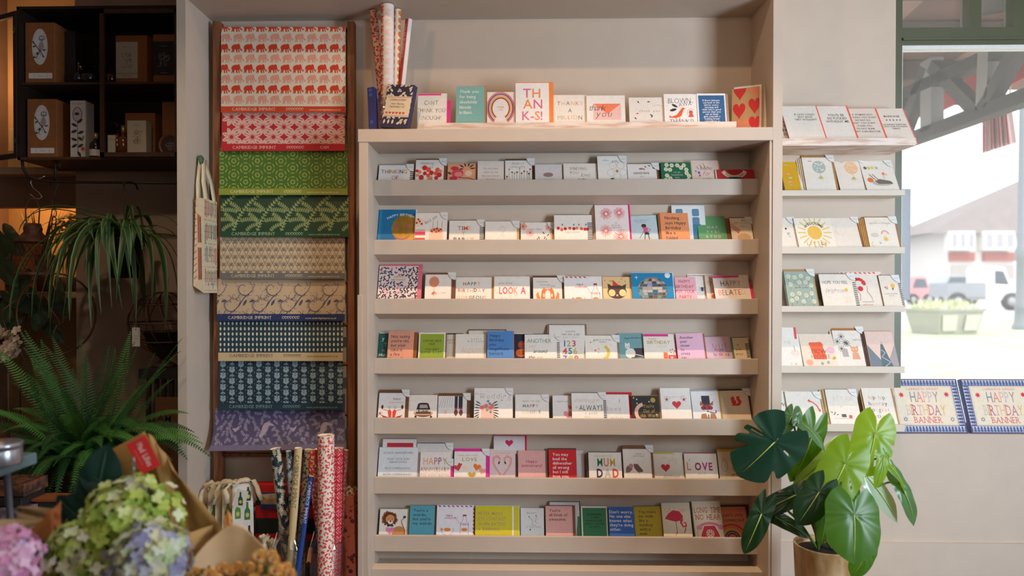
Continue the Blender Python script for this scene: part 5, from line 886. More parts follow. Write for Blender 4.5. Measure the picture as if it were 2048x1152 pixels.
def p_ele(a, W, H_):
    y = -8; r = 0
    while y < H_-18:
        for i in range(11):
            a.poly([(3+i*24.6+px*.93-(4 if r % 2 else 8), y+py*.98) for px, py in ELE], 'dd3f1a' if r % 2 == 0 else 'eda58c', keep=i > 0)
        y += 20.6; r += 1
def p_star(a, W, H_):
    for j in range(-1, 5):
        for i in range(14):
            x, y = 20+i*21, 8+j*40+(20 if i % 2 else 0)
            for q in range(8): a.leaf(x+3*cos(q*pi/4+.4), y-3*sin(q*pi/4+.4), 17, 9, q*45+22, 'ecbcae', keep=True)
            for q in range(8): a.leaf(x+8*cos(q*pi/4+.25), y-8*sin(q*pi/4+.25), 9, 3, q*45+40, 'ecbcae', keep=True)
    a.lay += 1
    for j in range(-1, 5):
        for i in range(14):
            x, y = 20+i*21, 8+j*40+(20 if i % 2 else 0)
            for q in range(8): a.L([(x+5*cos(q*pi/4+.39), y-5*sin(q*pi/4+.39)), (x+17*cos(q*pi/4+.39), y-17*sin(q*pi/4+.39))], .9, 'c2202a', keep=True)
def p_circ(a, W, H_):
    for j in range(-1, 7):
        for i in range(12):
            x, y = 6+i*47.2+(23.6 if j % 2 else 0), 5+j*14
            a.lay = 1
            if (i+j//2) % 1 == 0:
                for q in range(6): a.arc(x, y, 10.4, q*60+8, q*60+50, 1.2, 'bcc66a', n=4, keep=True)
                for q in range(8): a.leaf(x+2.2*cos(q*pi/4), y-2.2*sin(q*pi/4), 3.4, 1.8, q*45, 'bcc66a', keep=True)
def sprig(a, x, y, l, ang, c_, k=5, bend=25, wd=1, lw=2.6, ll=6, first=False):
    pts = []; px, py = x, y
    for i in range(k+1):
        q = radians(ang+bend*i/k); pts.append((px, py)); px += l/k*cos(q); py -= l/k*sin(q)
    a.L(pts, wd, c_, keep=True)
    for i in range(1, k+1):
        q = ang+bend*i/k
        a.leaf(*pts[i], ll, lw, q+48, c_, keep=True); a.leaf(*pts[i], ll, lw, q-48, c_, keep=True)
    a.leaf(*pts[-1], ll, lw, ang+bend, c_, keep=True)
def p_fern(c_, n=10):
    def f(a, W, H_):
        a.lay = 1
        for i in range(7):
            x = i*48-24
            sprig(a, x, 76, 96, 74, c_, 15, -40, 1.6, 2.4, 6); sprig(a, x+12, 52, 34, 20, c_, 8, -30, 1.1, 2.3, 6); sprig(a, x+24, 30, 30, 12, c_, 7, -30, 1.1, 2.3, 6)
            sprig(a, x+8, 60, 30, 120, c_, 7, 30, 1.1, 2.3, 6); sprig(a, x+18, 34, 26, 125, c_, 6, 30, 1.1, 2.3, 6); sprig(a, x+26, 74, 26, 60, c_, 6, -50, 1.1, 2.3, 5.5)
    return f
def p_dia(a, W, H_):
    a.lay = 1
    for j in range(-1, 6):
        for i in range(18):
            x, y = i*15+(7.5 if j % 2 else 0), j*15-2+8; 
            a.poly([(x, y-14), (x+6.6, y), (x, y+14), (x-6.6, y)], 'c9b393', keep=True)
    a.lay = 2
    for j in range(-1, 6):
        for i in range(18):
            x, y = i*15+(7.5 if j % 2 else 0), j*15+6
            for q in (60, 90, 120): a.leaf(x, y+6, 9, 2.2, q, '7b7468', keep=True)
            a.leaf(x, y+6, 5, 2.2, 20, '7b7468', keep=True); a.leaf(x, y+6, 5, 2.2, 160, '7b7468', keep=True)
def p_pais(a, W, H_):
    a.lay = 1; random.seed(8)
    for j in range(3):
        for i in range(6):
            x, y = i*56-6+(28 if j % 2 else 0), 16+j*32; c_ = '4a4a68'
            def spir(X, Y, R_, a0, dr, wd, turns=4.6, hair=True):
                pts = [(X+R_*(1-.8*t/14)*cos(a0+dr*turns*t/14), Y-R_*(1-.8*t/14)*sin(a0+dr*turns*t/14)) for t in range(15)]; a.L(pts, [wd*(1-.6*t/14) for t in range(15)], c_, keep=True)
                if hair:
                    for t in range(0, 9): q = a0+dr*turns*t/14; a.leaf(X+(R_*(1-.8*t/14)+1.6)*cos(q), Y-(R_*(1-.8*t/14)+1.6)*sin(q), 2.8, 1.2, degrees_(q)-dr*30, c_, keep=True)
            a.L([(x-8, y+40), (x+4, y+22), (x+20, y+8), (x+26, y-6)], [2.4, 1.8, 1.4, .8], c_, keep=True)
            spir(x+4, y+2, 17, 5.4, -1, 2); spir(x+28, y+20, 10, 3.6, 1, 1.6); spir(x-15, y+17, 9, .2, -1, 1.4); spir(x+22, y-8, 6, 2.8, 1, 1.2, 4, False)
            a.leaf(x+2, y+38, 15, 5, 60, c_, keep=True); a.leaf(x+14, y+30, 12, 4, 20, c_, keep=True)
            for q in range(16): a.C(x+random.uniform(-20, 26), y+random.uniform(-10, 26), .9, c_, n=5, keep=True)
def p_dots(a, W, H_):
    a.lay = 1
    for j in range(8):
        for i in range(31): a.C(4+i*8.1, 3+j*10.5, 1.9, 'd9ccae', 3.4, n=9, keep=True)
def p_oak(a, W, H_):
    a.lay = 1; c_ = '87a0a8'
    for i in range(14):
        for j in range(-1, 5):
            x, y = 10+i*18, 6+j*23+(11 if i % 2 else 0); s_ = 1 if i % 2 else -1
            a.L([(x, y-11), (x+s_*1.5, y), (x, y+12)], 1, c_, keep=True)
            for dx, dy, l, w_, q in ((0, 4, 9, 6, 55), (0, 4, 9, 6, 125), (0, -3, 7, 4.5, 40), (0, -3, 7, 4.5, 140), (0, 8, 6, 3, -40), (0, 8, 6, 3, 220)): a.leaf(x+dx, y+dy, l, w_, q, c_, keep=True)
            a.C(x+9, y+4, .9, c_, n=6, keep=True); a.C(x+9, y-5, .9, c_, n=6, keep=True)
def p_purp(a, W, H_):
    a.lay = 1; random.seed(12); c_ = '8f86a0'
    for i in range(24):
        for j in range(7):
            x, y = 4+i*11+random.uniform(-2, 2), 6+j*11.5+random.uniform(-2, 2); q = random.uniform(20, 160); sprig(a, x, y, 10, q, c_, 3, random.choice((-40, 40)), .7, 1.9, 4)
    a.lay = 3; c2 = 'a89aa6'
    for x in (44, 158): a.poly([(x-5, 38), (x-8, 34), (x, 34), (x+6, 28), (x+4, 36), (x-1, 42)], c2)
    for x in (98, 214): a.poly([(x-8, 48), (x-4, 42), (x-2, 30), (x+2, 24), (x+8, 22), (x+18, 26), (x+22, 30), (x+14, 29), (x+8, 30), (x+8, 38), (x+4, 44), (x-2, 52), (x-6, 54)], c2)
SHEETS = [
 ('elephant', 442, 691, 54, 225, 12, 'eadcc2', 'd8431c', 'f0d8b0', p_ele, 'cream wrapping paper with rows of red and pink elephants, topmost sheet'),
 ('star', 443, 690, 226, 302, 14, 'c4202c', 'c41c28', 'f0c8b0', p_star, 'red wrapping paper with pale pink leaf stars, second sheet'),
 ('circle', 438, 695, 303, 390, 13, '47701e', '8f9a36', 'e3dca0', p_circ, 'grass green wrapping paper with ringed flower pattern'),
 ('fern', 441, 697, 391, 474, 12, '173f2a', '15482c', 'a9b890', p_fern('93a468'), 'dark green wrapping paper with pale fern sprigs'),
 ('diamond', 440, 690, 475, 558, 12, '7d766a', '6e6c68', 'cfc0a4', p_dia, 'grey wrapping paper with cream diamond lattice'),
 ('paisley', 434, 690, 558, 642, 14, 'c2ab8c', '22305e', 'e0d6c4', p_pais, 'beige wrapping paper with navy paisley swirls'),
 ('dots', 437, 686, 644, 722, 17, '123c4e', 'c9b48c', '4a4238', p_dots, 'teal wrapping paper with cream oval dots and cream band'),
 ('oak', 436, 686, 724, 820, 14, '1c3040', '1a3844', '7f98a0', p_oak, 'dark navy wrapping paper with blue grey oak leaves'),
 ('purple', 430, 690, 822, 900, 11, '4c4668', '6c6484', '4a4262', p_purp, 'dusky purple wrapping paper with hare and bird, lowest sheet')]
for k_, (nm, x0, x1, y0, y1, band, bgc, bandc, tc_, pat, lab) in enumerate(SHEETS):
    W, Hh = x1-x0, y1-y0; last = nm == 'purple'
    def Yv(v, Hh=Hh, last=last):
        t_ = v/Hh
        return 2.944-(.016*t_+.004*sin(t_*3) if not last else .012*t_+.05*max(t_, 0)**2.2)
    def fn(u, v, L_, x0=x0, y0=y0, W=W, Hh=Hh, last=last, Yv=Yv):
        xx = x0+u
        if last: xx -= (12*(1-u/W)**2)*max(v/Hh, 0)**2
        if last: v = v+ (2-4*u/W)*max(v, 0)/Hh
        return P(xx, y0+v, Yv(v)-.0006*sin(u/W*9+y0)) - Vector((0, .00025+L_*.00004, 0))
    m = M(); nu, nv = 14, 12; v0 = -34 if k_ else 0; vs = []
    for j in range(nv+1):
        for i in range(nu+1): vs.append(fn(W*i/nu, v0+(Hh-v0)*j/nv, -8))
    m.add(vs, [(j*(nu+1)+i, j*(nu+1)+i+1, (j+1)*(nu+1)+i+1, (j+1)*(nu+1)+i) for j in range(nv) for i in range(nu)], mat(bgc, .55, noise=.02, scale=20), True)
    back = [tuple(Vector(p)+Vector((0, .001, 0))) for p in vs]
    m.add(back, [(j*(nu+1)+i, (j+1)*(nu+1)+i, (j+1)*(nu+1)+i+1, j*(nu+1)+i+1) for j in range(nv) for i in range(nu)], 'cfc8ba', True)
    A = Art(); pat(A, W, Hh-band); A.emit(m, fn, clip=(.5, 0 if not k_ else -20, W-.5, Hh-band))
    A = Art(); A.lay = 60
    for i in range(10): A.R(W*i/10, Hh-band, W*(i+1)/10, Hh, bandc); A.lay = 60
    A.lay = 62; ty = Hh-band*.3-(3 if nm == 'dots' else 0)
    A.t('CAMBRIDGE IMPRINT', 66, ty, 6.0, tc_, ser=True, sp=.2, bold=.0, wf=1.02)
    for i in range(7): A.arc(133+i*5, ty-3, 2.3, 0, 300, .9, tc_, n=6, keep=i > 0)
    if nm == 'star': A.t('CAM', 206, ty, 6, tc_, sp=.05); 
    else: A.t('www.cambridgeimprint.co.uk', 208, ty, 3.4, tc_, bold=.015, sp=.14)
    A.emit(m, fn, clip=(0, 0, W, Hh))
    o = m.build('wrapping_paper_sheet'); T(o, lab, 'wrapping paper', 'sheets of wrapping paper on the ladder')

# ------------------------------------------------------------------ tote bag on the pillar
TB = mat('d8c8a8', .85, noise=.05, scale=60, bump=.2)
tx0, tx1 = XL1+.004, XL1+.048; tz1, tz0 = P(400, 396, 2.8).z, P(410, 586, 2.8).z
bag = thing('tote_bag', (tx0, 2.86, tz0), 'cream patterned cotton bag hanging from a green hook on the left pillar', 'bag')
m = M(); m.box((tx0, 2.80, tz0+.03), (tx1, 2.93, tz1), TB)
m.v = [(x+(.012 if (z > tz1-.01 and x < tx0+.01) else 0), y, z+(-.03 if (z < tz0+.04 and x > tx1-.01) else .0)) for x, y, z in m.v]
A = Art(); random.seed(21)
for i in range(9):
    for j in range(4):
        x_ = 3+i*3.1; y_ = 4+j*47+random.uniform(-3, 3); A.L([(x_, y_), (x_+.4, y_+random.uniform(22, 40))], random.choice((.9, 1.2)), random.choice(['c0302e', '2f7a5a', '2a3a5a', 'c0302e', 'd88a5a', '3a3a3a', '2f6a8a']), keep=False)
        A.lay = 1
    for j in range(16): A.leaf(3+i*3.2, 8+j*12, 3, 1.2, random.uniform(40, 140), '7a6a5a', keep=True)
A.emit(m, lambda u, v, L_: (tx1+.0004, 2.801+u/28*.128, tz1-v/192*(tz1-tz0)), clip=(0, 0, 28, 190))
A = Art()
for j in range(14): A.L([(1, 8+j*13), (8, 2+j*13)], 1.3, 'c0443a', keep=False); A.lay = 1
for x_, c_ in ((11, 'c0302e'), (17, '2a2a34'), (14, 'b8402e')): A.L([(x_, 20+x_), (x_+1, 90)], 1.8, c_); A.L([(x_+1, 100), (x_+2, 170)], 1.8, c_)
A.emit(m, lambda u, v, L_: (tx0+.002+u/22*.038, 2.7996-L_*.0002, tz1-v/192*(tz1-tz0)), clip=(0, 0, 22, 165))
m.build('bag_body', bag)
hk = P(396, 325, 2.85); hk.x = XL1+.02
for (ya, yb) in ((2.81, 2.84), (2.86, 2.92)):
    m = M(); hp = [(tx0+.014 if ya < 2.85 else tx1-.01, ya+.01, tz1-.02), (tx0+.01, ya+.015, tz1+.06), (hk.x-.004, hk.y-.004, hk.z+.012), (hk.x+.004, hk.y+.006, hk.z+.012), (tx1-.018, yb, tz1+.07), (tx1-.006, yb+.005, tz1-.02)]
    vs = []
    for i, p in enumerate(hp):
        p = Vector(p); vs += [p-Vector((0.004, .011, 0)), p+Vector((.004, .011, 0)), p+Vector((.0055, .011, .002)), p+Vector((-.0025, -.011, .002))]
    m.add(vs, [(i*4+j, i*4+(j+1) % 4, (i+1)*4+(j+1) % 4, (i+1)*4+j) for i in range(5) for j in range(4)], TB, True); m.build('strap', bag)
m = M(); R_ = Matrix.Rotation(pi/2, 3, 'Y'); m.lathe([(0, .026), (.012, .024), (.017, .016), (.015, .008), (.007, .0)], (XL1+.0005, hk.y, hk.z+.008), mat('3f5a46', .5), 20, R=R_, sx=1.35)
T(m.build('wall_hook'), 'small round green knob on the left pillar holding the cotton bag', 'hook')

# ------------------------------------------------------------------ paper rolls and jars
def roll(p0, p1, r, bgc, artf, lab, grp, ends='e6d8c0', band=None):
    p0, p1 = Vector(p0), Vector(p1); L = (p1-p0).length; ax = (p1-p0).normalized()
    f = Vector((0, -1, 0)); f = (f-ax*f.dot(ax)).normalized(); s_ = ax.cross(f)
    m = M(); n = 28
    def cyl(pr, c_):
        vs = []
        for rr, z in pr:
            for j in range(n): q = 2*pi*j/n; vs.append(p0+ax*z+(f*cos(q)+s_*sin(q))*rr)
        m.add(vs, [(i*n+j, i*n+(j+1) % n, (i+1)*n+(j+1) % n, (i+1)*n+j) for i in range(len(pr)-1) for j in range(n)], c_, True)
    cyl([(r, 0), (r, L)], bgc); cyl([(r, L), (r-.0012, L), (r-.0012, L-.06)], ends); cyl([(r-.0012, .0), (r-.0012, L-.06)], ends); cyl([(r*.55, L-.002), (r*.55, L-.06)], ends)
    A = Art(); kk = .0021; random.seed(int(L*1000)); artf(A, 2*pi*r/kk, L/kk)
    A.emit(m, lambda u, v, L_: p0+ax*(L-v*kk)+(f*cos(u*kk/r)+s_*sin(u*kk/r))*(r+.0004+L_*.00003), clip=(-pi*r/kk*.75, .5, pi*r/kk*.75, L/kk-.5), cut=r/kk*.4)
    o = m.build('wrapping_paper_roll', None, tuple(p0)); return T(o, lab, 'wrapping paper roll', grp)
def cover(f_, step=26):
    def g(a, W, L): f_(a, W, L)
    return g
def a_fern(c_, dens=1):
    def g(a, W, L):
        a.lay = 1
        for j in range(int(L/12)+1):
            for i in range(-4, 5): sprig(a, i*11+(5 if j % 2 else 0), 14+j*12, 14, random.choice((50, 80, 110, 140)), c_, 4, random.choice((-30, 30)), 1.1, 2.1, 5)
    return g
def a_coral(c_, c2=None):
    def g(a, W, L):
        a.lay = 1
        for j in range(int(L/5.6)+1):
            for i in range(-8, 9): a.leaf(i*5.4+(2.7 if j % 2 else 0), 5+j*5.6, random.uniform(4.5, 7.5), random.uniform(2.2, 3.8), random.uniform(0, 360), c_ if random.random() < .8 or not c2 else c2, keep=True)
    return g
def a_ele(c_):
    def g(a, W, L):
        for j in range(int(L/19)+1): a.poly([(-17+py*.62, 3+j*19+px*.7) for px, py in ELE], c_, keep=j > 0)
        for j in range(int(L/19)+1): a.poly([(-2+py*.62, 10+j*19+px*.7) for px, py in ELE], 'f0cdc0', keep=True)
    return g
def a_circ(c_):
    def g(a, W, L):
        a.lay = 1
        for j in range(int(L/17)+1):
            for i in range(-2, 3):
                x, y = i*15+(7.5 if j % 2 else 0), 6+j*17
                for q in range(4): a.arc(x, y, 6.4, q*90+10, q*90+70, 1, c_, n=3, keep=True)
                for q in range(6): a.C(x+3*cos(q*pi/3), y+3*sin(q*pi/3), .8, c_, n=5, keep=True)
    return g
def a_band(txt, c_, bc, side=0, f2=None, sz=6.2, at_=64, rot=pi/2, w_=6):
    def g(a, W, L):
        if f2: f2(a, W, L)
        for j in range(int(L/20)): a.lay = 40; a.R(side-w_, j*20, side+w_, j*20+20, bc)
        a.lay = 42; a.t(txt, side+(-sz/2 if rot > 0 else sz/2), at_, sz, c_, ser=True, rot=rot, sp=.16)
    return g
def jar(cx, cy, r, h, lab, grp, zb=0, tag_=True, name='glass_jar', rib=True):
    root = thing(name, (cx, cy, zb), lab, 'jar', grp); m = M(); n = 48
    prof = [(0, .002), (r*.9, .002), (r, .012), (r, h*.68), (r*.93, h*.76), (r*.66, h*.86), (r*.64, h*.97), (r*.68, h*.98), (r*.68, h), (r*.63, h), (r*.61, h*.87), (r*.89, h*.75), (r*.96, h*.67), (r*.96, .02), (0, .012)]
    vs = []
    for k_, (rr, z) in enumerate(prof):
        for j in range(n):
            q = 2*pi*j/n; r2 = rr*(1+(.012*cos(q*16) if rib and .02 < z < h*.8 else 0)); vs.append((cx+r2*cos(q), cy+r2*sin(q), zb+z))
    m.add(vs, [(i*n+j, i*n+(j+1) % n, (i+1)*n+(j+1) % n, (i+1)*n+j) for i in range(len(prof)-1) for j in range(n)], glass_mat('clear_jar_glass', veil=.05, gloss=.09, tint=(.95, .96, .96)), True); m.build('jar_body', root)
    m = M(); R0 = r*.69
    m.tube([(cx+R0*cos(q*pi/12), cy+R0*sin(q*pi/12), zb+h*.93+.002*sin(q)) for q in range(25)], .0018, mat('4a4038', .4, metal=.6), 6); m.tube([(cx+R0, cy-.01, zb+h*.93), (cx+R0+.012, cy-.02, zb+h*.97), (cx+R0+.004, cy-.012, zb+h*1.03), (cx+R0-.004, cy, zb+h*.99)], .0016, mat('4a4038', .4, metal=.6), 6); m.build('wire_clasp', root)
    if tag_:
        m = M(); m.tube([(cx-R0, cy-.012, zb+h*.92), (cx-R0-.004, cy-.03, zb+h*.82), (cx-R0-.008, cy-.045, zb+h*.74)], .0018, 'c9c4bc', 6); a_, b_ = zb+h*.74, zb+h*.5
        m.prism([(cx-R0-.022, cy-.052, b_), (cx-R0-.012, cy-.052, b_+.008), (cx-R0-.004, cy-.052, b_), (cx-R0+.004, cy-.05, a_-.006), (cx-R0-.002, cy-.05, a_), (cx-R0-.012, cy-.05, a_-.004)], (0, .001, 0), 'a9703a'); m.build('kraft_tag', root)
    return root
YJ = 2.815
j1 = P(581, 1100, YJ); j2 = P(655, 1100, YJ)
jar(j1.x, YJ, .074, .27, 'left ribbed glass jar with blue, gold and navy paper rolls standing in it', 'floor jars of paper rolls')
jar(j2.x, YJ, .074, .275, 'right ribbed glass jar with red paper rolls standing in it', 'floor jars of paper rolls')
g1 = 'paper rolls in the left floor jar'; g2 = 'paper rolls in the right floor jar'
def rp(xt, yt, Yt, xb, Yb, r, *a, zb=.03, **k): 
    t_ = P(xt, yt, Yt-.03); b_ = P(xb, 1100, Yb-.04); b_.z = zb; return roll(b_, t_, r, *a, **k)
rp(551, 897, 2.83, 582, 2.865, .022, '20323f', a_fern('cdc4a8'), 'dark blue roll with cream fern sprigs, leftmost in the left floor jar', g1)
rp(577, 902, 2.87, 592, 2.895, .011, '24485e', a_fern('c4ccd0'), 'slim blue roll with pale sprigs beside the dark fern roll', g1)
rp(597, 896, 2.80, 577, 2.825, .0155, 'd9c9a0', a_band('CAMBRIDGE IMPRINT', '4a4230', 'd4bd86', 1, sz=7.6, w_=5), 'cream roll with dark capital letters running down it', g1)
rp(617, 899, 2.85, 596, 2.87, .0165, 'c6b898', a_coral('4a4a5a'), 'beige roll with dark swirls behind the blue lettered roll', g1)
rp(623, 952, 2.80, 590, 2.80, .010, '1c3f8a', a_band('CAMBRIDGE IMPRINT', 'dfe0e4', '1e4290', 0, sz=6, w_=5, at_=50), 'bright blue roll with white capital letters', g1)
rp(620, 901, 2.855, 655, 2.86, .0195, 'd2483a', a_coral('f3d4c4', 'e88a70'), 'coral red roll with white blossoms, leaning left in the right floor jar', g2)
rp(652, 870, 2.80, 652, 2.802, .0335, 'f1dfd0', a_coral('d23a3e', 'd86a54'), 'fat cream roll with red coral pattern, tallest in the right floor jar', g2, zb=.075)
rp(635, 898, 2.87, 648, 2.885, .016, 'b8202c', a_coral('a81c28'), 'plain deep red roll behind the fat cream roll', g2)
rp(677, 896, 2.835, 671, 2.845, .0215, 'c81e34', a_circ('f2d8d0'), 'crimson roll with pale dotted rings, rightmost of the red rolls', g2)
rp(692, 900, 2.865, 676, 2.885, .010, 'e0707a', a_coral('f0c4c0'), 'slim pink patterned roll beside the crimson ringed roll', g2)
# jar with rolls on top of the unit
jt = P(778, 250, 2.87); zt = ZU1+.001
jar(jt.x, 2.87, .056, .19, 'small glass jar with orange and red paper rolls on top of the display unit', 'x', zb=zt, tag_=False)['group'] = 'jars on the display unit'
g3 = 'paper rolls in the jar on the display unit'
def rt(xt, yt, Yt, dx, dy, r, *a, **k): t_ = P(xt, yt, Yt); return roll((jt.x+dx, 2.87+dy, zt+.014), t_, r, *a, **k)
rt(746, 22, 2.89, -.018, .022, .016, 'e3b3a0', a_coral('a8413f'), 'pink roll with dark red swirls, leftmost on top of the unit', g3)
rt(775, 11, 2.84, -.004, -.022, .0265, 'efe3d8', a_ele('e0521c'), 'fat white roll with orange elephants on top of the unit', g3)
rt(795, 20, 2.885, .022, .012, .015, 'f2e4d2', lambda a, W, L: [a.C(x, 8+j*14, 5, 'ee7a1c', 6, n=12, keep=(j > 0)) for j in range(int(L/14)) for x in (-7, 8)], 'white roll with orange discs behind the elephant roll', g3)
rt(818, 39, 2.88, .03, .012, .0135, 'eee6de', a_band('CAMBRIDGE IMPRINT', 'f0c0a0', 'b8301c', -5, sz=5, w_=5, rot=-pi/2, at_=44), 'white roll with dark red lettered band leaning right', g3)
# ornament kit boxes beside the jar
def kitbox(x0, x1, y0, Yb, lab, yaw, roll_, c1, c2, dep, W=None, art=None, pitch=8):
    h = P(x0, y0, Yb).z-zt; w_ = (x1-x0)*Yb/F; m = M(); m.box((-w_/2, 0, 0), (w_/2, dep, h), c2); A = Art(); k = Yb/F
    if art: art(A, w_/k, h/k)
    A.emit(m, lambda u, v, L_: (-w_/2+u*k, -.0003-L_*.00004, h-v*k), clip=(.3, .3, w_/k-.3, h/k-.3))
    o = m.build('ornament_kit_box', None, (0, 0, 0)); b = P((x0+x1)/2, 240, Yb); o.location = (b.x, Yb, zt+abs(sin(radians(roll_)))*w_/2+.001)
    o.rotation_euler = (Matrix.Rotation(radians(yaw), 3, 'Z') @ Matrix.Rotation(radians(-pitch), 3, 'X') @ Matrix.Rotation(radians(roll_), 3, 'Y')).to_euler()
    return T(o, lab, 'box', 'craft kit boxes on the display unit')
def kit(a, W, H_):
    a.lay = 1; random.seed(6)
    for j in range(8):
        for i in range(7): a.leaf(i*10+(5 if j % 2 else 0), j*11+4, 10, 5, random.choice((30, 80, 140, 210)), 'ded8cc', keep=True)
    a.R(2, 24, W-1, 66, 'eadcc4'); [a.L(l, .8, 'b8485a') for l in ([(3, 26), (W-2, 26)], [(3, 64), (W-2, 64)])]
    a.t('CAMBRIDGE IMPRINT', W/2, 33, 3.6, '8a4a5a', ser=True, wf=.85, sp=.1); a.t('Heart Bunting\nORNAMENT KIT', W/2, 41, 4, '4a4258', ls=1.6, wf=.9); [a.H(8+i*8, 58, 3, 'cc4a4a') for i in range(6)]
kitbox(737, 752, 170, 2.80, 'slim blue leaf patterned craft kit box at the left end of the unit top', -14, -6, '2c2f6a', '2c2f6a', .028, art=lambda a, W, H_: (a.R(0, 24, W, 66, 'e8dcc4'), [a.C(7, y, 4, '3a50a0') for y in (6, 16, 74)]))
kitbox(756, 818, 172, 2.775, 'craft kit box with navy leaf pattern and cream label reading ORNAMENT KIT', -22, 8, '322c4a', '332d4c', .026, art=kit, pitch=6)

# ------------------------------------------------------------------ bottle bags, boxes on the alcove floor
CL = mat('cdbd9e', .9, noise=.05, scale=50, bump=.2)
def bottle(a, x, y, s_, c_, lc): a.poly([(x-s_*.5, y), (x-s_*.5, y-s_*1.5), (x-s_*.2, y-s_*2.1), (x-s_*.18, y-s_*3), (x+s_*.18, y-s_*3), (x+s_*.2, y-s_*2.1), (x+s_*.5, y-s_*1.5), (x+s_*.5, y)], c_); a.C(x, y-s_*.8, s_*.32, lc, s_*.4, n=10)
BAGS = [(398, 972, 2.93), (411, 976, 2.92), (424, 974, 2.905), (438, 976, 2.89), (452, 972, 2.875), (466, 970, 2.86), (486, 968, 2.835)]
BLAB = ['plain side of a cotton bottle bag nearest the left pillar', 'second cotton bottle bag from the left pillar, seen edge on', 'third cotton bottle bag from the left pillar, with drooping ties', 'fourth cotton bottle bag from the left pillar, hint of green bottle', 'fifth cotton bottle bag from the left pillar, folded top', 'sixth cotton bottle bag, just behind the front white one', 'front white bottle bag printed with green bottles and a bottle tag']
for i, (x, y, Y) in enumerate(BAGS):
    k = Y/F; w_ = 48*k*.92; h = P(x, y, Y).z; dep = .024; b = P(x, 1100, Y)
    r_ = thing('bottle_bag', (b.x, Y, 0), BLAB[i], 'gift bag', 'cotton bottle bags on the alcove floor'); r_.rotation_euler = (0, 0, radians(22))
    m = M(); o0 = Vector((b.x, Y, 0))
    m.box((b.x-w_/2, Y, 0), (b.x+w_/2, Y+dep, h), 'e3dccf' if i in (6, 3) else CL); m.v = [(x_+(x_-b.x)*(-.12 if z_ > h*.5 else 0), y_+(.008 if z_ > h*.5 else 0)*(1 if y_ < Y+.01 else -1), z_) for x_, y_, z_ in m.v]
    A = Art()
    for bx_, by_, bs, bc in ((14, 70, 12, '4f8f4a'), (34, 74, 12, '2f7a3a'), (22, 128, 13, '3a6a40'), (38, 122, 12, '222e22'), (36, 36, 11, '1f3f2a')): bottle(A, bx_, by_, bs, bc, 'c9bd6a')
    if i in (6, 5, 3, 2): A.emit(m, lambda u, v, L_: (b.x-w_/2+u*k*.9, Y-.0008+.008*max(0, 1-v*k/h)-L_*.00005, h-v*k), clip=(2, 8, 48, 190))
    m.build('bag_body', r_)
    m = M(); random.seed(i*3+1)
    for sgn in (-1, 1):          # ties: soft ribbons drooping over the top
        q0 = Vector((b.x+sgn*w_*.28, Y+.008, h)); vs = []
        for t_ in range(8):
            u = t_/7; p = q0+Vector((sgn*(.02+.02*random.random())*u*1.6, -.03*u-.004*sin(u*9), .03*sin(u*2.6)-.085*u*u)); vs += [p-Vector((.009, 0, .002)), p+Vector((.009, .004, .002))]
        m.add(vs, [(2*t_, 2*t_+1, 2*t_+3, 2*t_+2) for t_ in range(7)], CL, True)
    vs = []
    for t_ in range(9): u = t_/8; p = Vector((b.x-w_/2+w_*u, Y+dep/2, h-.004+.022*sin(u*pi)+random.uniform(-.006, .006))); vs += [p+Vector((0, -.008, -.012)), p+Vector((0, 0, .004)), p+Vector((0, .008, -.012))]
    m.add(vs, [(3*t_+j, 3*t_+j+1, 3*t_+j+4, 3*t_+j+3) for t_ in range(8) for j in range(2)], CL, True)
    o = m.build('tie_ribbon', r_); so = o.modifiers.new('thick', 'SOLIDIFY'); so.thickness = .0015
    if i == 6:
        m = M(); tq = P(483, 985, 2.79); kk = 2.79/F; m.prism([tq+Vector((dx*kk, 0, -dy*kk)) for dx, dy in ((-8, -8), (14, -2), (6, 34), (-20, 26))], (0, .001, 0), 'e6e0d6'); A = Art(); bottle(A, -2, 26, 9, '1f5a44', 'd8c84a'); A.emit(m, lambda u, v, L_: tq+Vector((u*kk, -.0004-L_*.0001, -v*kk)))
        m.v = [tuple(r_.rotation_euler.to_matrix().inverted() @ (Vector(p)-o0)+o0) for p in m.v]; m.build('gift_tag', r_, label='white tag printed with a green bottle')
# striped gift box and pouches
m = M(); q0, q1 = P(512, 1152, 2.9), P(640, 970, 2.9); X0, X1 = q0.x, q1.x; z = q1.z
bands = [(0, '1a2a22'), (.17, 'c81e22'), (.3, '16241e'), (.42, 'c81e22'), (.5, '17251f'), (.66, 'c81e22'), (.79, '1a2c24'), (.88, 'c81e22'), (1, None)]
for (a_, c_), (b_, _) in zip(bands[:-1], bands[1:]): m.box((X0, 2.897, z*a_), (X1, 2.95, z*b_), mat(c_, .5))
o = m.build('striped_gift_box'); T(o, 'red and dark green striped gift box behind the left floor jar', 'gift box')
m = M(); a, b = P(520, 985, 2.885), P(556, 1018, 2.885); m.box((a.x, 2.885, b.z), (b.x, 2.8965, a.z), '26386e'); m.box((a.x+.004, 2.8845, b.z+.02), (b.x, 2.886, a.z-.012), 'b08c64'); m.prism([(a.x+.004, 2.884, a.z-.008), (b.x, 2.884, a.z-.002), (b.x, 2.884, a.z-.022), (a.x+.03, 2.884, a.z-.03)], (0, .001, 0), 'c9b08c')
o = m.build('folded_scarf'); T(o, 'small navy and tan folded cloth on the front of the striped box', 'cloth'); 
POU = thing('cloth_pouch', P(536, 1120, 2.79), 'small ruffled cream cloth pouches between bottle bags and left jar', 'pouch'); POU.location.z = 0; POU['_o'] = tuple(POU.location)
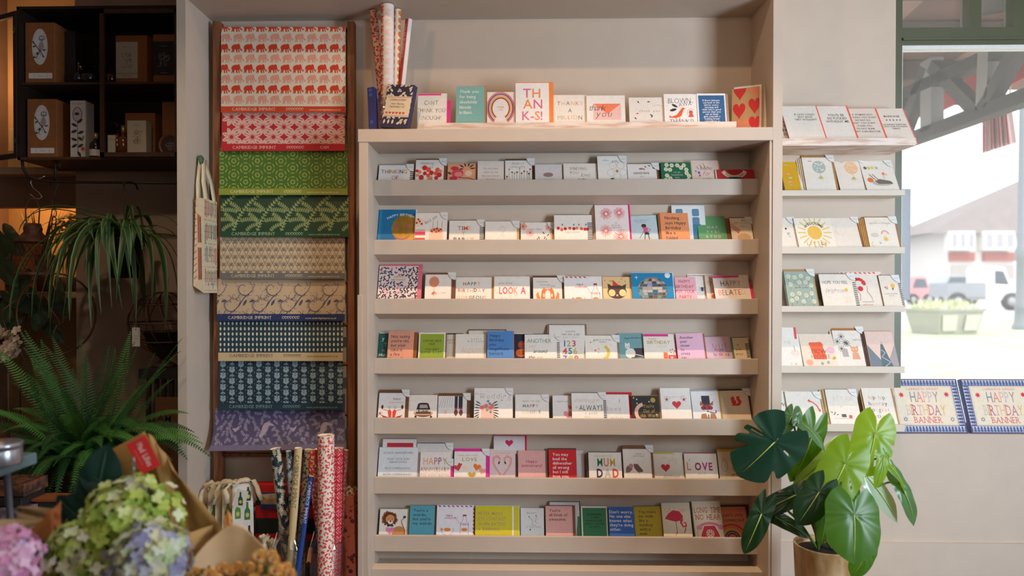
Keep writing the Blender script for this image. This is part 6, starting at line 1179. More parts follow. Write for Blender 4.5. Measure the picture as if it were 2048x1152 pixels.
for j, (x, y) in enumerate(((528, 1072), (545, 1080))):
    m = M(); p = P(x, y, 2.80); r = .024; n = 16; vs = []; prof = [(1, 0), (1.05, .2), (1, .7), (.55, .86), (.5, .88), (.9, 1)]
    for rr, t_ in prof:
        for q in range(n): vs.append((p.x+r*rr*cos(q*pi/8)*(1+.18*cos(q*pi/8*5)*(t_ > .8)), 2.80+r*rr*sin(q*pi/8)*(1+.18*sin(q*2.2)*(t_ > .8)), p.z*t_+(.006*sin(q*2.7) if t_ == 1 else 0)))
    m.add(vs, [(i*n+q, i*n+(q+1) % n, (i+1)*n+(q+1) % n, (i+1)*n+q) for i in range(5) for q in range(n)], CL, True); m.build('pouch_body', POU)
for i, (x, Y, y, lab) in enumerate(((693, 2.86, 992, 'coral floral cotton bottle bag in the right corner of the alcove floor, front one'), (703, 2.93, 984, 'coral floral cotton bottle bag tucked behind its twin in the alcove corner'))):
    k = Y/F; w_ = 40*k; h = P(x, y, Y).z; b = P(x, 1100, Y); m = M(); r_ = thing('bottle_bag', (b.x, Y, 0), lab, 'gift bag', 'coral floral bottle bags')
    m.box((b.x-w_/2, Y, 0), (min(b.x+w_/2, UX0-.012), Y+.05, h), 'd97a62'); m.v = [(x_+.012*(z_ > h*.5)*(1 if x_ < b.x else -1), y_, z_) for x_, y_, z_ in m.v]; random.seed(31+i); A = Art()
    for q in range(34):
        u, v = random.uniform(6, 40), random.uniform(6, 180); t_ = random.random()
        if t_ < .3: A.H(u, v, 3.2, 'a82a30')
        elif t_ < .7: A.L([(u-3, v-3), (u, v), (u+3, v-4)], 1.1, '3a3040')
        else: A.fl(u, v, 4, '3a2a48', 'd97a62', n=5)
    A.emit(m, lambda u, v, L_: (b.x-w_/2+u*k, Y-.0006-L_*.00002, h-v*k), clip=(5, 3, 38, 190)); m.build('bag_body', r_)
    m = M(); c0 = Vector((b.x, Y+.02, h)); R0 = .02
    for s_ in (-1, 1): m.tube([c0+Vector((0, 0, -.002)), c0+Vector((s_*.014, -.01, .018)), c0+Vector((s_*.024, -.012, .01)), c0+Vector((s_*.01, -.01, 0))], [.004, .007, .006, .004], CL, 8)
    m.tube([c0-Vector((.012, 0, .004)), c0+Vector((0, 0, .005)), c0+Vector((.012, 0, -.004))], .01, CL, 8); m.build('bow', r_)
# ------------------------------------------------------------------ dark left alcove: metal wall cabinet
MET = mat('2a1c14', .55, metal=.2, noise=.15, scale=20, c2=None); MET2 = mat('4a2c1a', .6, noise=.15, scale=16)
CF, CB = 3.10, 3.30
def pb(x0, y0, x1, y1, Y0, Y1, c_, m=None):
    m = m or M(); a, b = P(x0, y0, Y0), P(x1, y1, Y0); m.box((a.x, Y0, b.z), (b.x, Y1, a.z), c_); return m
cb = thing('metal_wall_cabinet', P(200, 318, CF), 'dark rusty metal wall cabinet with glazed doors, left one open', 'cabinet')
XR = P(362, 100, CF).x
m = M(); a, b = P(33, 13, CF), P(366, 318, CF); t_ = .012
m.box((a.x, CF, a.z-t_), (b.x, CB+.1, a.z), MET); m.box((a.x, CF, b.z), (b.x, CB+.1, b.z+t_), MET2); m.box((a.x, CF, b.z), (a.x+t_, CB+.1, a.z), MET); m.box((b.x-t_, CF, b.z), (b.x, CB+.1, a.z), MET); m.box((a.x, CB+.09, b.z), (b.x, CB+.1, a.z), MET)
m.build('cabinet_body', cb); CBX0, CBX1, CBZ0 = a.x, b.x, b.z
SHZ = P(120, 163, CF).z; m = M(); m.box((a.x+t_, CF+.012, SHZ-.01), (b.x-t_, CB+.09, SHZ), MET2); m.build('shelf', cb)
d0, d1 = P(199, 18, CF-.012), P(354, 313, CF-.012); XD = P(366, 18, CF).x-.002
m = M(); fw = .02
for bx in (((d0.x, 0, d1.z), (d0.x+fw, 0, d0.z)), ((XD-fw-.012, 0, d1.z), (XD, 0, d0.z)), ((d0.x, 0, d0.z-fw), (XD, 0, d0.z)), ((d0.x, 0, d1.z), (XD, 0, d1.z+fw))): m.box((bx[0][0], CF-.014, bx[0][2]), (bx[1][0], CF-.001, bx[1][2]), MET2)
dr = m.build('door', cb)
m = M(); m.box((d0.x+fw, CF-.009, d1.z+fw), (XD-fw-.012, CF-.006, d0.z-fw), glass_mat('cabinet_glass', veil=.015, gloss=.03, tint=(.85, .72, .6))); m.build('glass_pane', dr)
hp = [P(x, y, Y) for x, y, Y in ((204, 142, CF-.014), (190, 144, CF-.05), (190, 180, CF-.055), (198, 192, CF-.05), (206, 198, CF-.014))]
m = M(); m.tube(hp, .0035, mat('7a4a2a', .4, metal=.5), 8); m.build('handle', dr)
# open left door, swung back past the wall side
h0 = Vector((CBX0, CF-.004, 0)); dd = Vector((-.36, .16, 0)).normalized(); n_ = Vector((dd.y, -dd.x, 0))*.012
zt_, zb_ = d0.z, d1.z
def dpan(u0, u1, z0, z1, c_, m, th=1): 
    A_ = [h0+dd*u0, h0+dd*u1]; m.prism([Vector((A_[0].x, A_[0].y, z0)), Vector((A_[1].x, A_[1].y, z0)), Vector((A_[1].x, A_[1].y, z1)), Vector((A_[0].x, A_[0].y, z1))], n_*th, c_)
m = M(); dpan(.002, .024, zb_, zt_, MET, m); dpan(.30, .325, zb_, zt_, MET, m); dpan(.024, .30, zt_-.022, zt_, MET, m); dpan(.024, .30, zb_, zb_+.022, MET, m); dr2 = m.build('door', cb)
m = M(); dpan(.024, .30, zb_+.022, zt_-.022, glass_mat('cabinet_glass'), m, .3); m.build('glass_pane', dr2)
m = M(); [m.tube([(CBX0-.004, CF-.01, z_), (CBX0-.004, CF-.01, z_+.035)], .005, MET, 8) for z_ in (zb_+.06, zt_-.1)]; m.build('hinge', cb)
PIPE = [P(x, y, 3.12) for x, y in ((44, 318), (46, 336), (54, 350), (68, 358), (88, 362), (120, 364), (240, 365), (368, 366))]
m = M(); m.tube(PIPE, .0065, MET, 8); m.build('hanging_rail', cb)
m = M(); m.tube([P(111, 318, 3.13), P(111, 364, 3.13)], .006, MET, 8); m.tube([P(118, 322, 3.12), P(121, 330, 3.12), P(118, 338, 3.12), P(114, 334, 3.12)], .003, MET, 6); m.build('rail_bracket', cb)
# contents
KB = mat('8f5426', .75, noise=.1, scale=40)
def owlbox(x0, x1, y0, Y, zf, lab, W2=.0):
    a, b = P(x0, y0, Y), P(x1, y0, Y); k = Y/F; m = M(); w_, h = b.x-a.x, a.z-zf
    m.box((a.x, Y, zf), (b.x, Y+.1, a.z), KB); A = Art(); W, Hh = w_/k, h/k
    A.C(W*.5, Hh*.4, W*.265, 'd9cfc4', Hh*.295, n=32); A.C(W*.5, Hh*.4, W*.25, 'cfc5bb', Hh*.28, n=32); A.arc(W*.5, Hh*.4, W*.235, 0, 360, .5, '8a7a78', n=30, ry=Hh*.265)
    x, y = W*.5, Hh*.4; A.C(x+4, y-17, 6.5, '8a7d80', 6); A.C(x+2, y-18, 1.5, 'efe6da'); A.C(x+6, y-18, 1.5, 'efe6da'); A.leaf(x+4, y-12, 22, 12, 265, '9a8c8c'); A.L([(x-12, y-8), (x-4, y+3), (x+6, y+16)], 1.6, '2c2228'); A.L([(x+1, y+6), (x-7, y+22)], 1.4, '2c2228'); [A.leaf(x+dx, y+dy, 7, 3.4, q, '3a2e34') for dx, dy, q in ((-11, -6, 120), (-8, -2, 200), (-4, 10, 250), (5, 16, 300), (-8, 20, 200), (6, 8, 20))]; A.arc(x-4, y+18, 6, 0, 300, .8, '5a4a50')
    A.R(W*.12, Hh*.83, W*.92, Hh*.92, 'd6cbc0'); A.sq(W*.52, Hh*.885, 11, INK); A.R(W*.3, Hh*.84, W*.31, Hh*.91, '8a7a70'); A.R(W*.74, Hh*.84, W*.75, Hh*.91, '8a7a70')
    A.emit(m, lambda u, v, L_: (a.x+u*k, Y-.0004-L_*.00004, a.z-v*k)); o = bevel(m.build('kraft_box'), .0015, 1); return T(o, lab, 'box', 'boxes and bottles in the metal cabinet')
owlbox(50, 109, 45, CF+.03, SHZ+.001, 'brown box with an oval owl label on the upper cabinet shelf')
owlbox(54, 113, 198, CF+.03, CBZ0+t_+.001, 'brown box with an oval owl label on the lower cabinet shelf')
g_ = 'boxes and bottles in the metal cabinet'
def xbox(nm, x0, x1, y0, Y, zf, c_, lab, art=None, dep=.07, cat='box'):
    a, b = P(x0, y0, Y), P(x1, y0, Y); k = Y/F; m = M(); m.box((a.x, Y, zf), (b.x, Y+dep, a.z), c_)
    if art: A = Art(); art(A, x1-x0, (a.z-zf)/k); A.emit(m, lambda u, v, L_: (a.x+u*k, Y-.0004-L_*.00004, a.z-v*k))
    o = bevel(m.build(nm), .0012, 1); return T(o, lab, cat, g_)
def floral(a, x, y, s_, c_):
    a.lay += 1; random.seed(int(x*7+y))
    for i in range(16): q = random.uniform(0, 360); a.arc(x+random.uniform(-s_, s_)*.55, y+random.uniform(-s_, s_)*.8, random.uniform(2, 4.5), q, q+230, .6, c_, n=6, keep=True)
    a.L([(x, y), (x+2, y+s_)], .7, c_, keep=True)
xbox('dark_box', 128, 150, 62, CF+.1, SHZ+.001, mat('2a2220'), 'dark narrow box behind the upper owl box', dep=.06)
xbox('kraft_box', 231, 294, 71, CF+.05, SHZ+.001, KB, 'kraft box with a square floral label behind the right glass door', lambda a, W, h: (a.R(1, 13, 45, 86, 'b9ad98'), a.sq(22, 24, 14, INK), floral(a, 24, 50, 17, '4a4238'), a.R(1, 76, 45, 77, '6a6054'), a.sq(23, 82, 20, INK)))
xbox('black_label_box', 306, 350, 69, CF+.05, SHZ+.001, KB, 'kraft box with a black floral label at the right of the upper shelf', lambda a, W, h: (a.R(0, 14, 44, 82, '1c1a1c'), a.sq(22, 24, 14, '9a9088'), floral(a, 22, 48, 16, '9a9088'), a.sq(22, 78, 14, '9a9088')))
xbox('bird_print_box', 140, 170, 201, CF+.04, CBZ0+t_+.001, mat('c8bcb4'), 'tall white box printed with a bird and dark leaves, lower cabinet shelf', lambda a, W, h: (a.C(15, 28, 10, '4a3a3c', 15), a.C(15, 28, 8.6, 'b8a8a4', 13.6), a.sq(15, 8, 22, '7a4a48', 3), a.C(14, 27, 5, '3a2c2e', 3), a.L([(15, 42), (16, 110)], 1, INK), [a.leaf(15, 46+i*7, 14, 6, q, INK) for i, q in enumerate((40, 150, 200, 20, 330, 160, 210, 30, 300))], a.leaf(24, 80, 10, 5, 60, '7a8a3a'), a.C(26, 98, 4, 'b8502e')))
xbox('kraft_box', 250, 310, 226, CF+.1, CBZ0+t_+.001, KB, 'plain kraft box at the back of the lower right compartment')
xbox('white_label_card_box', 254, 292, 241, CF+.03, CBZ0+t_+.001, mat('b9ab94'), 'white floral labelled box in the lower right compartment', lambda a, W, h: (a.sq(19, 10, 12, INK), floral(a, 20, 34, 14, '5a5044')), dep=.05)
xbox('small_white_label_box', 215, 230, 270, CF+.03, CBZ0+t_+.001, mat('c0b29a'), 'tiny white box at the left of the lower right compartment', lambda a, W, h: a.sq(7, 10, 9, INK), dep=.02)
xbox('kraft_box', 324, 352, 204, CF+.1, CBZ0+t_+.001, KB, 'kraft box half hidden by the pillar on the lower cabinet shelf')
def botl(x, Y, zf, r, h, c_, lab, cap='c9b8a0', pump=False, label=None, mist=False):
    p = P(x, 100, Y); R_ = thing('glass_bottle', (p.x, Y, zf), lab, 'bottle', g_); m = M(); gm = mat(c_, .12, noise=0, coat=.6)
    m.lathe([(0, 0), (r, .002), (r, h*.5), (r*.9, h*.58), (r*.35, h*.68), (r*.3, h*.78), (0, h*.78)], (p.x, Y, zf+.0005), gm, 20); m.build('bottle_body', R_)
    m = M()
    if mist:
        m.lathe([(0, h*.78), (r*.16, h*.78), (r*.14, h*1.15), (r*.3, h*1.17), (r*.3, h*1.2), (0, h*1.21)], (p.x, Y, zf), mat(cap, .25, metal=.9), 12); m.tube([(p.x, Y, zf+h*1.0), (p.x+r*.9, Y-.01, zf+h*.86), (p.x+r*1.2, Y-.012, zf+h*.82)], .003, mat(cap, .25, metal=.9), 6); m.lathe([(0, 0), (.006, .001), (.007, .008), (0, .01)], (p.x+r*.75, Y-.01, zf+h*.9), mat(cap, .25, metal=.9), 10)
    else:
        m.lathe([(0, h*.74), (r*.42, h*.74), (r*.42, h*(.84 if pump else .98)), (0, h*(.84 if pump else .98))], (p.x, Y, zf), mat(cap, .3, metal=.7), 16)
        if pump: m.tube([(p.x, Y, zf+h*.84), (p.x, Y, zf+h), (p.x-r*.2, Y-.004, zf+h*1.03), (p.x-r*1.1, Y-.01, zf+h*1.0)], .0035, mat(cap, .3), 8)
    m.build('mister_pump' if mist else 'cap', R_)
    if label: m = M(); m.lathe([(r*1.015, h*.04), (r*1.015, h*.3)], (p.x, Y, zf), label, 20); m.build('paper_label', R_)
    return R_
botl(157, CF+.06, SHZ+.001, .02, .085, '151c26', 'small dark mister with a tall brass pump on the upper cabinet shelf', 'b99a68', mist=True)
botl(181, CF+.07, SHZ+.001, .04, .085, '101820', 'round dark blue glass plant mister on the upper cabinet shelf', '2c3038', mist=True)
botl(224, CF+.1, SHZ+.001, .028, .1, '3a1c12', 'amber brown mister just behind the edge of the glass door', '2a1c18', mist=True)
botl(191, CF+.03, CBZ0+t_+.001, .028, .115, '180f0c', 'dark bottle with brass cap and white label beside the bird box', 'b99a68', label='b9ada4')
botl(234, CF+.06, CBZ0+t_+.001, .026, .16, '5a2614', 'amber pump bottle behind the tiny white box', '120e0c', pump=True)
botl(246, CF+.05, CBZ0+t_+.001, .024, .155, '63300f', 'amber bottle with a brass collar beside the pump bottle', 'b08a50')
m = M(); c0 = P(340, 292, CF+.02); c0.z = CBZ0+t_+.055; R_ = Matrix.Rotation(pi/2, 3, 'X'); m.lathe([(0, 0), (.042, 0), (.044, .004), (.05, .006), (.054, .0), (.05, -.006), (.042, -.003), (0, -.003)], c0, mat('7a4c26', .4, metal=.2), 30, R=R_); m.lathe([(0, .005), (.04, .005)], c0, mat('3a2c28', .3), 30, R=R_)
A = Art(); floral(A, 0, 0, 12, '8a7a70'); A.emit(m, lambda u, v, L_: (c0.x+u*.0022, c0.y-.0065-L_*.0001, c0.z-v*.0022))
T(m.build('round_tin'), 'round brown tin standing on edge, half hidden by the pillar', 'tin', g_)
# items on the recess shelf
CRM = mat('c9b98a', .8, noise=.06, scale=12)
ZSH = P(70, 337, 3.5).z
for i, (x0, x1, y0, lab) in enumerate(((14, 32, 256, 'tall cream box on the recess shelf seen past the open cabinet door'), (16, 56, 300, 'low cream block under the tall cream box on the recess shelf'), (57, 84, 318, 'small cream block right of the low one beneath the cabinet'))):
    a, b = P(x0, y0, 3.6+.06*(i == 0)), P(x1, y0, 3.6+.06*(i == 0)); m = M(); m.box((a.x, 3.6+.08*(i == 0), ZSH+.001), (b.x, 3.66+.08*(i == 0), a.z), CRM); T(bevel(m.build('cream_box'), .002), lab, 'box', 'cream boxes on the recess shelf')
LK = 3.58
ZS2 = P(70, 584, 3.6).z
m = M(); a, b = P(8, 470, LK), P(60, 490, LK); m.box((a.x, LK, ZS2+.001), (b.x, LK+.1, a.z), mat('b06a2c', .7)); T(bevel(m.build('orange_box'), .002), 'orange brown box standing in the glowing recess', 'box')
# plants in the recess
def ribbon(m, pts, wds, c_, c_mid=None, fold=.25, up=Vector((0, 0, 1))):
    vs = []; n = len(pts)
    for i, p in enumerate(pts):
        t = (pts[min(i+1, n-1)]-pts[max(i-1, 0)]).normalized(); s_ = t.cross(up)
        if s_.length < .05: s_ = t.cross(Vector((0, 1, 0)))
        s_.normalize(); nn = s_.cross(t); w_ = wds[i]/2
        vs += [p-s_*w_+nn*w_*fold, p-s_*w_*.72+nn*w_*fold*.5, p, p+s_*w_*.72+nn*w_*fold*.5, p+s_*w_+nn*w_*fold]
    f1, f2 = [], []
    for i in range(n-1):
        for j in range(4): (f2 if j in (1, 2) else f1).append((i*5+j, i*5+j+1, i*5+j+6, i*5+j+5))
    m.add(vs, f1, c_, True); k = len(m.v)-len(vs)
    i2 = m.mi(c_mid or c_)
    for f in f2: m.f.append(tuple(k+q for q in f)); m.m.append(i2); m.sm.append(True)
def arcleaf(m, p0, ang, out, rise, drop, w_, c_, cm, n=11, twist=0):
    d = Vector((cos(ang), sin(ang), 0)); pts, ws = [], []
    for i in range(n+1):
        t = i/n; r = out*(1-(1-t)**1.7); z = rise*sin(min(t*2.2, pi)*.9)*(1-t*.3) - drop*t**2.4
        pts.append(p0+d*r+Vector((0, 0, z))+Vector((-d.y, d.x, 0))*twist*t*t); ws.append(w_*min(1, .35+t*3)*(1-t**3.2)+.0012)
    ribbon(m, pts, ws, c_, cm)
LG = mat('34502a', .45, noise=.12, scale=12, trans=.25); LGe = mat('6c8048', .5, noise=.05, trans=.25)
sp = thing('spider_plant', P(248, 470, 3.0), 'large spider plant with long striped leaves hanging from the cabinet rail', 'plant')
c0 = P(248, 455, 3.02)
m = M(); ht = P(248, 480, 3.02).z; hb = P(248, 556, 3.02).z; m.lathe([(0, hb), (.055, hb), (.073, ht), (.078, ht), (.078, ht+.008), (.07, ht+.008), (.066, ht-.01), (0, ht-.012)], (c0.x, c0.y, 0), mat('1c1512', .6), 28); m.build('hanging_pot', sp)
m = M(); tp = P(248, 372, 3.02); 
for q in (0, 2.1, 4.2): m.tube([Vector((c0.x+.074*cos(q), c0.y+.074*sin(q), ht)), tp], .0015, mat('3a2a20'), 5)
m.tube([tp, tp+Vector((.0, .0, .012)), tp+Vector((.0, .05, .028)), tp+Vector((0, .1, .02)), tp+Vector((0, .112, .0))], .004, MET, 6); m.build('hanger', sp)
random.seed(42); lv = []
for i in range(64):
    ang = random.uniform(0, 2*pi); 
    if 0.6 < ang < 2.5 and random.random() < .5: ang += pi
    big = random.random(); m = M()
    arcleaf(m, c0+Vector((random.uniform(-.03, .03), random.uniform(-.03, .03), random.uniform(-.05, .01))), ang, random.uniform(.16, .38)*(1.15 if cos(ang) < 0 else .85), random.uniform(.04, .13), random.uniform(.08, .5), random.uniform(.018, .034), LGe, LG, twist=random.uniform(-.09, .09))
    m.build('leaf', sp)
for dx in (-.01, .012, .02): m = M(); arcleaf(m, c0, dx*60, .06+abs(dx)*2, .2, .25, .017, LGe, LG); m.build('leaf', sp)
# lantern
ln = thing('mesh_lantern', P(63, 552, 3.15), 'rusty mesh lantern with a bell shaped roof hanging by a wire hook', 'lantern'); RU = mat('5a341e', .6, noise=.2, scale=30, metal=.1); Yl = 3.15; kx = Yl/F; cx = P(66, 500, Yl).x
Zy = lambda y: P(66, y, Yl).z
m = M(); m.lathe([(0, Zy(446)), (14*kx, Zy(447)), (17*kx, Zy(458)), (16*kx, Zy(464)), (24*kx, Zy(474)), (33*kx, Zy(483)), (33*kx, Zy(486)), (0, Zy(485))], (cx, Yl, 0), RU, 28); m.build('roof', ln)
m = M(); R0 = 31*kx
for s_ in (-1, 1):
    for q in range(20): m.tube([Vector((cx+R0*cos(2*pi*(q+s_*t*.18*3)/20), Yl+R0*sin(2*pi*(q+s_*t*.18*3)/20), Zy(486)+(Zy(550)-Zy(486))*t/6)) for t in range(7)], .0014, RU, 4, cap=False)
m.build('wire_mesh', ln)
m = M(); m.lathe([(0, Zy(552)), (33*kx, Zy(552)), (34*kx, Zy(546)), (31*kx, Zy(544)), (0, Zy(544))], (cx, Yl, 0), RU, 28); m.build('base', ln)
m = M(); m.tube([(cx-13*kx, Yl, Zy(450)), (cx-15*kx, Yl, Zy(420)), (cx-9*kx, Yl, Zy(402)), (cx, Yl, Zy(397)), (cx+9*kx, Yl, Zy(402)), (cx+14*kx, Yl, Zy(420)), (cx+12*kx, Yl, Zy(450))], .003, RU, 6); m.build('handle', ln)
m = M(); m.tube([P(x, y, 3.13) for x, y in ((90, 352), (80, 357), (64, 358), (61, 365), (66, 376), (78, 385), (84, 394), (78, 398), (70, 396), (60, 388))], .0016, mat('b0a8a0', .3, metal=.8), 6); T(m.build('wire_hook'), 'thin silver wire hook holding the lantern on the rail', 'hook')
m = M(); m.tube([P(x, y, 3.12) for x, y in ((99, 372), (102, 360), (112, 358), (117, 366), (112, 378), (108, 390), (108, 402))], .003, MET, 6)
for j in range(5):
    y = 404+j*15; ax_ = (j % 2)
    m.tube([P(108+(5 if ax_ else 2)*cos(q*pi/5), y+7+9*sin(q*pi/5), 3.12)+Vector((0, .0 if ax_ else .008*cos(q*pi/5), 0)) for q in range(11)], .0022, MET, 5, cap=False)
T(m.build('hanging_chain'), 'short dark chain hanging from the rail beside the lantern', 'chain')
m = M(); random.seed(5); pz = ZS2
al = thing('aloe_plant', P(82, 584, 3.68), 'spiky upright succulent behind the lantern in the lit recess', 'plant'); cc = P(82, 500, 3.68)
m.lathe([(0, 0), (.05, 0), (.07, .2), (.06, .2), (0, .19)], (cc.x, 3.68, pz+.001), mat('4a2a1a'), 20); m.build('pot', al); m = M()
for i in range(14):
    q = random.uniform(0, 2*pi); pts = [Vector((cc.x+.02*cos(q)+t*.1*cos(q), 3.68+.02*sin(q)+t*.06*sin(q), pz+.18+t*random.uniform(.25, .27))) for t in (0, .3, .6, 1)]; ribbon(m, pts, [.018, .016, .01, .001], mat('4a4a2c'), fold=.6)
m.build('leaves', al)
hy = thing('ivy_topiary', P(135, 584, 3.7), 'small round bush of pale dried leaves in the recess behind the chain', 'plant'); cc = P(138, 455, 3.72); m = M(); random.seed(15)
for i in range(260):
    u = Vector((random.gauss(0, 1), random.gauss(0, 1), random.gauss(0, 1))).normalized()*random.uniform(.06, .085); p = cc+u; s_ = u.orthogonal().normalized(); t = u.cross(s_).normalized(); l = .012
    m.add([p-s_*l, p-t*l*.6, p+s_*l, p+t*l*.6], [(0, 1, 2, 3)], random.choice(['9a8c4a', '7a7038', 'b0a060']))
m.build('leaves', hy); m = M(); m.tube([(cc.x, cc.y, ZS2+.002), (cc.x, cc.y, cc.z-.04)], .008, MET2, 8); m.lathe([(0, 0), (.05, 0), (.06, .08), (0, .08)], (cc.x, cc.y, ZS2+.001), mat('4a2a1a'), 20); m.build('stem_and_pot', hy)
# pothos-like dark foliage at the far left
def heart_leaf(m, a, b, w_, c_, up=Vector((0, -1, .4)), cup=.15, split=0, nr=6, nt=36, sym=1, ls=0, vein=None, holes=()):
    ax = b-a; L = ax.length; e1 = ax/L; e2 = e1.cross(up).normalized(); n_ = e2.cross(e1).normalized()
    vs = [a]; R = []
    for j in range(nt):
        th = 2*pi*j/nt-pi; at = abs(th)
        r = 1.0*(1-at/ (pi*.42))**1.25*.34 if at < pi*.42 else 0
        base = .66+.1*cos(at*2) if at < 2.75 else .66*(1-((at-2.75)/(pi-2.75))*.72)+.05
        rr = max(base, 0)+r*.98
        if at > 2.0: rr *= 1-.1*(at-2)
        R.append((th, rr))
    for i in range(1, nr+1):
        q = i/nr
        for th, rr in R:
            x = cos(th)*rr*q; y = sin(th)*rr*q*(w_/L)*.78
            if split:
                side = 1 if th > 0 else -1; at = abs(th)
                for c0_, cw_, cd_ in (split or ()):
                    dn = abs(th-c0_)/cw_
                    if dn < 1: qq = min(q, cd_+(1-cd_)*dn**.7); x = cos(th)*rr*qq; y = sin(th)*rr*qq*(w_/L)*.78
            z = -cup*(y*y*1.6+max(x, 0)**2*.8)+ (.012*sin(th*9)*q if at_ok else 0) - (.03*(1-min(abs(y)*6, 1)) if x > 0 else 0)
            vs.append(a+e1*(x*L)+e2*(y*L)+n_*(z*L))
    fs = [(0, 1+j, 1+(j+1) % nt) for j in range(nt) if j != nt-1]
    for i in range(nr-1):
        for j in range(nt):
            if j == nt-1: continue
            th = R[j][0]
            if any(h[0] < th < h[1] and h[2] <= i < h[3] for h in holes): continue
            fs.append((1+i*nt+j, 1+(i+1)*nt+j, 1+(i+1)*nt+(j+1) % nt, 1+i*nt+(j+1) % nt))
    m.add(vs, fs, c_, True)
    if vein: 
        pts = [a+e1*(L*t)+n_*(-cup*t*t*.8*L-.02*L)+n_*.0015 for t in (0, .25, .5, .75, .97)]; m.tube(pts, [L*.014, L*.012, L*.009, L*.006, .0004], vein, 5)
        pts2 = [p-n_*.003 for p in pts]; m.tube(pts2, [L*.014, L*.012, L*.009, L*.006, .0004], vein, 5)
at_ok = True
DG = mat('24361f', .5, noise=.1, trans=.12)
po = thing('trailing_pothos', P(20, 470, 3.3), 'dark heart leaved trailing plant at the left edge below the lantern', 'plant'); po.location.z = 0; po['_o'] = (po.location.x, po.location.y, 0)
random.seed(3)
for x, y, dx, dy, w_ in ((10, 470, 22, 30, .1), (0, 520, 20, 42, .09), (40, 560, -14, 42, .1), (22, 590, 30, 26, .08), (60, 600, 16, 40, .08), (85, 615, -20, 38, .09), (30, 640, -22, 30, .07), (110, 580, 10, 46, .08), (95, 650, 20, 26, .07), (12, 610, -16, 40, .08)):
    m = M(); heart_leaf(m, P(x, y, 3.3), P(x+dx, y+dy, 3.24), w_*1.1, DG, cup=.3); m.build('leaf', po)
m = M()
for x, y in ((20, 480), (60, 600), (100, 600)): m.tube([P(8, 1090, 3.34)if 0 else Vector((P(40, 700, 3.36).x, 3.36, .55)), P(40, 700, 3.34), P((x+40)/2, (y+700)/2, 3.32), P(x, y, 3.3)], .003, MET2, 5)
m.build('stems', po); m = M(); p = P(40, 700, 3.36); m.lathe([(0, .001), (.1, .001), (.13, .24), (.12, .24), (0, .22)], (p.x, 3.36, .33), mat('6a3a22', .8, noise=.1), 24); m.box((p.x-.14, 3.24, 0), (p.x+.14, 3.44, .33), MET2); m.build('pot_on_stand', po)
# wire hoop
m = M(); c0 = P(112, 628, 3.12); m.tube([c0+Vector((.185*cos(q*pi/18), 0, .185*sin(q*pi/18))) for q in range(37)], .0045, RU, 6, cap=False); c1 = P(60, 650, 3.2); m.tube([c1+Vector((.13*cos(q*pi/18), .02*cos(q), .15*sin(q*pi/18))) for q in range(37)], .0035, RU, 6, cap=False); T(m.build('wire_hoop'), 'pair of thin rusty wire hoops among the fern fronds', 'hoop')
# wire globe basket on an urn foot, standing on a slatted chair
wb = thing('wire_globe_basket', P(322, 732, 3.1), 'rusty wire globe planter with a small urn inside, cut by the pillar', 'basket'); cx, cy, cz = P(328, 650, 3.12).x, 3.12, P(328, 645, 3.12).z; R0 = .152
m = M()
for i in range(7): q = pi*i/7; m.tube([Vector((cx+R0*sin(t*pi/12)*cos(q+.9*cos(t*pi/24)), cy+R0*sin(t*pi/12)*sin(q+.9*cos(t*pi/24)), cz+R0*.92*cos(t*pi/12))) for t in range(25)], .0024, RU, 5, cap=False)
for z_, rr in ((0, 1), (.012, 1), (.55, .82), (-.55, .82)): m.tube([Vector((cx+R0*rr*cos(q*pi/16), cy+R0*rr*sin(q*pi/16), cz+R0*z_)) for q in range(33)], .003, RU, 5, cap=False)
m.build('wire_cage', wb); m = M(); zc = P(328, 662, 3.12).z; z1 = P(328, 700, 3.12).z; z2 = P(328, 733, 3.12).z
m.lathe([(0, z1), (.062, z1), (.085, zc), (.09, zc), (.078, zc-.006), (0, zc-.01)], (cx, cy, 0), mat('2c1c14', .8), 26); m.build('inner_pot', wb)
m = M(); m.lathe([(0, z2), (.055, z2), (.05, z2+.012), (.018, z2+.03), (.02, z2+.04), (.055, z1-.005), (.06, z1), (0, z1)], (cx, cy, 0), mat('3a2418', .7, noise=.2), 26); m.build('urn_foot', wb)
m = M(); a = P(264, 655, 2.95); b = P(280, 693, 2.95); m.box((a.x, 2.95, b.z), (b.x, 2.951, a.z), 'cdc8c4'); A = Art(); A.sq(8, 18, 9, INK), A.sq(8, 24, 7, INK, 2.4); A.C(8, 4, 1.4, '6a5a50'); A.emit(m, lambda u, v, L_: (a.x+u*.00214, 2.9496-L_*.0001, a.z-v*.00214)); m.tube([P(270, 657, 2.95), P(268, 640, 3.0)], .0008, 'cdc8c4', 4); m.build('price_tag', wb, label='white hanging price tag')
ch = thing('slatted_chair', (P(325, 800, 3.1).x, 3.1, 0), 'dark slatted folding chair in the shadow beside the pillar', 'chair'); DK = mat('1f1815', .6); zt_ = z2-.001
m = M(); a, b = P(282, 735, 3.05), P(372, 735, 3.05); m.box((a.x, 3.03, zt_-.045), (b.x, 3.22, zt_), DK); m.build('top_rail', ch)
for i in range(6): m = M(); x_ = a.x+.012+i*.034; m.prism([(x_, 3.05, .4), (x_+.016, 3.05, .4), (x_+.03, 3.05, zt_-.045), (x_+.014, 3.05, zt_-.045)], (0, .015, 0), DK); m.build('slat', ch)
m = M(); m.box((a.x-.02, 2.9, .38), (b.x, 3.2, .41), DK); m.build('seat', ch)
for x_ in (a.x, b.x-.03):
    for y_ in (2.92, 3.17): m = M(); m.box((x_, y_, 0), (x_+.03, y_+.03, .38), DK); m.build('leg', ch)
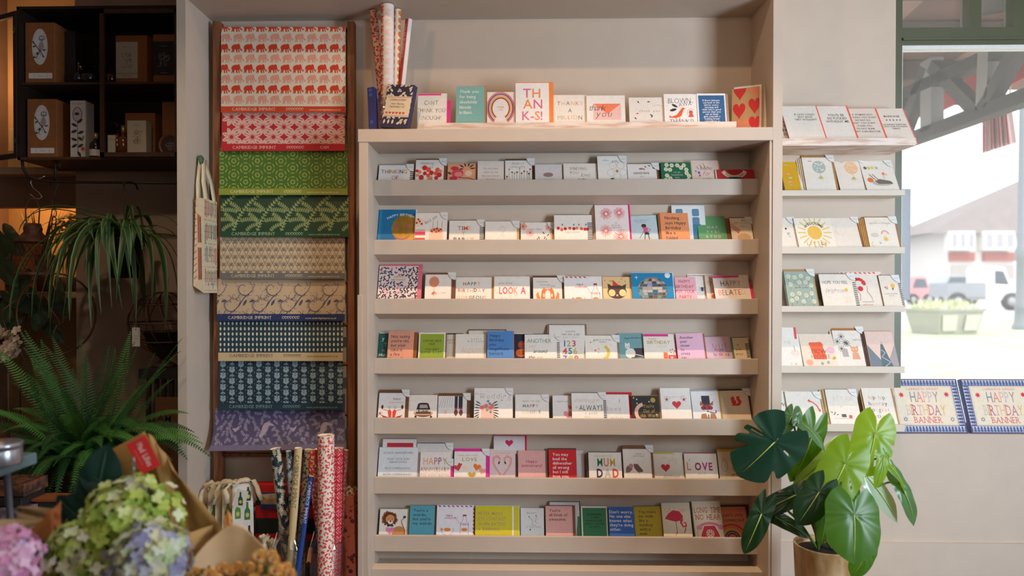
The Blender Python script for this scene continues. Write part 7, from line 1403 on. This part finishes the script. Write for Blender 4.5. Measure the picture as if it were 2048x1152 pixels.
m = M(); a, b = P(310, 795, 3.0), P(341, 868, 3.0); m.box((a.x, 3.0, .411), (b.x+.04, 3.02, a.z), mat('6a4326', .7)); A = Art(); A.t('AM', 18, 48, 14, '241a14', bold=.02, rot=.1); A.emit(m, lambda u, v, L_: (a.x+u*.0022, 2.9995-L_*.0001, a.z-v*.0022)); T(m.build('wooden_sign'), 'small brown wooden board with dark letters on the slatted chair', 'sign')
# hydrangea-like pale blooms at the left edge
def floret(m, p, n_, s_, c_, cc_=None, k=4):
    n_ = n_.normalized(); a_ = n_.orthogonal().normalized(); q0 = random.uniform(0, 2); a_ = a_*cos(q0)+n_.cross(a_)*sin(q0); b_ = n_.cross(a_)
    for j in range(k):
        d = a_*cos(2*pi*j/k)+b_*sin(2*pi*j/k); e_ = n_.cross(d)
        p0 = p+n_*.001; p3 = p+d*s_+n_*s_*.16
        m.add([p0, p+d*s_*.4+e_*s_*.42+n_*s_*.22, p+d*s_*.85+e_*s_*.36+n_*s_*.3, p3+n_*s_*.05, p+d*s_*.85-e_*s_*.36+n_*s_*.3, p+d*s_*.4-e_*s_*.42+n_*s_*.22], [(0, 1, 2, 3), (0, 3, 4, 5)], c_, True)
    if cc_: m.lathe([(s_*.12, 0), (s_*.09, s_*.1), (0, s_*.14)], p+n_*s_*.06, cc_, 6)
pb_ = thing('pale_hydrangea', P(18, 720, 2.9), 'pale cream dried blooms at the left edge above the fern', 'flowers'); random.seed(77); m = M()
for i in range(40):
    q = random.uniform(0, 2*pi); p = P(16+random.uniform(-22, 20), 690+random.uniform(-34, 30), 2.9+random.uniform(-.04, .04)); floret(m, p, Vector((random.uniform(-.5, .5), -1, random.uniform(-.2, .8))), .02, mat(random.choice(['b9a088', 'c9b49a', '9a846c']), .8, trans=.15))
m.build('flower_head', pb_); m = M(); b_ = P(16, 700, 2.92); m.tube([(b_.x, 2.92, .36), b_], .006, MET2, 6); m.lathe([(0, 0), (.06, 0), (.08, .2), (0, .2)], (b_.x, 2.92, .17), mat('3a2a20'), 18); m.build('stem_and_pot', pb_)
# fern
fe = thing('boston_fern', P(180, 960, 2.55), 'big lush green fern filling the lower left in front of the dark alcove', 'fern'); random.seed(101); c0 = P(170, 925, 2.6)
FG = [mat(h_, .5, noise=.1, trans=.22) for h_ in ('3a6a2c', '2c5626', '4e8236', '204824')]
def frond(p0, d, L, rise, droop, fw, c_, fine=True):
    m = M(); n = 24; pts = []
    for i in range(n+1):
        t = i/n; pts.append(p0+Vector((d.x*L*t, d.y*L*t, rise*t-droop*t**2.3)))
    m.tube(pts, [.0022*(1-i/n*.8) for i in range(n+1)], c_, 4, cap=False)
    sub = 46
    for i in range(3, sub):
        t = i/sub; k = t*n; i0 = min(int(k), n-1); p = pts[i0].lerp(pts[i0+1], k-i0); tg = (pts[i0+1]-pts[i0]).normalized(); s_ = tg.cross(Vector((0, -.35, 1))).normalized(); nn = s_.cross(tg)
        ln_ = fw*sin(min(t*1.35+.25, 1.0)*pi/2)*(1-max(0, (t-.45)/.55)**1.5)+.002; wv = L/sub*.68
        for sg in (-1, 1):
            q0 = p; q1 = p+s_*sg*ln_+tg*ln_*.28-nn*ln_*.12; m.add([q0-tg*wv*.45, q0.lerp(q1, .5)-tg*wv*.62+nn*.001, q1, q0.lerp(q1, .5)+tg*wv*.5+nn*.001, q0+tg*wv*.5], [(0, 1, 2, 3, 4)], c_)
    return m.build('frond', fe)
for i in range(150):
    q = random.uniform(0, 2*pi); up = random.random()
    d = Vector((cos(q), sin(q)*.75, 0)); c_o = c0; c0 = c_o+Vector((random.uniform(-.09, .09), random.uniform(-.05, .05), random.uniform(-.03, .04)))
    if d.y > .3 and up < .5: d.y *= -1
    if up > .72: frond(c0, d, random.uniform(.14, .34), random.uniform(.36, .58), random.uniform(.03, .14), random.uniform(.028, .036), random.choice(FG))
    elif up > .35: frond(c0, d, random.uniform(.26, .42), random.uniform(.22, .42), random.uniform(.16, .34), random.uniform(.034, .046), random.choice(FG))
    else: frond(c0, d, random.uniform(.2, .38), random.uniform(.16, .32), random.uniform(.2, .42), random.uniform(.022, .032), random.choice(FG))
    c0 = c_o
m = M(); zf = c0.z-.0; m.lathe([(0, zf-.24), (.1, zf-.24), (.135, zf-.02), (.14, zf-.02), (.14, zf), (.125, zf), (0, zf-.03)], (c0.x, c0.y, 0), mat('2f221b', .8), 28); m.build('pot', fe)
st = thing('plant_table', (c0.x, c0.y, 0), 'dark round table standing under the fern', 'table'); m = M(); m.lathe([(0, zf-.27), (.165, zf-.27), (.17, zf-.255), (.165, zf-.241), (0, zf-.241)], (c0.x, c0.y, 0), mat('1c1512', .5), 40); m.build('table_top', st)
for q in (0.4, 1.97, 3.54, 5.11): m = M(); m.tube([(c0.x+.12*cos(q), c0.y+.12*sin(q), zf-.27), (c0.x+.15*cos(q), c0.y+.15*sin(q), 0)], .014, mat('1c1512'), 8); m.build('leg', st)
# ------------------------------------------------------------------ monstera
mo = thing('monstera_plant', P(1648, 1160, 2.5), 'monstera with glossy dark and lime leaves in a tan pot at lower right', 'potted plant'); mo.location.z = 0; mo['_o'] = (mo.location.x, 2.5, 0)
pc = P(1647, 1090, 2.5); zr = pc.z
m = M(); m.lathe([(0, .004), (.082, .004), (.086, .01), (.101, zr), (.101, zr+.003), (.094, zr+.003), (.092, zr-.01), (.088, zr-.03), (0, zr-.03)], (pc.x, 2.5, 0), mat('b89a72', .45, noise=0, scale=18, c2='9a7648', stretch=(1, 1, .4), bump=.2), 40); m.build('pot', mo)
m = M(); random.seed(1); m.lathe([(0, zr-.012), (.05, zr-.014), (.091, zr-.02)], (pc.x, 2.5, 0), mat('241a14', .95, noise=.3, scale=90, bump=1), 30); m.build('soil', mo)
MS = {'d': mat('1b4230', .3, noise=.12, scale=14, trans=.12), 'dk': mat('1d3c1e', .3, noise=.14, scale=14, trans=.2), 'g': mat('48781c', .32, noise=.12, scale=14, trans=.45), 'l': mat('7fa52a', .32, noise=.1, scale=14, trans=.5), 'p': mat('a9bd7a', .35, noise=.06, scale=14, trans=.45), 'w': mat('a3b8a2', .2, noise=.08, scale=14, trans=.3), 'b': mat('567a4e', .25, noise=.1, scale=14, trans=.3)}  # the whitish green puts a reflected shine into one leaf's colour
VN = mat('a5bd5a', .4); STM = mat('5d7a34', .5, noise=.08)
# attach px, tip px, width px, depths, material, up vector, split mask, cup
MLV = [
 ((1550, 884), (1484, 950), 142, 2.34, 2.36, 'd', (.1, -1, .25), ((.62, .13, .38), (1.08, .11, .55), (1.5, .13, .42), (-.62, .12, .55)), .12), ((1625, 872), (1601, 962), 78, 2.44, 2.42, 'g', (.25, -1, .1), 0, .3),
 ((1605, 848), (1659, 882), 34, 2.40, 2.36, 'b', (0, -.5, 1), 0, .5), ((1583, 832), (1570, 868), 34, 2.40, 2.40, 'b', (0, -1, .3), 0, .4), ((1596, 838), (1603, 812), 26, 2.40, 2.42, 'b', (.3, -1, .3), 0, .4),
 ((1751, 867), (1736, 945), 92, 2.42, 2.38, 'l', (-.1, -1, .35), ((-.75, .12, .45), (-1.2, .1, .6)), .2), ((1768, 912), (1766, 970), 32, 2.40, 2.36, 'l', (.2, -1, .3), 0, .4),
 ((1691, 927), (1652, 1010), 98, 2.34, 2.30, 'l', (-.2, -1, .3), ((-.55, .07, .62),), .18), ((1638, 985), (1601, 1044), 70, 2.28, 2.26, 'dk', (-.1, -1, .5), 0, .2),
 ((1709, 1029), (1714, 1120), 128, 2.22, 2.17, 'g', (.05, -1, .4), 0, .15), ((1733, 1108), (1712, 1152), 50, 2.26, 2.24, 'g', (0, -1, .2), 0, .3),
 ((1523, 1028), (1493, 1103), 48, 2.34, 2.32, 'dk', (-.3, -1, .1), 0, .25), ((1592, 990), (1517, 1024), 48, 2.36, 2.34, 'dk', (-.1, -1, .5), 0, .3),
 ((1550, 1034), (1625, 1066), 36, 2.38, 2.36, 'dk', (0, -1, .8), 0, .3), ((1655, 912), (1609, 972), 36, 2.42, 2.40, 'p', (.2, -1, .2), 0, .5),
 ((1728, 944), (1808, 1034), 52, 2.50, 2.46, 'w', (.25, -1, .45), 0, .25), ((1800, 966), (1846, 1042), 44, 2.48, 2.44, 'b', (.2, -.8, .5), 0, .35),
 ((1776, 928), (1832, 974), 20, 2.46, 2.44, 'l', (0, -.6, 1), 0, .5), ((1650, 1038), (1650, 1092), 38, 2.36, 2.36, 'g', (.2, -1, .2), 0, .3),
 ((1716, 1004), (1700, 1046), 36, 2.34, 2.34, 'g', (0, -1, .3), 0, .3), ((1690, 920), (1664, 900), 24, 2.44, 2.46, 'dk', (0, -1, .5), 0, .3), ((1575, 850), (1566, 888), 24, 2.46, 2.46, 'dk', (.2, -1, .2), 0, .3)]
for i, (pa, pt_, wpx, Ya, Yt, mk, up, spl, cup) in enumerate(MLV):
    a, b = P(*pa, Ya), P(*pt_, Yt); m = M(); w_ = wpx*Ya/F*.98; heart_leaf(m, a, b, w_, MS[mk], up=Vector(up), cup=cup, split=spl, nr=10, nt=96, vein=VN, holes=((-.36, -.22, 3, 7), (-.85, -.72, 4, 7)) if spl and mk == 'l' else ((-1.6, -1.47, 3, 6), (1.2, 1.3, 3, 7)) if i == 0 else ())
    lf = m.build('leaf', mo)
    m = M(); base = Vector((pc.x+.03*sin(i*2.1), 2.5+.03*cos(i*2.1), zr-.01)); mid = base.lerp(a, .5)+Vector((.1*(a.x-base.x), .02, .09)); m.tube([base, base.lerp(mid, .5)+Vector((0, 0, .02)), mid, mid.lerp(a, .6)+Vector((0, 0, .012)), a], [.0055, .005, .0042, .0036, .003], STM, 8); m.build('stem', mo)

# ------------------------------------------------------------------ foreground: florist's table with wrapped bouquets
YB1 = 1.45
KF = mat('a97f45', .7, noise=.06, scale=14, bump=.05); KFl = mat('c09c72', .7, noise=.05, scale=14)
tt = thing('florist_table', (P(250, 1152, 1.45).x, 1.4, 0), 'wooden display table below the frame carrying the flower buckets', 'table'); m = M(); xa, xb = P(-60, 1152, 1.45).x, P(640, 1152, 1.45).x; m.box((xa, 1.1, .34), (xb, 1.72, .37), MET2); m.build('table_top', tt)
for x_ in (xa+.03, xb-.06):
    for y_ in (1.12, 1.67): m = M(); m.box((x_, y_, 0), (x_+.03, y_+.03, .34), MET2); m.build('leg', tt)
def sheet(pts, c_, name, par, th=.0012, curve=.0, n=8):
    """paper sheet from four corners, softly curved"""
    a, b, c2, d = [Vector(p) for p in pts]; m = M(); vs = []; nn = (b-a).cross(d-a).normalized()
    for i in range(n+1):
        for j in range(n+1):
            u, v = i/n, j/n; vs.append(a.lerp(b, u).lerp(d.lerp(c2, u), v)+nn*(curve*sin(u*pi)*(.4+v*.6)+.004*sin(u*11+v*5)))
    m.add(vs, [(i*(n+1)+j, (i+1)*(n+1)+j, (i+1)*(n+1)+j+1, i*(n+1)+j+1) for i in range(n) for j in range(n)], c_, True)
    o = m.build(name, par); so = o.modifiers.new('thick', 'SOLIDIFY'); so.thickness = th; return o
def bucket(cx, cy, r, h, name, lab):
    m = M(); m.lathe([(0, .371), (r*.8, .371), (r, .37+h), (r*1.03, .37+h), (r*.97, .37+h), (r*.78, .38), (0, .38)], (cx, cy, 0), mat('6a6e70', .4, metal=.7), 28); return T(m.build(name), lab, 'bucket', 'metal flower buckets')
b1 = P(230, 1152, YB1); h1 = thing('hydrangea_bouquet', (b1.x, YB1, .39), 'green and lilac hydrangea bouquet in brown paper with a red label', 'bouquet')
bucket(b1.x, YB1, .09, .16, 'flower_bucket', 'bucket holding the green hydrangea bouquet')
random.seed(55)
def head(cx, cy, r, Y, cols, par, n=110, sz=.0135, label=None):
    c0 = P(cx, cy, Y); rr = r*Y/F; m = M(); m.lathe([(0, -rr*.7), (rr*.55, -rr*.45), (rr*.72, 0), (rr*.5, rr*.5), (0, rr*.7)], c0, mat('4a5a30', .8), 14)
    n = int(n*2.1)
    for i in range(n):
        z = 1-2*(i+.5)/n; q = i*2.39996; s_ = sqrt(1-z*z); u = Vector((s_*cos(q), s_*sin(q), z))
        if u.y > .55: continue
        cc_ = cols(u); floret(m, c0+u*rr*random.uniform(.8, 1.06), u+Vector((random.uniform(-.5, .5), random.uniform(-.5, .5), random.uniform(-.5, .5))), sz*random.uniform(.85, 1.2), mat(cc_, .7, trans=.25, noise=.08, scale=40), None)
    o = m.build('flower_head', par); 
    if label: o['label'] = label
GN = ['b4c25a', 'ccd592', '9db648', 'dfe2bc', 'bccb6a', '8ba242']; LV = ['a9a6c4', 'c3c2d8', 'd4d8c8', '8f8cb4', 'b9c8a0']; CRm = ['dad4b4', 'c9cc9a', 'e0dccc', 'b6bf78']
head(268, 1046, 92, YB1, lambda u: random.choice(GN) if u.z > -.2 else random.choice(GN+LV+LV), h1, 150, label='green hydrangea head')
head(170, 1106, 68, YB1-.04, lambda u: random.choice(CRm+GN), h1, 90, label='cream and green hydrangea head'); head(300, 1124, 76, YB1-.09, lambda u: random.choice(LV+LV+CRm), h1, 110, label='lilac and white hydrangea head')
head(225, 1175, 70, YB1-.06, lambda u: random.choice(GN+CRm), h1, 70)
m = M(); [m.tube([(b1.x+random.uniform(-.04, .04), YB1+random.uniform(-.04, .04), .39), P(x, y, YB1)], .004, STM, 6) for x, y in ((268, 1060), (170, 1110), (300, 1130), (225, 1180))]; m.build('stems', h1)
DLF = mat('173a30', .45, noise=.1, scale=18, trans=.1)
for pa, pt_, w_, up in (((232, 1010), (116, 1012), 66, (0, -1, .2)), ((190, 1020), (205, 905), 84, (.1, -1, .1)), ((250, 990), (160, 942), 60, (0, -1, .4)), ((352, 1120), (380, 1100), 40, (0, -1, .2)), ((170, 1045), (112, 1000), 50, (-.2, -1, .2))):
    m = M(); heart_leaf(m, P(*pa, YB1+.06), P(*pt_, YB1+.05), w_*YB1/F*1.25, DLF, up=Vector(up), cup=.15, nt=48, vein=mat('2f5a44')); m.build('leaf', h1)
Yw = YB1+.10
p4 = lambda l, Y: [P(x, y, Y+dy) for x, y, dy in l]
sheet(p4([(300, 1190, .02), (212, 905, .03), (290, 862, .0), (430, 1190, 0)], Yw), KF, 'kraft_wrap', h1, curve=-.0)
sheet(p4([(296, 866, .0), (345, 935, .0), (450, 1064, .0), (356, 1210, 0)], Yw-.005), KF, 'kraft_wrap', h1, curve=.02)
sheet(p4([(372, 1190, -.06), (352, 1075, -.05), (425, 1050, .02), (452, 1190, .02)], Yw-.04), KF, 'kraft_wrap', h1, curve=.02)
m = M(); A = Art(); A.R(-34, -21, 34, 21, 'd9302e'); A.t('Mad Lilies', 0, 3, 12, 'f0c8c4', wf=.62, bold=.04, sp=.1, ser=False); A.sq(0, 12, 34, 'ecaaa4', 2)
ca, sa = cos(radians(62)), sin(radians(62))
def lblp(u, v, L_): return P(287+u*ca-v*sa, 910+u*sa+v*ca, Yw-.02-L_*.0004)
A.emit(m, lblp); m.prism([lblp(-34, -21, 0), lblp(34, -21, 0), lblp(34, 21, 0), lblp(-34, 21, 0)], (0, .0008, 0), 'd9302e'); m.build('shop_label', h1, label='red shop label with white lettering')
m = M(); Yt_ = YB1-.01; q = [(253, 955), (285, 955), (296, 968), (292, 992), (252, 988), (250, 966)]; m.prism([P(x, y, Yt_) for x, y in q], (0, .0012, 0), 'cfcfdc'); m.build('price_tag', h1, label='white paper tag')
m = M(); m.tube([P(267+1.5*sin(i*1.6), 915+i*4.4, Yt_+.0) for i in range(10)], .0013, mat('b9b9a8'), 5); m.tube([P(267-1.5*sin(i*1.6), 915+i*4.4, Yt_-.001) for i in range(10)], .0013, mat('4a6a5a'), 5); m.build('tag_twine', h1)
# pink bouquet at the left edge
b2 = P(20, 1152, 1.3); h2 = thing('pink_bouquet', (b2.x, 1.3, .39), 'soft pink bloom in brown paper at the lower left corner', 'bouquet'); bucket(b2.x, 1.3, .07, .14, 'flower_bucket', 'bucket holding the pink bouquet')
random.seed(66); head(12, 1124, 66, 1.3, lambda u: random.choice(['e0a4c8', 'ecc0dc', 'd48ab4', 'e8b4d4', 'c9b0dc']), h2, 130, .012)
m = M(); heart_leaf(m, P(20, 1085, 1.36), P(82, 1102, 1.34), .06, DLF, cup=.2); m.tube([(b2.x, 1.3, .39), P(12, 1130, 1.3)], .004, STM, 6); m.build('leaf', h2)
sheet(p4([(112, 1190, .02), (106, 1020, .05), (40, 1080, .08), (70, 1190, .0)], 1.36), mat('b06a34', .7, noise=.05), 'kraft_wrap', h2, curve=.01)
sheet(p4([(-30, 1040, .02), (-20, 1075, .0), (60, 1068, .05), (108, 1040, .08)], 1.38), mat('a08058', .7, noise=.05), 'kraft_wrap', h2, curve=.012)
sheet(p4([(32, 1048, .04), (36, 1012, .05), (118, 1018, .08), (104, 1056, .06)], 1.44), mat('9a7a50', .7, noise=.05), 'kraft_wrap', h2, curve=.012)
sheet(p4([(98, 1050, .02), (90, 1030, .03), (122, 1002, .05), (120, 1060, .02)], 1.40), mat('b0643a', .7, noise=.05), 'kraft_wrap', h2, curve=.006)
# orange chrysanthemum bouquet
b3 = P(470, 1152, 1.38); h3 = thing('chrysanthemum_bouquet', (b3.x, 1.38, .39), 'small orange chrysanthemums in pale brown paper at the bottom', 'bouquet'); bucket(b3.x, 1.38, .08, .14, 'flower_bucket', 'bucket holding the orange chrysanthemums')
top_ = [(362, 1170), (378, 1130), (398, 1098), (428, 1070), (456, 1048), (474, 1046), (494, 1056), (518, 1082), (546, 1110), (572, 1132), (598, 1168)]; m = M(); vs = []; nt_ = len(top_)
for i_, (x, y) in enumerate(top_):
    s_ = i_/(nt_-1)*2-1
    for j_ in range(7):
        v = j_/6; Y = 1.52-.10*s_*s_*(1-v*.4)-.03*v+.006*sin(i_*2.3)*(1-v); vs.append(P(x+(470-x)*v*.35, y+(1230-y)*v, Y))
m.add(vs, [(i_*7+j_, (i_+1)*7+j_, (i_+1)*7+j_+1, i_*7+j_+1) for i_ in range(nt_-1) for j_ in range(6)], KFl, True); o = m.build('kraft_wrap', h3); so = o.modifiers.new('thick', 'SOLIDIFY'); so.thickness = .0012; subsurf(o)
sheet(p4([(408, 1062, .1), (430, 1048, .1), (440, 1064, .1), (412, 1080, .1)], 1.46), mat('b0642e', .7), 'kraft_wrap', h3)
sheet(p4([(446, 1044, .08), (456, 1018, .09), (466, 1042, .08), (452, 1066, .07)], 1.46), mat('b87a3a', .7), 'kraft_wrap', h3)
random.seed(88); m0 = M()
FLW = [(392, 1142, 10), (420, 1146, 12), (372, 1152, 9), (446, 1136, 12), (462, 1142, 11), (474, 1134, 12), (486, 1148, 9), (497, 1136, 13), (520, 1112, 15), (517, 1138, 9), (548, 1118, 11), (552, 1140, 14), (543, 1108, 10), (572, 1134, 11), (580, 1148, 12), (433, 1158, 12), (508, 1156, 12), (536, 1158, 12), (562, 1160, 11)]
for x, y, r in FLW:
    Y = 1.36+random.uniform(-.03, .02); p = P(x, y, Y); s_ = r*Y/F*1.15; m = M()
    for ring_, (rr, zz, kk_, cc_) in enumerate(((1.15, 0, 16, 'f6ac50'), (1.0, .22, 14, 'fabd68'), (.8, .4, 12, 'fccf88'))):
        for j in range(kk_):
            q = 2*pi*(j+ring_*.4)/kk_; d = Vector((cos(q), -.35, sin(q)*.75+.25)); e_ = Vector((-sin(q), 0, cos(q)))*s_*.26; c_ = p+Vector((0, -s_*zz, s_*zz*.6)); m.add([c_, c_+Vector((cos(q)*s_*rr*.6, -s_*.2, sin(q)*s_*rr*.5))+e_, c_+Vector((cos(q)*s_*rr, -s_*.12, sin(q)*s_*rr*.8)), c_+Vector((cos(q)*s_*rr*.6, -s_*.2, sin(q)*s_*rr*.5))-e_], [(0, 1, 2, 3)], mat(cc_, .7, trans=.2), True)
    Rf = Matrix.Rotation(radians(58), 3, 'X'); m.lathe([(s_*.7, -s_*.3), (s_*.82, 0), (s_*.7, s_*.22), (s_*.42, s_*.34), (0, s_*.36)], p, 'f8b868', 12, R=Rf); m.lathe([(s_*.46, s_*.3), (s_*.4, s_*.44), (0, s_*.5)], p, 'cc2a30', 10, R=Rf)
    m.build('bloom', h3); m0.tube([p, Vector((b3.x+(p.x-b3.x)*.3, 1.38, .6)), (b3.x, 1.38, .39)], .002, STM, 5)
m0.build('stems', h3)
m = M(); random.seed(9)
for i in range(24):
    x, y = random.uniform(370, 585), random.uniform(1144, 1175); a = P(x, y, 1.40); heart_leaf(m, a, a+Vector((random.uniform(-.02, .02), -.01, random.uniform(-.01, .02))), .014, mat('2c4a2a', .5, trans=.2), nr=2, nt=14)
m.build('leaves', h3)
# small blue-grey shelf table with a candle tin, dark books below
Yc = 1.75; ct = thing('side_table', (P(20, 960, Yc).x, Yc, 0), 'blue grey painted side table corner at the left edge', 'table'); TC = mat('5f7478', .5, noise=.05, scale=20)
z1 = P(75, 904, Yc).z; cx_ = P(75, 904, Yc).x; m = M(); m.box((cx_-.5, 1.1, z1-.03), (cx_, Yc, z1), TC); bevel(m.build('table_top', ct), .004)
for x_, y_ in ((cx_-.03, Yc-.03), (cx_-.47, Yc-.03), (cx_-.03, 1.13), (cx_-.47, 1.13)): m = M(); m.tube([(x_-.03, y_, z1-.03), (x_+.03, y_+.0, 0)], .008, mat('7a7a88', .4, metal=.5), 8); m.build('leg', ct)
pz_ = P(0, 912, 1.62); m = M(); m.lathe([(0, 0), (.045, 0), (.046, .004), (.046, .036), (.044, .04), (.047, .041), (.047, .052), (.044, .054), (0, .054)], (pz_.x, 1.62, z1+.001), mat('b0b0b6', .3, metal=.8), 30); T(m.build('candle_tin'), 'round silver candle tin on the blue grey table corner', 'tin')
bs = 2.25; zb_ = .0; random.seed(4)
for i, (x0, x1, y0, y1, c_, lab) in enumerate(((-20, 55, 1016, 1045, '5a4a52', 'lowest grey mauve book of the dark pile under the side table'), (-20, 48, 996, 1014, '2a2422', 'black book second from the bottom of the dark pile'), (-20, 60, 968, 995, '3a2a22', 'brown patterned book near the top of the dark pile'))):
    a, b = P(x0, y0, bs), P(x1, y1, bs); m = M(); m.box((a.x, bs, b.z+.002), (b.x-.01*i, bs+.12, a.z), mat(c_, .6, noise=0, scale=40, c2='7a4a34' if i == 2 else '8a7a80' if i == 0 else '1a1614')); T(bevel(m.build('book'), .002), lab, 'book', 'dark books piled at the lower left')
    if i == 0: bkz = b.z+.002; bx0, bx1 = a.x, b.x
m = M(); m.box((bx0-.02, bs-.02, 0), (bx1+.03, bs+.14, bkz-.001), mat('1c1512', .7)); T(bevel(m.build('dark_stool'), .003), 'low dark wooden stool under the book pile', 'stool')
m = M(); a, b = P(70, 985, 2.3), P(112, 1040, 2.3); m.box((a.x, 2.3, .0), (b.x+.06, 2.36, a.z-.03), mat('2c241c', .8)); m.box((a.x-.01, 2.295, a.z-.03), (b.x+.07, 2.37, a.z-.022), mat('8a4a20', .7)); T(m.build('storage_crate'), 'dark crate with an orange brown rim behind the dark green leaves', 'crate')
for o in SC.objects:
    if '_o' in o: del o['_o']
